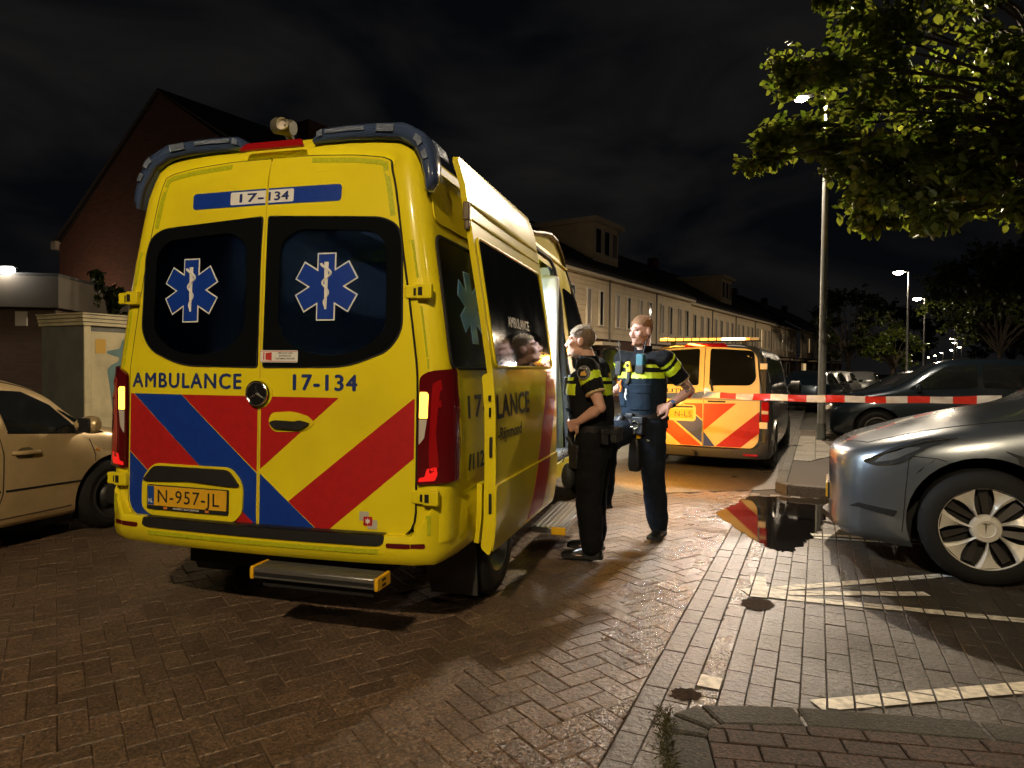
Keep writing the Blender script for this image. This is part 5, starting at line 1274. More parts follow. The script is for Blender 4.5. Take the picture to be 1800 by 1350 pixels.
def SPS(s): return lambda y, z: (s * hw2(z), y, z)
full2 = half2 + [(-x, z) for x, z in half2[-2::-1]]
n2 = []
for i in range(len(full2)):
    a = Vector(full2[max(i - 1, 0)]); b = Vector(full2[min(i + 1, len(full2) - 1)]); t = (b - a).normalized(); n2.append(Vector((t.y, -t.x)))
def ring2(y, inset=0., rear=0., zt=1.805, sq=1.):
    out = []
    for (x, z), n in zip(full2, n2):
        x2, z2 = (x - n.x * inset) * sq, z - n.y * inset
        if zt < 1.80: z2 = .7 + (z2 - .7) * (zt - .7) / (1.805 - .7) if z2 > .7 else z2
        out.append((x2, y + rear * (yr2(z) + .04 * (x2 / .8) ** 2), z2))
    return out
st2 = [ring2(.03, .6, 1), ring2(.03, .12, 1)] + [ring2(.08 * (1 - cos(k / 5 * pi / 2)), .08 * (1 - sin(k / 5 * pi / 2)), 1) for k in range(6)]
st2 += [ring2(y) for y in (.35, .9, 1.8, 2.8, 3.3)] + [ring2(y, 0, 0, zt, sq) for y, zt, sq in ((3.6, 1.74, 1.), (3.95, 1.50, .99), (4.3, 1.20, .98), (4.5, 1.06, .96), (4.75, .98, .88), (4.87, .80, .70))]
g = G(); g.loft(st2, closed=True, caps=True)
pb = cut_wheels('body', g, [(-1.1, -.55, .80, .31, .37), (.55, 1.1, .80, .31, .37), (-1.1, -.55, 3.98, .31, .37), (.55, 1.1, 3.98, .31, .37)], M_pvg, M_dark, POL)
for sg in (1, -1):
    for y in (.80, 3.98): wheel(POL, sg * .79, y, R=.32, W=.22, rim=.2, side=sg)
    g = G(); g.sheet([arch_ring(.368, .40, -10, 190, .80, .31)], SPS(sg), .1, .0, .012, flip=sg < 0); g.obj('arch_trim', mat('arch_bright', (.35, .34, .32), .3, .6), POL)
    g = G(); g.sheet([rpoly([(.22, 1.16), (1.35, 1.14), (1.35, 1.60), (.30, 1.62)], .07)], SPS(sg), .12, .003, .004, flip=sg < 0); g.obj('side_window', M_carglass, POL)
    g = G(); g.sheet([rpoly([(1.42, 1.14), (3.0, 1.12), (2.95, 1.60), (1.42, 1.60)], .06)], SPS(sg), .12, .003, .004, flip=sg < 0); g.obj('side_window', M_carglass, POL)
    g = G(); g.sheet([[(.35, .85), (4.0, .85), (4.0, 1.05), (.35, 1.05)]], SPS(sg), (.4, .1), .003, .001, flip=sg < 0); g.obj('side_stripe', M_pvg if sg > 0 else M_pvo, POL)
    g = G(); rings = [[(sg * (.90 + dx), 3.45 + ry * sin(a), 1.12 + rz_ * cos(a)) for a in [2 * pi * j / 12 for j in range(12)]] for dx, ry, rz_ in ((0, .04, .04), (.05, .07, .12), (.19, .07, .13), (.22, .03, .06))]
    g.loft(rings).obj('mirror', M_black, POL)
# rear doors
win2 = rpoly([(.072, 1.205), (.62, 1.215), (.69, 1.30), (.655, 1.69), (.072, 1.725)], [.04, .06, .09, .07, .04])
for sg in (1, -1):
    lp = rpoly([(.003, .355), (.66, .355), (.735, .45), (.745, .95), (.735, 1.22), (.695, 1.62), (.60, 1.715), (.30, 1.74), (.003, 1.75)], [0, .05, .05, .05, .08, .1, .06, 0, 0])
    wl = win2
    if sg < 0: lp, wl = mir(lp), mir(wl)
    g = G(); g.sheet([lp], SP, .12, -.01, .018); d = g.obj('rear_door', M_pvy, POL, bevel=.005)
    def D(pl, m, nm, off=.0085, th=.0012): 
        g = G(); g.sheet([pl], SP, .12, off, th); return g.obj(nm, m, d)
    D(wl, M_glassb, 'rear_window', .0085, .003)
    if sg > 0:
        D([(.008, .955), (.008, .575), (.44, .966)], M_pvo, 'red_stripe'); D([(.742, .862), (.742, .567), (.505, .36), (.17, .36)], M_red, 'red_stripe')
        D([(.008, .565), (.008, .36), (.165, .36)], M_blue, 'blue_stripe')
        D(rrect(.06, .30, .975, .998, .01), M_black, 'handle', .0085, .012)
        g = G(); g.tube([Vector(SP(.10, 1.23)) + Vector((0, -.02, 0)), Vector(SP(.12, 1.13)) + Vector((0, -.025, 0))], .014, 6); g.tube([Vector(SP(.11, 1.2)) + Vector((0, -.025, 0)), Vector(SP(.09, 1.30)) + Vector((0, -.025, 0))], .007, 5); g.obj('wiper', M_black, d)
    else:
        D([(-.742, .955), (-.73, .955), (-.012, .36), (-.30, .36), (-.742, .72)], M_pvo, 'red_stripe'); D([(-.70, .955), (-.30, .955), (-.012, .71), (-.012, .40)], M_blue, 'blue_stripe'); D([(-.28, .955), (-.012, .955), (-.012, .73)], M_pvo, 'red_stripe')
        D(rpoly([(-.69, .70), (-.10, .70), (-.10, .93), (-.69, .93)], .05), M_pvy, 'plate_recess', .0085, .006); D(rrect(-.64, -.14, .89, .915, .01), M_black, 'recess_grip', .0145, .012)
        D(rrect(-.655, -.135, .738, .868, .008), M_plate, 'number_plate', .0145, .003)
        text_obj('N-LS', .075, SP, M_black, d, .006, 1.1, at=(-.395, .763), width=.235, off=.018)
        text_obj('POLITIE', .055, SP, M_navy, d, .015, 1.05, at=(-.70, 1.10), width=.46, off=.0105)
    D(rrect(min(sg * .01, sg * .74), max(sg * .01, sg * .74), 1.005, 1.035, .003), mat('grey_band', (.30, .28, .24), .5), 'grey_band', .009)
    h_ = G(); h_.box(min(sg * .74, sg * .835), max(sg * .74, sg * .835), .02, .06, 1.44, 1.52); h_.obj('hinge', M_pvw, POL, bevel=.008)
    h_ = G(); h_.box(min(sg * .745, sg * .85), max(sg * .745, sg * .85), .005, .05, .63, .72); h_.obj('hinge', M_pvw, POL, bevel=.008)
    tl = G().box(min(sg * .765, sg * .868), max(sg * .765, sg * .868), .012, .10, .725, 1.0).obj('tail_light', M_lensred, POL, bevel=.015)
    G().box(min(sg * .77, sg * .86), max(sg * .77, sg * .86), .006, .02, .83, .875).obj('reverse_lamp', M_clear, tl, bevel=.006)
    bl = G().box(min(sg * .775, sg * .83), max(sg * .775, sg * .83), .05, .09, 1.04, 1.60); bl.obj('pillar_trim', M_black, POL, bevel=.01)
g = G(); g.tube([Vector(SP(0, z)) + Vector((0, -.009, 0)) for z in (.36, .8, 1.2, 1.6, 1.74)], .005, 5); g.obj('split_seal', M_seam, POL)
g = G(); g.sheet([rpoly([(-.30, 1.75), (.30, 1.75), (.24, 1.79), (-.24, 1.79)], .012)], lambda x, z: (x, .13 + (z - 1.75) * 1.2, z), .1, 0, .02); g.obj('brake_light', M_lensred, POL)
# bumper
rg = []
for x, y in ((-.90, .40), (-.90, .15), (-.86, .03), (-.70, -.04), (-.35, -.06), (0, -.065), (.35, -.06), (.70, -.04), (.86, .03), (.90, .15), (.90, .40)):
    up = .14 * min(1, max(0, (abs(x) - .72) / .12))
    rg.append([(x * .97, y + .06, .345 + up), (x, y, .335 + up), (x, y, .26), (x * .97, y + .03, .215), (x * .94, y + .10, .215)])
pbm = G().loft(rg).obj('bumper', mat('bumper_grey', (.05, .05, .052), .45), POL)
for sg in (1, -1): G().box(min(sg * .55, sg * .74), max(sg * .55, sg * .74), -.066, -.04, .255, .285).obj('reflector', M_lensred, pbm, bevel=.004)
g = G(); g.tube([(-.10, .1, .26), (-.10, -.10, .24), (-.10, -.13, .30)], .02, 8); g.obj('tow_bar', M_steel, POL)
G().box(-.80, .80, .2, 4.5, .17, .40).obj('underbody', M_dark, POL)
# light bar: amber segments lit on the left half, clear towards the right
lb_ = G().box(-.70, .72, .235, .40, 1.830, 1.845).obj('light_bar', M_black, POL, bevel=.006)
for i in range(12):
    x = -.68 + i * .116
    e_ = (4., 4., 4., 3., 3., 3., 2., 2., 1., 1., 1., .0)[i]
    m_ = mat('bar_amber_%d' % int(e_), (.95, .62, .25), .15, coat=.6, emit=((1., .40, .05), e_ * .7)) if e_ else M_clear
    G().box(x, x + .108, .235, .40, 1.846, 1.884).obj('bar_segment', m_, lb_, bevel=.008)
    if i: G().box(x - .010, x - .001, .232, .403, 1.842, 1.886).obj('segment_joint', M_black, lb_)
for sg in (-.5, .5): G().box(sg - .03, sg + .03, .28, .36, 1.75, 1.832).obj('bar_bracket', M_black, lb_)
ld = bpy.data.lights.new('bar_light', 'AREA'); ld.energy = AMBER_W * .35; ld.color = AMBER; ld.shape = 'RECTANGLE'; ld.size = .75; ld.size_y = .05
lo = bpy.data.objects.new('bar_light', ld); link(lo, POL); lo.location = (-.35, .20, 1.90); lo.rotation_euler = Vector((-.2, -1, -.25)).to_track_quat('-Z', 'Y').to_euler()
ld = bpy.data.lights.new('bar_light', 'SPOT'); ld.energy = ASSUMED_WORK_W; ld.color = (1., .90, .80); ld.shadow_soft_size = .07; ld.spot_size = radians(46); ld.spot_blend = .7  # white work light and its lens below assumed from the sheen on the paving
lo = bpy.data.objects.new('bar_light', ld); link(lo, POL); lo.location = (.36, .19, 1.87); lo.rotation_euler = Vector((0, -1, -.30)).to_track_quat('-Z', 'Y').to_euler()
G().box(.20, .52, .218, .232, 1.850, 1.880).obj('assumed_work_light', mat('assumed_work_lens', (1, 1, 1), .3, emit=((1., .9, .8), 5.)), lb_, bevel=.004)
# ================================================================ terraced houses
def brick_mat(name, c1, c2, mortar, scale=1., coord='Object'):
    m = bpy.data.materials.new(name); m.use_nodes = True; N = m.node_tree.nodes; L = m.node_tree.links; b = N['Principled BSDF']
    tc = N.new('ShaderNodeTexCoord'); mp = N.new('ShaderNodeMapping'); mp.inputs['Rotation'].default_value = (radians(90), 0, 0)
    sep = N.new('ShaderNodeSeparateXYZ'); cmb = N.new('ShaderNodeCombineXYZ'); ad = N.new('ShaderNodeMath'); ad.operation = 'ADD'
    L.new(tc.outputs[coord], sep.inputs[0]); L.new(sep.outputs[0], ad.inputs[0]); L.new(sep.outputs[1], ad.inputs[1]); L.new(ad.outputs[0], cmb.inputs[0]); L.new(sep.outputs[2], cmb.inputs[1])
    bt = N.new('ShaderNodeTexBrick'); bt.inputs['Scale'].default_value = 1.; bt.inputs['Brick Width'].default_value = .22; bt.inputs['Row Height'].default_value = .0625; bt.inputs['Mortar Size'].default_value = .006
    bt.inputs['Color1'].default_value = (*c1, 1); bt.inputs['Color2'].default_value = (*c2, 1); bt.inputs['Mortar'].default_value = (*mortar, 1); L.new(cmb.outputs[0], bt.inputs['Vector'])
    L.new(bt.outputs['Color'], b.inputs['Base Color']); b.inputs['Roughness'].default_value = .8
    bp = N.new('ShaderNodeBump'); bp.inputs['Strength'].default_value = .5; bp.inputs['Distance'].default_value = .008; bp.invert = True; L.new(bt.outputs['Fac'], bp.inputs['Height']); L.new(bp.outputs[0], b.inputs['Normal'])
    return m
M_hbrick = brick_mat('house_brick', (.15, .055, .035), (.10, .04, .027), (.10, .085, .07))
M_gbrick = brick_mat('garage_brick', (.11, .065, .045), (.085, .05, .035), (.07, .06, .05))
M_clad = mat('cream_cladding', (.64, .51, .33), .6, var=(2, .1)); M_roof = mat('roof_tiles', (.022, .018, .017), .8, bump=(6, .4, .03)); M_frame = mat('window_frame', (.55, .50, .42), .5)
M_pane = mat('dark_pane', (.012, .012, .012), .06, spec=.6); M_warmpane = mat('lit_pane', (.5, .4, .2), .4, emit=((1., .68, .32), .55)); M_curtain = mat('curtain_pane', (.16, .12, .08), .5)
M_fascia = mat('fascia_paint', (.60, .50, .35), .5)
HO = Vector((-4.85, 15.7, 0)); HD = Vector((.5505, .8348, 0)); HN = Vector((-.8348, .5505, 0)); HRZ = atan2(HD.y, HD.x); HWD = 5.4
def window(parent, x0, x1, z0, z1, m=None, y=0., mull=0):
    g = G(); w_ = .05
    for a in ((x0, x1, z0, z0 + w_), (x0, x1, z1 - w_, z1), (x0, x0 + w_, z0 + w_, z1 - w_), (x1 - w_, x1, z0 + w_, z1 - w_)): g.box(a[0], a[1], y - .03, y + .05, a[2], a[3])
    if mull: g.box((x0 + x1) / 2 - .03, (x0 + x1) / 2 + .03, y - .025, y + .05, z0 + w_, z1 - w_)
    f = g.obj('window', M_frame, parent, smooth=0); G().box(x0 + .04, x1 - .04, y, y + .012, z0 + .04, z1 - .04).obj('pane', m or M_pane, f, smooth=0); return f
def house(label, idx, setback=0., proto=None, dormer=False, far=False, group='houses in the terraced row', lit=False, gable=False, drip=0.):
    loc = HO + HD * (idx * HWD) + HN * setback
    t = thing('terraced_house', label, 'house', loc, HRZ, group)
    W, D, E, RG = HWD, 12., 5.35, 9.0
    g = G()
    for z0, z1, x0, x1 in ((0, .45, 0, W), (.45, 2.75, 0, .35), (2.25, 2.75, .35, W), (.45, 2.25, 2.95, 3.5), (.45, 2.25, 4.75, W)): g.box(x0, x1, 0, .2, z0, z1)
    g.box(0, W, .25, .3, 0, 2.75); g.obj('wall', M_hbrick, t, smooth=0)
    g = G()
    n = 12
    for k in range(n):                                             # lapped boards
        z0 = 2.80 + k * .205; g.add([(0, -.035, z0), (W, -.035, z0), (W, -.008, z0 + .205), (0, -.008, z0 + .205), (0, .1, z0), (W, .1, z0), (W, .1, z0 + .205), (0, .1, z0 + .205)], [(0, 1, 2, 3), (1, 0, 4, 5), (0, 3, 7, 4), (2, 1, 5, 6)])
    tag(g.obj('cladding', M_clad, t, smooth=0), kind='stuff')
    G().box(-.01, W + .01, -.10, .22, 2.72, 2.80).obj('ledge', M_fascia, t, smooth=0)
    G().box(-.005, W + .005, -.32, .12, 5.23, 5.47).obj('fascia', M_fascia, t, smooth=0)
    s = (RG - E) / (D / 2)
    g = G(); g.add([(0, -.36, E + .10), (W, -.36, E + .10), (W, D / 2, RG + .12), (0, D / 2, RG + .12), (0, D + .3, E + .1), (W, D + .3, E + .1), (0, -.36, E), (W, -.36, E), (W, D / 2, RG - .1), (0, D / 2, RG - .1), (0, D + .3, E), (W, D + .3, E)], [(0, 1, 2, 3), (3, 2, 5, 4), (6, 9, 8, 7), (9, 10, 11, 8), (0, 6, 7, 1), (4, 5, 11, 10), (0, 3, 9, 6), (3, 4, 10, 9), (1, 7, 8, 2), (2, 8, 11, 5)])
    rf = g.obj('roof', M_roof, t, smooth=0)
    if idx % 2 == 0: g = G(); g.box(W - .5, W + .3, D / 2 - .3, D / 2 + .3, RG - .2, RG + .75); g.obj('chimney', M_hbrick, rf, smooth=0)
    if not far:
        g = G()
        for k in range(15):                                         # roof tile courses
            y = -.3 + k * (D / 2 + .3) / 15; z = E + .115 + (y + .36) * (RG - E) / (D / 2 + .36); g.tube([(0, y, z), (W, y, z)], .022, 4)
        tag(g.obj('tile_course', M_roof, rf, smooth=0), kind='stuff')
    G().tube([(.02, -.12, .1), (.02, -.12, 5.25)], .04, 6).obj('downpipe', mat('downpipe_grey', (.12, .11, .10), .5), t)
    for x in (.75, 1.95, 3.35, 4.5): window(t, x, x + .42, 3.25, 4.75, M_warmpane if (idx, round(x)) in ((8, 2), (11, 3), (13, 1)) else M_pane if (idx * 3 + int(x)) % 3 else M_curtain, -.07)
    window(t, .35, 2.95, .45, 2.25, M_warmpane if lit else M_curtain if idx % 3 == 0 else M_pane, .08, 1)
    g = G(); g.box(3.6, 4.65, .10, .16, .1, 2.2); d = g.obj('door', mat('door_%d' % (idx % 3), ((.10, .05, .03), (.03, .05, .06), (.25, .22, .18))[idx % 3], .4), t, smooth=0)
    G().box(3.75, 4.1, .085, .10, 1.2, 2.05).obj('pane', M_curtain, d, smooth=0); G().tube([(4.5, .08, 1.0), (4.5, .08, 1.15)], .015, 6).obj('handle', M_chrome, d)
    G().box(3.25, 4.95, -.85, .22, 2.40, 2.54).obj('canopy', M_fascia, t, smooth=0, bevel=.01)
    if dormer:
        dm = G().box(1.2, 3.9, 1.3, 4.6, 6.1, 8.15).obj('dormer', M_clad, rf, smooth=0)
        G().box(1.0, 4.1, 1.05, 4.8, 8.15, 8.38).obj('dormer_roof', M_fascia, rf, smooth=0)
        for x in (1.35, 2.25, 3.1): window(rf, x, x + .65, 6.75, 7.95, M_pane if x < 3 else M_curtain, 1.28)
    if gable:
        g = G(); g.add([(-.02, .02, 0), (-.02, D, 0), (-.02, D, E), (-.02, D / 2, RG), (-.02, .02, E), (.2, .02, 0), (.2, D, 0), (.2, D, E), (.2, D / 2, RG), (.2, .02, E)], [(4, 3, 2, 1, 0), (5, 6, 7, 8, 9), (0, 1, 6, 5), (1, 2, 7, 6), (2, 3, 8, 7), (3, 4, 9, 8), (4, 0, 5, 9)]); g.obj('gable_wall', M_hbrick, t, smooth=0)
        g = G(); g.tube([(-.06, -.4, E + .06), (-.06, D / 2, RG + .08), (-.06, D + .34, E + .06)], .05, 4); g.obj('verge_board', M_roof, t, smooth=0)
        G().box(-.10, .2, D + .1, D + .42, E - .12, E + .14).obj('gutter_end', M_frame, t, smooth=0)
    return t
lbls = {0: 'end terraced house with a tall brick gable, left behind the ambulance', 1: 'terraced house behind the ambulance, second from the brick gable', 2: 'terraced house behind the ambulance roof, third from the brick gable',
        3: 'terraced house with a roof dormer just right of the open ambulance cab', 4: 'terraced house with cream upper floor above the police officers', 5: 'terraced house set back, behind the police van light bar', 6: 'terraced house set back, right of the police van light bar',
        7: 'terraced house with the smaller roof dormer, left of the lamp post', 8: 'terraced house directly left of the near lamp post', 9: 'terraced house behind the near lamp post', 10: 'terraced house just right of the near lamp post'}
for i in range(16):
    house(lbls.get(i) or '%s terraced house from the brick gable, at the far dark end' % ('twelfth', 'thirteenth', 'fourteenth', 'fifteenth', 'sixteenth and last')[i - 11], i, (0., .5, .5, 0., .3)[0 if i < 5 else 1 if i < 8 else 2 if i < 11 else 3], dormer=i in (3, 7), far=i > 9, gable=i == 0, lit=i in (11,))

# ---------------------------------------------------------------- garage, cabinet and lamp on the left
GAR = thing('garage_building', 'low brick garage with a pale fascia at the left edge', 'garage', (-8.15, 12.1, 0), radians(8))
g = G(); g.box(-8, 0, 0, 6, 0, 2.42); g.obj('wall', M_gbrick, GAR, smooth=0)
G().box(-8.2, .12, -.15, 6.1, 2.42, 2.98).obj('fascia', mat('garage_fascia', (.09, .075, .055), .6, var=(2, .15)), GAR, smooth=0, bevel=.01)
G().box(-8.2, .12, -.15, 6.1, 2.985, 3.03).obj('roof_edge', M_steel, GAR, smooth=0)
G().box(-.66, -.46, -.02, .03, 2.10, 2.36).obj('vent_panel', M_frame, GAR, smooth=0, bevel=.01); G().box(-.18, -.06, -.012, .0, 1.95, 2.15).obj('wall_plate', mat('rust_plate', (.20, .10, .06), .7), GAR, smooth=0)
wl = thing('wall_lamp', 'bright white bulkhead lamp on the garage roof edge', 'lamp', (-8.80, 11.86, 3.035), radians(8))
G().box(-.35, .06, -.02, .10, .0, .075).obj('lens', mat('bulkhead_lens', (1, 1, 1), .3, emit=((1., .97, .92), 14.)), wl, bevel=.02); G().box(-.37, .08, .0, .12, .076, .10).obj('cover', M_steel, wl)
ld = bpy.data.lights.new('wall_lamp_light', 'POINT'); ld.energy = 25; ld.color = (1, .92, .82); ld.shadow_soft_size = .1; lo = bpy.data.objects.new('wall_lamp_light', ld); link(lo, wl); lo.location = (-.1, -.12, .05)
gl2 = thing('assumed_post_lamp', 'assumed small post lamp, unseen behind the garage, lighting the brick gable', 'lamp', (-13.6, 19.0, 0))  # unseen lamp, assumed from the pool of light on the gable
G().lathe([(.05, 0), (.035, .1), (.03, 2.3), (.06, 2.32), (.06, 2.36)], 12).obj('post', M_polebase, gl2); G().lathe([(0, 2.62), (.09, 2.55), (.10, 2.36), (0, 2.36)], 14).obj('lamp_glass', mat('assumed_post_lamp_glass', (1, .9, .7), .3, emit=((1., .78, .5), 12.)), gl2)
ld = bpy.data.lights.new('assumed_post_light', 'POINT'); ld.energy = 95; ld.color = (1, .70, .45); ld.shadow_soft_size = .1; lo = bpy.data.objects.new('assumed_post_light', ld); link(lo, gl2); lo.location = (0, 0, 2.75)
CAB = thing('transformer_cabinet', 'cream electricity cabinet with a painted figure, behind the gold car', 'cabinet', (-6.45, 10.2, 0), radians(63))
M_cabp = mat('cabinet_cream', (.55, .48, .29), .55, var=(3, .1), mottle=(4, (.22, .20, .13), .4)); M_cabside = mat('cabinet_side', (.14, .14, .12), .65, var=(3, .2))
bx_ = G().box(0, 2.4, .012, 1.1, 0, 2.02).obj('housing', M_cabside, CAB, smooth=0)
G().box(.0, .10, -.012, .012, 0, 2.02).obj('corner_post', M_cabp, bx_, smooth=0); 
for x in (.105, .885, 1.665): G().box(x, x + .77, -.004, .012, .08, 1.93).obj('door', M_cabp, CAB, smooth=0, bevel=.004)
for k in range(3): G().box(-.03 - .012 * k, 2.43 + .012 * k, -.04 - .012 * k, 1.13, 2.02 + .055 * k, 2.065 + .055 * k).obj('roof_rib', M_cabp, CAB, smooth=0)
G().box(-.06, 2.46, -.08, 1.16, 2.185, 2.205).obj('roof', M_cabp, CAB, smooth=0)
FS = lambda x, z: (x, -.004, z)
g = G(); g.sheet([rrect(.17, .33, 1.60, 1.82, .01)], FS, 0, .001, .003); g.obj('warning_plate', mat('warning_yellow', (.55, .33, .04), .5), CAB)
M_mur = mat('mural_teal', (.11, .20, .20), .6, var=(5, .2)); M_mur2 = mat('mural_slate', (.05, .07, .09), .6)
fig = [(.62, .25), (.60, .75), (.55, 1.15), (.52, 1.35), (.58, 1.42), (.70, 1.48), (.72, 1.54), (.52, 1.60), (.52, 1.64), (.72, 1.68), (.78, 1.84), (.92, 1.86), (1.0, 1.70), (1.16, 1.66), (1.16, 1.62), (1.0, 1.56), (1.0, 1.48), (1.1, 1.42), (1.16, 1.25), (1.08, .9), (1.02, .25)]
fig = [(x - .17, z) for x, z in fig]
g = G(); g.sheet([rpoly(fig, .03)], FS, 0, .002, .001); g.obj('mural_figure', M_mur, CAB)
g = G(); g.sheet([rpoly([(.63, .25), (.57, .95), (.67, 1.32), (.85, 1.38), (.97, 1.22), (.89, .9), (.85, .25)], .04)], FS, 0, .0035, .001); g.obj('mural_coat', M_mur2, CAB)
g = G()
for x, z in ((.67, 1.12), (.83, 1.1)): g.box(x, x + .04, -.012, -.006, z, z + .05)
g.obj('door_lock', M_dark, CAB)

# ---------------------------------------------------------------- foliage
def leaf_mat(name, c, tcol, rough=.35):
    m = bpy.data.materials.new(name); m.use_nodes = True; N = m.node_tree.nodes; L = m.node_tree.links; N.clear()
    o = N.new('ShaderNodeOutputMaterial'); mx = N.new('ShaderNodeMixShader'); pr = N.new('ShaderNodeBsdfPrincipled'); tl = N.new('ShaderNodeBsdfTranslucent')
    at = N.new('ShaderNodeAttribute'); at.attribute_name = 'tint'
    def ramp(a, b):
        q = N.new('ShaderNodeMix'); q.data_type = 'RGBA'; q.inputs[6].default_value = (*a, 1); q.inputs[7].default_value = (*b, 1); L.new(at.outputs['Fac'], q.inputs[0]); return q.outputs[2]
    L.new(ramp(*c), pr.inputs['Base Color']); L.new(ramp(*tcol), tl.inputs[0]); pr.inputs['Roughness'].default_value = rough
    mx.inputs[0].default_value = .45; L.new(pr.outputs[0], mx.inputs[1]); L.new(tl.outputs[0], mx.inputs[2]); L.new(mx.outputs[0], o.inputs[0]); return m
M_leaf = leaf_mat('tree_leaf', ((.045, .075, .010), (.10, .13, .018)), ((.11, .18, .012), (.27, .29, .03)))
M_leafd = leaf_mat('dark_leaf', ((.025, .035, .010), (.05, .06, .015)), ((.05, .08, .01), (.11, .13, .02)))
M_bark = mat('bark', (.055, .042, .032), .85, bump=(18, .8, .02), var=(8, .3))
def leaves(pts, size, rng, material, name, parent, droop=.5):
    """pts (N,3) leaf bases -> folded leaf blades"""
    n = len(pts); az = rng.uniform(0, 2 * pi, n); el = rng.normal(-droop, .55, n); L = size * rng.uniform(.6, 1.3, n); Wd = L * rng.uniform(.28, .38, n)
    d = np.stack([np.cos(az) * np.cos(el), np.sin(az) * np.cos(el), np.sin(el)], 1); up = np.tile([0, 0, 1.], (n, 1)) + rng.normal(0, .5, (n, 3))
    s = np.cross(d, up); s /= np.linalg.norm(s, axis=1)[:, None] + 1e-9; nn = np.cross(s, d)
    P = np.asarray(pts); L = L[:, None]; Wd = Wd[:, None]
    v = np.stack([P, P + d * L * .35 + s * Wd + nn * L * .06, P + d * L * .7 + s * Wd * .8 + nn * L * .03, P + d * L, P + d * L * .7 - s * Wd * .8 + nn * L * .03, P + d * L * .35 - s * Wd + nn * L * .06], 1).reshape(-1, 3)
    b = np.arange(n)[:, None] * 6; f = np.concatenate([b + [0, 1, 2, 3], b + [0, 3, 4, 5]]).tolist()
    me = bpy.data.meshes.new(name); me.from_pydata(v.tolist(), [], f); me.materials.append(material); t = rng.random(n); set_tint(me, np.concatenate([t, t]).tolist())
    return link(bpy.data.objects.new(name, me), parent)
def tree(label, base, trunk_h, clumps, leaf, per, material, seed, rt=.14, group=None, name='street_tree', cat='tree'):
    """clumps: (x, y, z, r) in world; limbs run from the trunk to every clump, leaves sit on the twigs"""
    rng = np.random.default_rng(seed); t = thing(name, label, cat, base, 0, group); B = Vector(base)
    top = Vector((0, 0, trunk_h)); g = G(); g.tube([(0, 0, -.05), (.02, .01, trunk_h * .5), top, top + Vector((.05, 0, trunk_h * .45))], [rt * 1.25, rt, rt * .8, rt * .3], 10); g.obj('trunk', M_bark, t)
    g = G(); P = []
    for x, y, z, r in clumps:
        c = Vector((x, y, z)) - B; st0 = top + Vector((0, 0, trunk_h * .4 * rng.random())); mid = st0.lerp(c, .55) + Vector((0, 0, .25 * (c - st0).length * .4))
        pts = [st0, st0.lerp(mid, .6) + Vector(rng.normal(0, .06, 3)), mid, c + Vector(rng.normal(0, .05, 3))]; k = min(1., .02 + .012 * (c - st0).length); g.tube(pts, [rt * .4, rt * .26, rt * .15, rt * .06], 5)
        ntw = max(5, int(per / 14))
        for q in range(ntw):
            d = rng.normal(0, 1, 3); d[2] = d[2] * .7 - .15; d /= np.linalg.norm(d) + 1e-6; e = c + Vector(d * r * rng.uniform(.55, 1.1)); a = Vector(pts[-1]).lerp(Vector(pts[-2]), .35 * rng.random())
            m_ = a.lerp(e, .6) + Vector((0, 0, .10 * r)); g.tube([a, m_, e], [rt * .05, rt * .035, rt * .015], 4)
            for j in range(14):
                u = rng.uniform(.25, 1.); w_ = a.lerp(m_, u / .6) if u < .6 else m_.lerp(e, (u - .6) / .4); P.append(np.array(w_) + rng.normal(0, .035 + .03 * r, 3))
    g.obj('branches', M_bark, t); leaves(np.array(P), leaf, rng, material, 'crown', t)
    return t
def px3(px, py, d): return ((px - 900) / 1190 * d, d, 1.415 + (650 + .0087 * (px - 900) - py) / 1190 * d)
rr2 = random.Random(5); cl = []
# drooping front sprays of the near tree, then its dense dark body
for px, py, r in ((1310, 285, .20), (1340, 262, .22), (1345, 240, .2), (1375, 115, .32), (1360, 150, .26), (1395, 150, .32), (1440, 130, .34), (1382, 232, .2), (1400, 262, .24), (1430, 270, .26), (1452, 228, .24), (1470, 180, .34), (1465, 300, .28), (1500, 330, .28), (1495, 375, .24), (1510, 395, .16), (1520, 350, .26), (1530, 290, .34), (1560, 260, .36), (1545, 320, .28),
                  (1600, 300, .36), (1590, 340, .3), (1605, 385, .22), (1630, 395, .22), (1640, 340, .34), (1690, 300, .4), (1720, 330, .34), (1700, 360, .26), (1760, 340, .34), (1785, 385, .22), (1795, 330, .36), (1680, 240, .42), (1620, 220, .42), (1740, 230, .42), (1550, 190, .4), (1500, 110, .36), (1490, 40, .32), (1500, 75, .34), (1540, 30, .4), (1430, 6, .10)):
    cl.append((*px3(px, py, 8.4 + rr2.uniform(-.7, .9)), r))
for k in range(46):
    px = rr2.uniform(1530, 2050); py = rr2.uniform(-260, 330); cl.append((*px3(px, py, 8.8 + rr2.uniform(-1.2, 1.6)), rr2.uniform(.45, .65)))
tree('leafy tree overhanging the top right corner, lit from below by the lamp', (8.3, 8.6, 0), 2.9, cl, .118, 210, M_leaf, 21, .17)
def round_clumps(c, R, n, seed, rz=.8):
    r = random.Random(seed); out = []
    for _ in range(n):
        a, b = r.uniform(0, 2 * pi), r.uniform(-.9, 1); k = r.uniform(.5, 1.) ** .5; h = sqrt(max(0, 1 - b * b)); out.append((c[0] + R * k * h * cos(a), c[1] + R * k * h * sin(a), c[2] + R * rz * k * b, R * r.uniform(.24, .36)))
    return out
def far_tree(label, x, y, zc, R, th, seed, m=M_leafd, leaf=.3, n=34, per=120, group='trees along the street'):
    return tree(label, (x, y, 0), th, round_clumps((x, y, zc), R, n, seed), leaf, per, m, seed, .16, group)
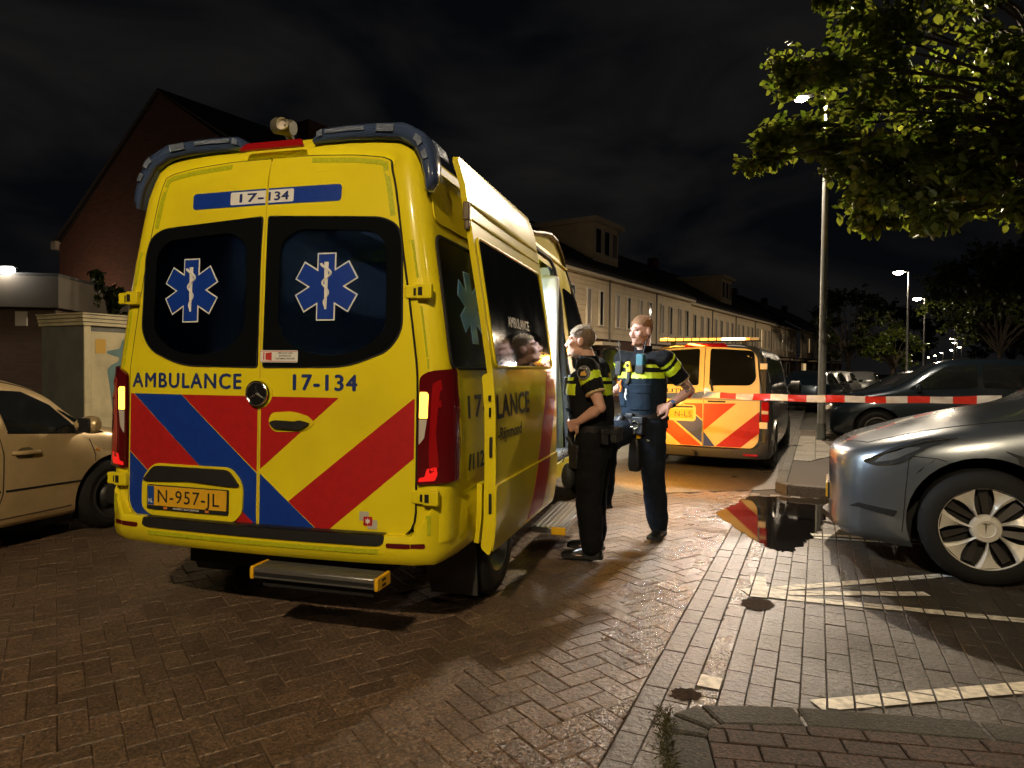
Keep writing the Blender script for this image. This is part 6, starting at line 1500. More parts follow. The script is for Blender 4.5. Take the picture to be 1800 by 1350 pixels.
far_tree('large green tree right of the third street lamp', 30.2, 42.0, 6.2, 4.0, 2.4, 31, M_leafd, .26, 60, 260)
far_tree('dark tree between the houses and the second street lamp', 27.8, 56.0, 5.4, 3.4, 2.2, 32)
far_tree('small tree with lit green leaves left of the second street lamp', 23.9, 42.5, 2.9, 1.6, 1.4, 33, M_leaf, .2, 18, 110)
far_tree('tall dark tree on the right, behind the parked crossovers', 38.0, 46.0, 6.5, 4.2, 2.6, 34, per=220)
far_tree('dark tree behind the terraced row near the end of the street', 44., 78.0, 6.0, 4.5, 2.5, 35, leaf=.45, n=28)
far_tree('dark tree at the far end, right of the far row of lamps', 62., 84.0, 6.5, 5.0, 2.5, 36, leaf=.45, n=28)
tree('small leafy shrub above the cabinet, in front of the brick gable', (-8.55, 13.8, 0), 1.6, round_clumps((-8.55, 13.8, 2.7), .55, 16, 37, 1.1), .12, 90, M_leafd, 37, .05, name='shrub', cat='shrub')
def hedge(label, a, b, h, w, seed):
    a, b = Vector(a), Vector(b); t = thing('hedge', label, 'hedge', a, 0); rng = np.random.default_rng(seed); d = b - a; n = int(d.length * 420); u = rng.random(n); nrm_ = Vector((-d.y, d.x, 0)).normalized()
    P = np.outer(u, np.array(d)) + np.outer(rng.uniform(-w, w, n), np.array(nrm_)); P[:, 2] = h * rng.random(n) ** .6; leaves(P, .14, rng, M_leafd, 'foliage', t)
    g = G()
    for k in range(int(d.length * 2)): p = d * (k / (d.length * 2)); g.tube([p, p + Vector((rng.normal(0, .1), rng.normal(0, .1), h * .8))], [.02, .006], 4)
    g.obj('stems', M_bark, t)
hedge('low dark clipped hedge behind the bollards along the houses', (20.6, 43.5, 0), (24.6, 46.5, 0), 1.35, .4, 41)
M_boll = mat('bollard_paint', (.42, .40, .30), .6)
for i, (px, d) in enumerate(((1478, 44.), (1498, 45.), (1521, 46.))):
    b = thing('bollard', ('leftmost of three pale bollards before the hedge', 'middle one of three pale bollards before the hedge', 'rightmost of three pale bollards before the hedge')[i], 'bollard', ((px - 900) / 1190 * d, d, 0), 0, 'bollards before the hedge')
    G().lathe([(.09, 0), (.085, .7), (.06, .76), (0, .78)], 12).obj('post', M_boll, b); G().lathe([(.10, 0), (.10, .06), (.088, .065)], 12).obj('collar', M_polebase, b)

# ---------------------------------------------------------------- barrier tape
TAPE = thing('barrier_tape', 'red and white striped police tape stretched before the police van', 'tape', (0, 0, 0))
M_tr = mat('tape_red', (.62, .035, .02), .35, coat=.3); M_tw = mat('tape_white', (.72, .70, .66), .35, coat=.3, mottle=(14, (.45, .43, .40), .4))
def tape_line(A, B, sag, tw, w=.076, L=.185, start=0):
    A, B = Vector(A), Vector(B); n = int((B - A).length / L); d = (B - A).normalized(); sd = Vector((-d.y, d.x, 0))
    def P(u, v):
        c = A.lerp(B, u) + Vector((0, 0, -sag * 4 * u * (1 - u))); ang = tw * sin(u * 5. + 1) ; q = Vector((0, 0, 1)) * cos(ang) + sd * sin(ang); return c + q * (v * w) + sd * (.010 * sin(u * 33 + v * 2) + .006 * sin(u * 71 + v * 5)) + Vector((0, 0, .004 * sin(u * 27 + v)))
    for i in range(n):
        g = G(); k = 4; vs = []
        for j in range(k + 1):
            for v in (-.5, -.17, .17, .5): vs.append(P((i + j / k) / n, v))
        fs = [(j * 4 + c, j * 4 + c + 1, j * 4 + c + 5, j * 4 + c + 4) for j in range(k) for c in range(3)]; g.add(vs, fs)
        o = g.obj('red_band' if (i + start) % 2 else 'white_band', M_tr if (i + start) % 2 else M_tw, TAPE)
tape_line((1.13, 7.66, 1.16), (2.35, 8.28, 1.12), .02, .45)
tape_line((2.35, 8.28, 1.12), (4.72, 6.52, 1.16), .022, .40)
# ================================================================ police officers
from mathutils import noise as mnoise
def ball(g, c, r, n=14, M=None):
    rx, ry, rz = r if hasattr(r, '__len__') else (r, r, r); rings = []
    for i in range(1, n):
        th = pi * i / n; rings.append([(c[0] + rx * sin(th) * cos(a), c[1] + ry * sin(th) * sin(a), c[2] + rz * cos(th)) for a in [2 * pi * k / (n + 2) for k in range(n + 2)]])
    g.loft(rings[::-1], M=M)
def limb(g, pts, rs, n=14):
    g.tube(pts, rs, n)
    for p, r in zip(pts, rs): ball(g, p, r, 10)
def section_body(g, secs, n=26, p=2.4):
    """secs: (cx, cy, z, rx, ry) superellipse slices"""
    rings = []
    for cx, cy, z, rx, ry in secs:
        ring = []
        for k in range(n):
            a = 2 * pi * k / n; c, s = cos(a), sin(a); q = (abs(c) ** p + abs(s) ** p) ** (-1 / p); ring.append((cx + rx * c * q, cy + ry * s * q, z))
        rings.append(ring)
    g.loft(rings)
def remesh(g, voxel, name, m, parent, smooth=3, wrinkle=0., wscale=9., zlim=None, stretch=1.):
    me = g.mesh(name, None, 0); bm = bmesh.new(); bm.from_mesh(me); bmesh.ops.recalc_face_normals(bm, faces=bm.faces[:]); bm.to_mesh(me); bm.free()
    o = link(bpy.data.objects.new(name, me)); md = o.modifiers.new('r', 'REMESH'); md.mode = 'VOXEL'; md.voxel_size = voxel; md.adaptivity = 0
    sm = o.modifiers.new('s', 'SMOOTH'); sm.factor = .5; sm.iterations = smooth
    dg = bpy.context.evaluated_depsgraph_get(); dg.update(); nm = bpy.data.meshes.new_from_object(o.evaluated_get(dg)); bpy.data.objects.remove(o)
    if wrinkle:
        co = np.empty(len(nm.vertices) * 3); nm.vertices.foreach_get('co', co); co = co.reshape(-1, 3); no = np.array([v.normal[:] for v in nm.vertices])
        d = np.array([mnoise.noise(Vector((x * wscale, y * wscale, z * wscale * stretch))) + .5 * mnoise.noise(Vector((x * wscale * 2.3 + 7, y * wscale * 2.3, z * wscale * 2.6 * stretch))) for x, y, z in co])
        co += no * (d * wrinkle)[:, None]; nm.vertices.foreach_set('co', co.ravel()); nm.update()
    nm.name = name; nm.shade_smooth()
    if m: nm.materials.append(m)
    return link(bpy.data.objects.new(name, nm), parent)
def patch(src, pred, off, name, m, parent, thick=0.):
    me = src.data; keep = [p for p in me.polygons if pred(*p.center)]
    if not keep: return None
    idx = {}; vs = []; fs = []
    for p in keep:
        f = []
        for i in p.vertices:
            if i not in idx: v = me.vertices[i]; idx[i] = len(vs); vs.append(v.co + v.normal * off)
            f.append(idx[i])
        fs.append(f)
    q = bpy.data.meshes.new(name); q.from_pydata([tuple(v) for v in vs], [], fs); q.shade_smooth(); q.materials.append(m)
    o = link(bpy.data.objects.new(name, q), parent)
    if name == 'tattoo': o['kind'] = 'stuff'
    if thick: s = o.modifiers.new('t', 'SOLIDIFY'); s.thickness = thick; s.offset = -1
    return o
M_skin = mat('skin', (.56, .32, .24), .5, spec=.4, var=(22, .06), bump=(140, .06)); M_skin2 = mat('skin_fair', (.62, .37, .30), .5, spec=.4, var=(22, .07), bump=(140, .06), mottle=(9, (.50, .22, .17), .3))
M_hairb = mat('hair_cropped', (.15, .10, .065), .55, bump=(260, .5), var=(60, .35)); M_hairr = mat('hair_ginger', (.22, .10, .04), .55, bump=(260, .5), var=(60, .35)); M_beard = mat('stubble_ginger', (.36, .17, .10), .6, bump=(300, .4), var=(80, .3))
M_shirt = mat('uniform_black', (.006, .0065, .008), .85, spec=.2, bump=(420, .15), var=(14, .2)); M_vest = mat('vest_navy', (.007, .015, .027), .8, spec=.2, bump=(420, .2), var=(10, .15)); M_vestb = mat('vest_black', (.006, .0065, .008), .8, spec=.2, bump=(420, .2))
M_trou = mat('trousers_black', (.005, .0055, .007), .85, spec=.2, bump=(420, .2), var=(10, .25)); M_trou2 = mat('trousers_navy', (.007, .0105, .018), .85, spec=.2, bump=(420, .2), var=(10, .25))
M_limeu = mat('uniform_lime', (.55, .72, .02), .45, emit=None, bump=(300, .08), var=(50, .08)); M_piping = mat('piping_gold', (.62, .48, .26), .5)
M_leather = mat('boot_leather', (.010, .010, .010), .28, coat=.3, bump=(90, .1)); M_gear = mat('gear_black', (.012, .012, .013), .45, bump=(160, .15)); M_eye = mat('eye_dark', (.03, .02, .018), .2)
M_gold_ = mat('badge_gold', (.62, .36, .06), .4); M_tat = mat('tattoo_ink', (.20, .14, .13), .6)

def hand(g, w, d, up, curl=.5, s=1, L=.185, spread=.5):
    """wrist w, direction d of the fingers, up = back-of-hand normal, s=+1 thumb to the d x up side"""
    w, d, up = Vector(w), Vector(d).normalized(), Vector(up).normalized(); side = d.cross(up).normalized() * s; up = side.cross(d) * s
    pl = L * .52; k = w + d * pl
    g.loft([[tuple(w + d * t * pl + side * (a * wd) + up * (b * th)) for a, b in ((-1, -.6), (-.5, -1), (.5, -1), (1, -.6), (1, .6), (.5, 1), (-.5, 1), (-1, .6))] for t, wd, th in ((0, .026, .019), (.35, .037, .018), (.8, .042, .015), (1, .040, .012))])
    for i, (off, ln) in enumerate(((.030, .42), (.010, .48), (-.010, .45), (-.029, .36))):
        p0 = k - d * .012 + side * off; f = L * ln; c = curl * (1 + .08 * i); pts = [p0]; dr = d + side * off * spread * 2; dr.normalize(); a = 0.
        for q, fr in enumerate((.45, .32, .23)):
            a += c * (.75, .95, .6)[q]; pts.append(pts[-1] + (dr * cos(a) - up * sin(a)) * f * fr)
        limb(g, pts, [.0098, .0092, .0085, .0072], 8)
    b = w + d * pl * .25 + side * .030; t1 = b + (d * .6 + side * .7 - up * .3).normalized() * .042; t2 = t1 + (d * .85 + side * .2 - up * .5 * curl).normalized() * .030; t3 = t2 + (d * .9 - side * .15 - up * .6 * curl).normalized() * .024
    limb(g, [b, t1, t2, t3], [.016, .0125, .011, .0085], 8)
def shoe(g, heel, toe, h=.10, w=.05):
    heel, toe = Vector(heel), Vector(toe); d = (toe - heel); L = d.length; d.normalize(); s = Vector((d.y, -d.x, 0)).normalized(); up = s.cross(d)
    rings = []
    for t, wd, hh, z0 in ((-.02, .030, .06, .004), (.03, .040, h, 0), (.25, .043, h * 1.05, 0), (.45, .046, h * .72, 0), (.70, .052, h * .52, 0), (.90, .046, h * .40, .002), (1.0, .024, h * .22, .008)):
        c = heel + d * (t * L); rings.append([tuple(c + s * (wd * a) + up * (z0 + hh * b)) for a, b in ((-1, 0), (-1.02, .3), (-.85, .75), (-.4, 1), (.4, 1), (.85, .75), (1.02, .3), (1, 0))])
    g.loft(rings)
def officer(label, loc, az, P):
    t = thing('person', label, 'person', loc, -az); J = {k: Vector(v) for k, v in P['j'].items()}
    # ---- body: one continuous surface, head to feet
    g = G(); H = J['head']; hy = P.get('head_yaw', 0.); R = Matrix.Translation(H) @ Matrix.Rotation(hy, 4, 'Z') @ Matrix.Rotation(P.get('head_pitch', 0.), 4, 'X'); k = P.get('hs', 1.)
    for c, r in (((0, -.014, .036), (.074, .096, .086)), ((0, -.002, .01), (.070, .088, .088)), ((0, .030, -.030), (.059, .066, .090)), ((0, .046, -.088), (.041, .040, .034)), ((.040, .020, -.072), (.022, .042, .034)), ((-.040, .020, -.072), (.022, .042, .034)), ((.040, .062, -.018), .026), ((-.040, .062, -.018), .026), ((.078, -.008, -.008), (.010, .021, .033)), ((-.078, -.008, -.008), (.010, .021, .033)), ((0, .086, -.100), (.020, .014, .016))):
        rr_2 = r if hasattr(r, '__len__') else (r, r, r); ball(g, tuple(q * k for q in c), tuple(q * k for q in rr_2), 16, R)
    g.tube([R @ (Vector(p) * k) for p in ((0, .084, .020), (0, .100, -.010), (0, .114, -.032), (0, .098, -.043))], [.009 * k, .010 * k, .014 * k, .012 * k], 8); ball(g, (.012 * k, .104 * k, -.040 * k), .010 * k, 8, R); ball(g, (-.012 * k, .104 * k, -.040 * k), .010 * k, 8, R)
    limb(g, [R @ (Vector(p) * k) for p in ((-.044, .070, .026), (-.018, .086, .022), (.018, .086, .022), (.044, .070, .026))], [.011 * k, .013 * k, .013 * k, .011 * k], 8)
    limb(g, [R @ (Vector(p) * k) for p in ((-.022, .082, -.066), (0, .094, -.062), (.022, .082, -.066))], [.006 * k, .009 * k, .006 * k], 8); limb(g, [R @ (Vector(p) * k) for p in ((-.018, .082, -.076), (0, .092, -.075), (.018, .082, -.076))], [.006 * k, .009 * k, .006 * k], 8)
    limb(g, [R @ (Vector((0, -.022, -.06)) * k), H.lerp(J['neck'], .6), J['neck'] + Vector((0, -.005, -.03))], [.054 * k, .057 * k, .066 * k])
    pv, ch = J['pelvis'], J['chest']
    section_body(g, [(pv.x, pv.y, pv.z - .10, .13, .10), (pv.x, pv.y, pv.z, .15, .10), (pv.x * .6 + ch.x * .4, pv.y * .6 + ch.y * .4, pv.z * .6 + ch.z * .4, .135, .095), (ch.x, ch.y, ch.z, .155, .105), (ch.x, ch.y, ch.z + .10, .16, .095), (J['neck'].x, J['neck'].y, J['neck'].z - .03, .08, .06)])
    for s in ('l', 'r'):
        sh, el, wr = J['sh_' + s], J['el_' + s], J['wr_' + s]; limb(g, [sh, sh.lerp(el, .45), el, el.lerp(wr, .3), wr], [.054, .050, .040, .043, .027])
        limb(g, [sh, ch + Vector((0, 0, .08))], [.058, .08]); hd = P['hand_' + s]; hand(g, wr, hd[0], hd[1], hd[2], hd[3])
        hp, kn, an = J['hip_' + s], J['kn_' + s], J['an_' + s]; limb(g, [hp, hp.lerp(kn, .5), kn, kn.lerp(an, .35), an], [.080, .070, .052, .052, .036]); shoe(g, J['heel_' + s].lerp(J['toe_' + s], .16) + Vector((0, 0, .012)), J['heel_' + s].lerp(J['toe_' + s], .80) + Vector((0, 0, .012)), .055, .03)
    body = remesh(g, .0056, 'body', P['skin'], t, 3)
    inv = R.inverted()
    def hd_(f): return lambda x, y, z: (lambda q: f(q.x / k, q.y / k, q.z / k))(inv @ Vector((x, y, z)))
    hair = patch(body, hd_(P['hair_pred']), .0042, 'hair', P['hair'], t); patch(body, hd_(lambda x, y, z: z > .052 and y < .075 and abs(x) < .058 and z > -.02 and y > -.07), .0085, 'hair_top', P['hairtop'], t)
    def strands(src, n, L, nm, m):
        ps = src.data.polygons; vs = src.data.vertices; r = random.Random(n); back = (R.to_3x3() @ Vector((0, -1, .25))).normalized(); g = G()
        for _ in range(n):
            p = ps[r.randrange(len(ps))]; c = p.center + Vector((r.gauss(0, .002), r.gauss(0, .002), r.gauss(0, .002))); nn = p.normal; d = (nn * r.uniform(.25, .7) + back * r.uniform(.6, 1.2) + Vector((r.gauss(0, .14), r.gauss(0, .14), r.gauss(0, .14)))).normalized() * L * r.uniform(.5, 1.2); s_ = d.cross(nn); s_ = (s_.normalized() if s_.length > 1e-6 else Vector((1, 0, 0))) * .0011
            g.add([c - s_, c + s_, c + d], [(0, 1, 2)])
        o = g.obj(nm, m, src, smooth=0); o['kind'] = 'stuff'
    strands(hair, 2600, .0045, 'hair_strand', P['hair'])
    tp_ = [c_ for c_ in t.children if c_.name.startswith('hair_top')]
    if tp_: strands(tp_[0], 2600, .009, 'hair_strand', P['hairtop'])
    if P.get('beard'): patch(body, hd_(lambda x, y, z: -.125 < z < -.040 and y > -.005 and abs(x) < .09 and not (y > .085 and -.086 < z < -.052 and abs(x) < .026) and not (y > .10 and z > -.056) and (z < -.055 or abs(x) > .045 or z < -.048)), .0022, 'beard', M_beard, t)
    for sx in (-1, 1):
        g = G(); ball(g, (sx * .032 * k, .0745 * k, .004 * k), (.013 * k, .010 * k, .0065 * k), 8, R); g.obj('eye', M_eye, t)
        g = G(); g.tube([R @ (Vector((sx * a, b, c)) * k) for a, b, c in ((.014, .0985, .026), (.032, .0935, .031), (.048, .079, .027))], [.003, .004, .002], 5); g.obj('eyebrow', P['hair'], t)
    # ---- trousers
    g = G(); section_body(g, [(pv.x, pv.y, pv.z - .17, .175, .138), (pv.x, pv.y, pv.z - .06, .188, .142), (pv.x, pv.y, pv.z + .07, .172, .126)], p=2.2)
    for s in ('l', 'r'):
        hp, kn, an = J['hip_' + s], J['kn_' + s], J['an_' + s]; an2 = kn.lerp(an, .93)
        limb(g, [hp, hp.lerp(kn, .45), hp.lerp(kn, .9), kn.lerp(an2, .15), kn.lerp(an2, .5), kn.lerp(an2, .85), an2], [.124, .118, .102, .098, .095, .092, .080], 16)
        sx = -1 if s == 'l' else 1; d = (kn - hp).normalized(); c = hp.lerp(kn, .68) + Vector((sx * .075, -.01, 0)); ball(g, c, (.032, .06, .085), 12)                                  # cargo pocket
        c2 = kn.lerp(an2, .96); ball(g, c2 + Vector((0, 0, .0)), (.078, .078, .035), 10)
    trs = remesh(g, .009, 'trousers', P['trou'], t, 3, .011, 8., stretch=.9)
    # ---- boots
    for s in ('l', 'r'):
        an, heel, toe = J['an_' + s], J['heel_' + s], J['toe_' + s]; g = G(); shoe(g, heel, toe, .105, .05); limb(g, [J['kn_' + s].lerp(an, .80), an, heel.lerp(toe, .30) + Vector((0, 0, .06))], [.056, .056, .05], 12)
        b = remesh(g, .008, 'boot', M_leather, t, 3)
        d = (toe - heel).normalized(); sd = Vector((d.y, -d.x, 0)).normalized(); g = G(); rings = []
        for q in (0., 1.): rings.append([tuple(heel + d * (u * (toe - heel).length) + sd * w_ * (1.05) + Vector((0, 0, q * .022 + .0005))) for u, w_ in ((-.03, -.03), (.15, -.045), (.45, -.046), (.75, -.055), (.95, -.045), (1.02, 0), (.95, .045), (.75, .055), (.45, .046), (.15, .045), (-.03, .03))])
        g.loft(rings).obj('sole', M_rubber, b, smooth=30)
    # ---- shirt with short sleeves
    g = G(); section_body(g, [(pv.x, pv.y, pv.z + .02, .162, .118), (pv.x * .5 + ch.x * .5, pv.y * .5 + ch.y * .5, pv.z * .5 + ch.z * .5, .160, .115), (ch.x, ch.y, ch.z, .178, .122), (ch.x, ch.y, ch.z + .12, .175, .105), (J['neck'].x, J['neck'].y, J['neck'].z - .055, .10, .085), (J['neck'].x, J['neck'].y + .004, J['neck'].z + .012, .070, .070)], p=2.3)
    for s in ('l', 'r'):
        sh, el = J['sh_' + s], J['el_' + s]; limb(g, [sh, ch + Vector((0, 0, .10))], [.082, .10], 14); g.tube([sh, sh.lerp(el, .3), sh.lerp(el, P.get('sleeve', .62))], [.083, .079, .071], 16); ball(g, sh, .083, 12)
    shirt = remesh(g, .008, 'shirt', M_shirt, t, 3, .008, 11.)
    def along(s):
        sh, el = J['sh_' + s], J['el_' + s]; ax = el - sh; L = ax.length; ax = ax / L
        return lambda x, y, z: ((Vector((x, y, z)) - sh).dot(ax) / L, ((Vector((x, y, z)) - sh) - ax * (Vector((x, y, z)) - sh).dot(ax)).length, Vector((x, y, z)) - sh)
    for s in ('l', 'r'):
        al = along(s); sl = P.get('sleeve', .62); sx = -1 if s == 'l' else 1
        def band(a0, a1, cut=0.): return lambda x, y, z, al=al: (lambda q: a0 + cut * (q[2].y) < q[0] < a1 + cut * q[2].y and q[1] < .11 and sx * (x - J['sh_' + s].x) > -.07 and q[0] > -.2)(al(x, y, z))
        if P['front_bands']: patch(shirt, band(.02, .10, .9), .0025, 'sleeve_band', M_limeu, t)
        patch(shirt, band(.19, .38, .9 if P['front_bands'] else .3), .0025, 'sleeve_band', M_limeu, t); patch(shirt, band(sl - .045, sl + .02), .0025, 'sleeve_piping', M_piping, t)
    # collar
    g = G(); nk = J['neck']; rings = []
    for z, r_ in ((-.012, .076), (.03, .070), (.045, .073)): rings.append([(nk.x + r_ * sin(a), nk.y + .004 + r_ * cos(a) * .95, nk.z + z + (.0 if abs(a) > .6 else -.02)) for a in [(-pi + .42 + (2 * pi - .84) * i / 23) + pi for i in range(24)]])
    col = g.loft(rings, closed=False, caps=False).obj('collar', M_shirt, t); sdm = col.modifiers.new('t', 'SOLIDIFY'); sdm.thickness = .006
    # ---- ballistic vest
    g = G(); zt_, zb = ch.z + .155, pv.z + .045
    m1 = pv.lerp(ch, .45)
    section_body(g, [(pv.x * .8 + ch.x * .2, pv.y * .8 + ch.y * .2, zb, .172, .146), (m1.x, m1.y, m1.z, .190, .160), (ch.x, ch.y + .004, ch.z - .02, .200, .168), (ch.x, ch.y, ch.z + .08, .182, .150), (ch.x, ch.y, zt_ - .02, .150, .110)], p=2.7)
    for sx in (-1, 1): limb(g, [(ch.x + sx * .115, ch.y + .085, ch.z + .09), (nk.x + sx * .115, nk.y + .01, nk.z - .045), (ch.x + sx * .115, ch.y - .09, ch.z + .09)], [.036, .036, .036], 10)
    vest = remesh(g, .008, 'vest', P['vest'], t, 3, .0045, 10.)
    patch(vest, lambda x, y, z: z > P['vz'][1] + .0 or y < ch.y - .02 if P['front_bands'] else True, .0015, 'vest_upper', M_vestb, t)
    z0, z1 = P['vz']
    if P['front_bands']:
        patch(vest, lambda x, y, z: z0 < z < z1 and y > ch.y - .02 and not (ch.x + .012 < x < ch.x + .055), .0045, 'chest_band', M_limeu, t)
        patch(vest, lambda x, y, z: z1 + .035 < z < z1 + .06 and y > ch.y + .02 and abs(x - ch.x) > .03, .0045, 'chest_band', M_limeu, t)
        # pocket flaps, zip, patches
        patch(vest, lambda x, y, z: z0 - .125 < z < z0 - .045 and y > ch.y + .05 and -.155 < x - ch.x < .03, .007, 'pocket_flap', P['vest'], t, .006); patch(vest, lambda x, y, z: z0 - .26 < z < z0 - .128 and y > ch.y + .05 and -.15 < x - ch.x < .03, .005, 'pocket', P['vest'], t, .005); patch(vest, lambda x, y, z: z0 - .24 < z < z0 - .06 and y > ch.y + .05 and .075 < x - ch.x < .165, .005, 'pocket', P['vest'], t, .005)
    else:
        patch(vest, lambda x, y, z: z0 < z < z1 and (y < ch.y - .045 or y > ch.y + .06), .0045, 'chest_band', M_limeu, t); patch(vest, lambda x, y, z: z1 + .025 < z < z1 + .05 and (y < ch.y - .045 or (y > ch.y + .08 and abs(x) > .08)), .0045, 'back_band', M_limeu, t)
        patch(vest, lambda x, y, z: z0 - .27 < z < z0 - .10 and y > ch.y + .05 and abs(x - ch.x) < .16, .012, 'front_pouch', M_vest, t, .010); patch(vest, lambda x, y, z: z0 - .12 < z < z0 - .095 and y > ch.y + .05 and abs(x - ch.x) < .17, .022, 'pouch_flap', M_vest, t, .016)
    # ---- belt and what hangs from it
    g = G(); rings = []
    for z, e in ((-.012, .0), (-.012, .010), (.038, .010), (.038, .0)): rings.append([(pv.x + (.186 + e) * cos(a), pv.y + (.140 + e) * sin(a), pv.z + .035 + z) for a in [2 * pi * i / 40 for i in range(40)]])
    rings.append(rings[0]); g.loft(rings, caps=False).obj('belt', M_gear, t)
    return t, J, R, body, shirt, vest

LO, JL, RL, bL, shL, veL = officer('police officer in profile with shaved blond hair, hand on belt, facing the open ambulance door', (.64, 5.09, 0), radians(290), dict(
    j=dict(pelvis=(0, .02, .93), chest=(0, .055, 1.27), neck=(0, .06, 1.475), head=(0, .128, 1.627), sh_l=(-.195, .035, 1.425), el_l=(-.255, -.085, 1.145), wr_l=(-.232, .085, 1.035), sh_r=(.195, .035, 1.425), el_r=(.26, -.03, 1.14), wr_r=(.20, .17, 1.04),
           hip_l=(-.09, .01, .90), kn_l=(-.11, .03, .49), an_l=(-.115, .0, .085), heel_l=(-.115, -.075, .022), toe_l=(-.135, .225, .022), hip_r=(.09, .01, .90), kn_r=(.12, .04, .49), an_r=(.13, .03, .085), heel_r=(.13, -.03, .022), toe_r=(.16, .26, .022)),
    hand_l=((.35, .80, -.45), (-.9, .2, .1), 1.25, -1), hand_r=((-.3, .8, -.5), (.9, .2, .2), .9, 1), skin=M_skin, hair=M_hairb, hairtop=mat('hair_blond', (.26, .18, .10), .5, bump=(260, .5), var=(60, .35)), trou=M_trou, vest=M_vestb, vz=(1.225, 1.305), front_bands=False, sleeve=.66, head_yaw=radians(6), head_pitch=radians(2),
    hair_pred=lambda x, y, z: (z > .060 + max(0, y) * .30 and y < .082) or (y < -.020 and z > -.062 and not (abs(x) > .074 and y > -.035 and z < .03)) or (abs(x) > .05 and z > .030 and y < .05)))
RO, JR, RR, bR, shR, veR = officer('bearded police officer in navy vest with one foot on the ambulance step, hand on hip', (1.11, 5.75, 0), radians(222), dict(
    j=dict(pelvis=(-.01, .0, .99), chest=(0, .0, 1.355), neck=(0, -.01, 1.575), head=(.0, .03, 1.742), sh_l=(-.205, -.01, 1.505), el_l=(-.345, -.186, 1.25), wr_l=(-.262, .02, 1.125), sh_r=(.205, -.01, 1.505), el_r=(.225, -.10, 1.30), wr_r=(.295, .12, 1.175),
           hip_l=(-.095, 0, .95), kn_l=(-.12, .01, .51), an_l=(-.137, -.06, .085), heel_l=(-.135, -.14, .022), toe_l=(-.19, .15, .022), hip_r=(.09, 0, .95), kn_r=(.085, .42, .825), an_r=(.17, .34, .32), heel_r=(.125, .28, .264), toe_r=(.29, .50, .264)),
    hand_l=((.75, .45, -.45), (-.35, .85, .3), .55, -1), hand_r=((.3, .8, -.3), (.3, .3, .9), .5, 1), skin=M_skin2, hair=M_hairr, hairtop=mat('hair_ginger_top', (.30, .15, .07), .5, bump=(260, .5), var=(60, .35)), trou=M_trou2, vest=M_vest, vz=(1.345, 1.398), front_bands=True, sleeve=.70, head_yaw=radians(-14), head_pitch=radians(-3), beard=True, hs=1.04,
    hair_pred=lambda x, y, z: (z > .062 + max(0, y) * .22 and y < .080) or (y < -.022 and z > -.060) or (abs(x) > .05 and z > .035 and y < .045)))

# ---- gear on the left officer
def cyl(p0, p1, r, n=10): return G().tube([p0, p1], r, n)
g = G(); g.box(.05, .115, .20, .245, 1.20, 1.37); rd = g.obj('radio', M_gear, LO, bevel=.008); cyl((.06, .225, 1.37), (.055, .25, 1.50), .005).obj('antenna', M_gear, rd)
g = G(); g.box(-.09, -.03, .195, .235, 1.22, 1.36); g.obj('microphone', M_gear, LO, bevel=.01)
al_ = (JL['el_l'] - JL['sh_l']).normalized()
# round shoulder badge with a gold flame
c = JL['sh_l'] + al_ * .035 + Vector((-.083, .012, .0)); nb = Vector((-1, .12, .25)).normalized(); Mb = Matrix.Translation(c) @ nb.to_track_quat('Z', 'Y').to_matrix().to_4x4()
g = G(); g.lathe([(0, .006), (.044, .004), (.050, .0), (.050, -.01)], 28, Mb); bd = g.obj('shoulder_badge', M_gear, LO)
g = G(); g.lathe([(.044, .006), (.047, .0065), (.050, .004)], 28, Mb); g.obj('badge_ring', mat('badge_grey', (.25, .25, .27), .5), bd)
g = G(); g.add([(-.022, -.024, .008), (.022, -.024, .008), (.024, -.006, .008), (.012, .0, .008), (.010, .020, .008), (-.002, .006, .008), (-.018, .004, .008)], [tuple(range(7))], Mb); g.obj('badge_flame', M_gold_, bd, smooth=0)
text_obj('POLITIE', .011, lambda u, v: tuple(Mb @ Vector((u, v, .0065))), M_sticker, bd, .01, align='CENTER', width=.055, at=(0, .024), off=.001)
# printed star on the back of the shoulder
g = G(); g.add([(-.05, -.096, 1.39), (-.015, -.10, 1.40), (-.03, -.10, 1.36), (.01, -.10, 1.37), (-.01, -.103, 1.34), (-.055, -.10, 1.36)], [(0, 1, 2), (2, 3, 4), (0, 2, 5)]); g.obj('shoulder_print', M_gold_, LO, smooth=0)
# holster, pouches, baton on the belt
def pouch(parent, c, s, rz=0., m=None, name='belt_pouch', tilt=0.):
    g = G(); M = Matrix.Translation(c) @ Matrix.Rotation(rz, 4, 'Z') @ Matrix.Rotation(tilt, 4, 'X'); x, y, z = s; g.box(-x, x, -y, y, -z, z, M, .004); o = g.obj(name, m or M_gear, parent, bevel=.010); q = G(); q.box(-x * 1.03, x * 1.03, -y * 1.12, y * 1.12, z * .25, z * 1.08, M); q.obj('pouch_flap', m or M_gear, o, bevel=.008); return o
pouch(LO, (-.10, .17, .90), (.03, .022, .07)); pouch(LO, (-.03, .185, .91), (.028, .022, .055)); pouch(LO, (-.17, -.09, .93), (.04, .03, .055), .6); pouch(LO, (-.06, -.15, .93), (.05, .03, .05)); pouch(LO, (.06, -.15, .93), (.05, .03, .05))
h_ = pouch(LO, (-.165, .125, .77), (.028, .04, .085), -.3, name='holster'); g = G(); g.tube([(-.175, .14, .85), (-.18, .165, .90), (-.175, .185, .905)], .016, 8); g.obj('pistol_grip', M_gear, h_)
for i in range(2):
    g = G(); g.tube([(-.165 + .025 * cos(a), .215, .80 - .045 * i + .026 * sin(a)) for a in [2 * pi * k / 16 for k in range(17)]], .004, 5, caps=False); g.obj('handcuff_ring', M_chrome, LO)
g = G(); ball(g, (-.13, .18, .62), (.045, .055, .10), 12); g.obj('leg_pouch', mat('pouch_cloth', (.014, .016, .016), .6), LO)
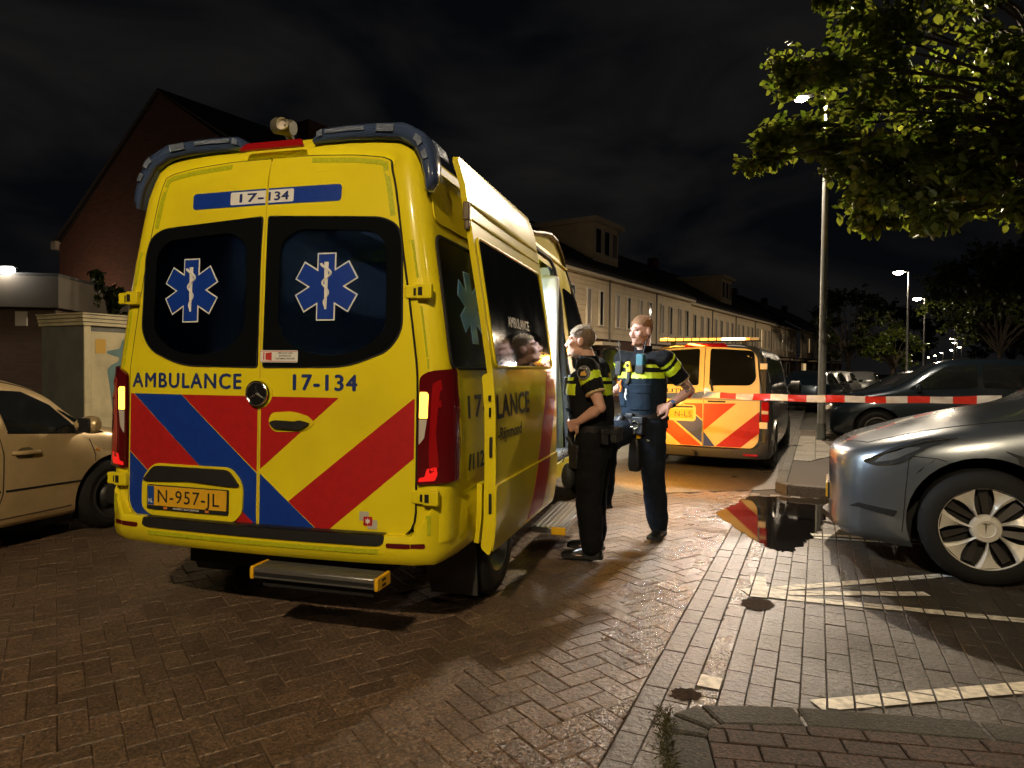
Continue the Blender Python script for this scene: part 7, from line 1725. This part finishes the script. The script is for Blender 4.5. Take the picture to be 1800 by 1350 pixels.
g = G(); g.box(-.118, -.098, .158, .17, 1.0, 1.05); g.obj('belt_tag', M_limeu, LO)
# ---- gear on the bearded officer
def onV(x, z, y=.17): return Vector((x, y, z))
rd = G().box(-.105, -.035, .125, .175, 1.40, 1.55).obj('radio', mat('radio_teal', (.03, .12, .16), .4), RO, bevel=.010); G().box(-.108, -.032, .122, .178, 1.385, 1.46).obj('radio_cradle', M_gear, rd, bevel=.008); cyl((-.09, .15, 1.55), (-.115, .135, 1.665), .005).obj('antenna', M_gear, rd)
rd = G().box(.115, .175, .12, .165, 1.37, 1.49).obj('microphone', M_gear, RO, bevel=.010); cyl((.13, .14, 1.49), (.16, .13, 1.66), .0045).obj('antenna', M_gear, rd)
Mc = Matrix.Translation((.03, .175, 1.44)) @ Matrix.Rotation(radians(12), 4, 'Y'); bc = G().box(-.026, .026, -.012, .016, -.045, .045, Mc).obj('body_camera', mat('camera_yellow', (.72, .48, .04), .4), RO, bevel=.010)
G().lathe([(0, .022), (.012, .022), (.016, .014)], 14, axis='y', M=Mc @ Matrix.Translation((0, 0, .012))).obj('camera_lens', M_eye, bc); G().tube([(.03, .175, 1.39), (.03, .18, 1.33), (.05, .178, 1.30)], .020, 8, flat=.6).obj('strap', M_gear, RO)
g = G(); g.tube([(.10, .172, 1.33), (.115, .178, 1.30), (.098, .180, 1.27), (.108, .180, 1.23)], [.008, .010, .010, .008], 8); g.obj('orange_cord', mat('cord_orange', (.75, .20, .02), .5), RO)
g = G(); g.tube([(.055, .178, 1.26), (.045, .182, 1.22), (.06, .184, 1.19), (.045, .182, 1.165)], .005, 6); g.tube([(.045, .182, 1.25), (.062, .184, 1.21), (.05, .184, 1.18)], .004, 6); g.obj('white_lanyard', M_sticker, RO)
# watch on the left wrist
w0, w1 = JR['el_l'].lerp(JR['wr_l'], .84), JR['el_l'].lerp(JR['wr_l'], .94); g = G(); g.tube([w0, w1], [.036, .034], 16); wt = g.obj('watch_strap', M_gear, RO)
ax_ = (w1 - w0).normalized(); nn_ = Vector((-.45, .85, .25)); nn_ = (nn_ - ax_ * nn_.dot(ax_)).normalized(); Mw = Matrix.Translation((w0 + w1) / 2 + nn_ * .036) @ Matrix(((ax_.x, nn_.cross(ax_).x, nn_.x, 0), (ax_.y, nn_.cross(ax_).y, nn_.y, 0), (ax_.z, nn_.cross(ax_).z, nn_.z, 0), (0, 0, 0, 1)))
G().box(-.020, .020, -.018, .018, -.004, .008, Mw).obj('watch_case', mat('watch_case', (.55, .42, .36), .3, .5), wt, bevel=.005); G().box(-.015, .015, -.013, .013, .008, .0095, Mw).obj('watch_face', mat('watch_face', (.05, .06, .10), .2, emit=((.3, .4, .8), .15)), wt)
# tattoo marks on the forearms
for a, b, r_ in ((.25, .50, .0455), (.58, .66, .040)):
    patch(bR, lambda x, y, z, a=a, b=b: (lambda q: a < q[0] < b and q[1] < .07 and mnoise.noise(Vector((x * 60, y * 60, z * 60))) > .05)((lambda v: ((v - JR['el_r']).dot(JR['wr_r'] - JR['el_r']) / (JR['wr_r'] - JR['el_r']).length_squared, ((v - JR['el_r']) - (JR['wr_r'] - JR['el_r']) * ((v - JR['el_r']).dot(JR['wr_r'] - JR['el_r']) / (JR['wr_r'] - JR['el_r']).length_squared)).length))(Vector((x, y, z)))), .0006, 'tattoo', M_tat, RO)
patch(bR, lambda x, y, z: (lambda v: (lambda u: .70 < u < .98 and ((v - JR['sh_l']) - (JR['el_l'] - JR['sh_l']) * u).length < .08 and mnoise.noise(v * 45) > -.05)((v - JR['sh_l']).dot(JR['el_l'] - JR['sh_l']) / (JR['el_l'] - JR['sh_l']).length_squared))(Vector((x, y, z))), .0006, 'tattoo', M_tat, RO)
# belt kit: pouches, cuffs, gloves hanging, drop-leg holster with yellow grips
pouch(RO, (.02, .155, 1.0), (.035, .024, .05)); pouch(RO, (-.07, .16, .955), (.05, .035, .07)); pouch(RO, (.17, .06, .99), (.028, .03, .05), .6); pouch(RO, (-.19, -.02, .98), (.028, .035, .05), -.3)
for i in range(2):
    g = G(); g.tube([(-.055 + .03 * i + .03 * cos(a), .205, .965 - .05 * i + .03 * sin(a)) for a in [2 * pi * k / 16 for k in range(17)]], .0045, 5, caps=False); g.obj('handcuff_ring', M_chrome, RO)
g = G(); g.box(.052, .10, .165, .19, .995, 1.02); g.obj('belt_badge', M_sticker, RO, bevel=.006)
g = G(); hand(g, (.095, .225, .955), (.10, .10, -.98), (0, 1, .1), .18, 1, .24, 1.); hand(g, (.135, .205, .945), (.22, .06, -.97), (.2, 1, .1), .22, 1, .24, 1.); limb(g, [(.08, .20, 1.01), (.11, .22, .95)], [.034, .042]); limb(g, [(.12, .19, 1.0), (.14, .21, .94)], [.034, .042])
gv = remesh(g, .006, 'gloves', M_gear, RO, 2)
patch(gv, lambda x, y, z: z > .905 and z < .945 and y > .21, .002, 'glove_cuff', mat('glove_grey', (.08, .085, .09), .6), gv)
hs_ = Vector((-.02, .14, .72)); g = G(); g.loft([[tuple(hs_ + Vector((sx * w_, sy * d_, z))) for sx, sy in ((-1, -1), (1, -1), (1, 1), (-1, 1))] for z, w_, d_ in ((.13, .030, .022), (.06, .045, .032), (-.10, .052, .036), (-.15, .040, .03))]); ho = g.obj('holster', M_gear, RO, bevel=.012)
for dx, dz in ((-.032, .165), (.028, .145)): g = G(); g.tube([hs_ + Vector((dx, 0, dz - .035)), hs_ + Vector((dx, .006, dz)), hs_ + Vector((dx - .004, .02, dz + .02))], [.020, .022, .016], 10); g.obj('yellow_grip', M_yelpl, ho)
g = G(); g.tube([hs_ + Vector((.0, -.01, .12)), (-.03, .13, .90), (-.03, .13, 1.0)], .014, 6, flat=.5); g.obj('holster_strap', M_gear, ho)
text_obj('politie', .016, lambda u, v: (-u, .122, v), M_sticker, RO, .01, at=(.075, .83), width=.07, off=.0)
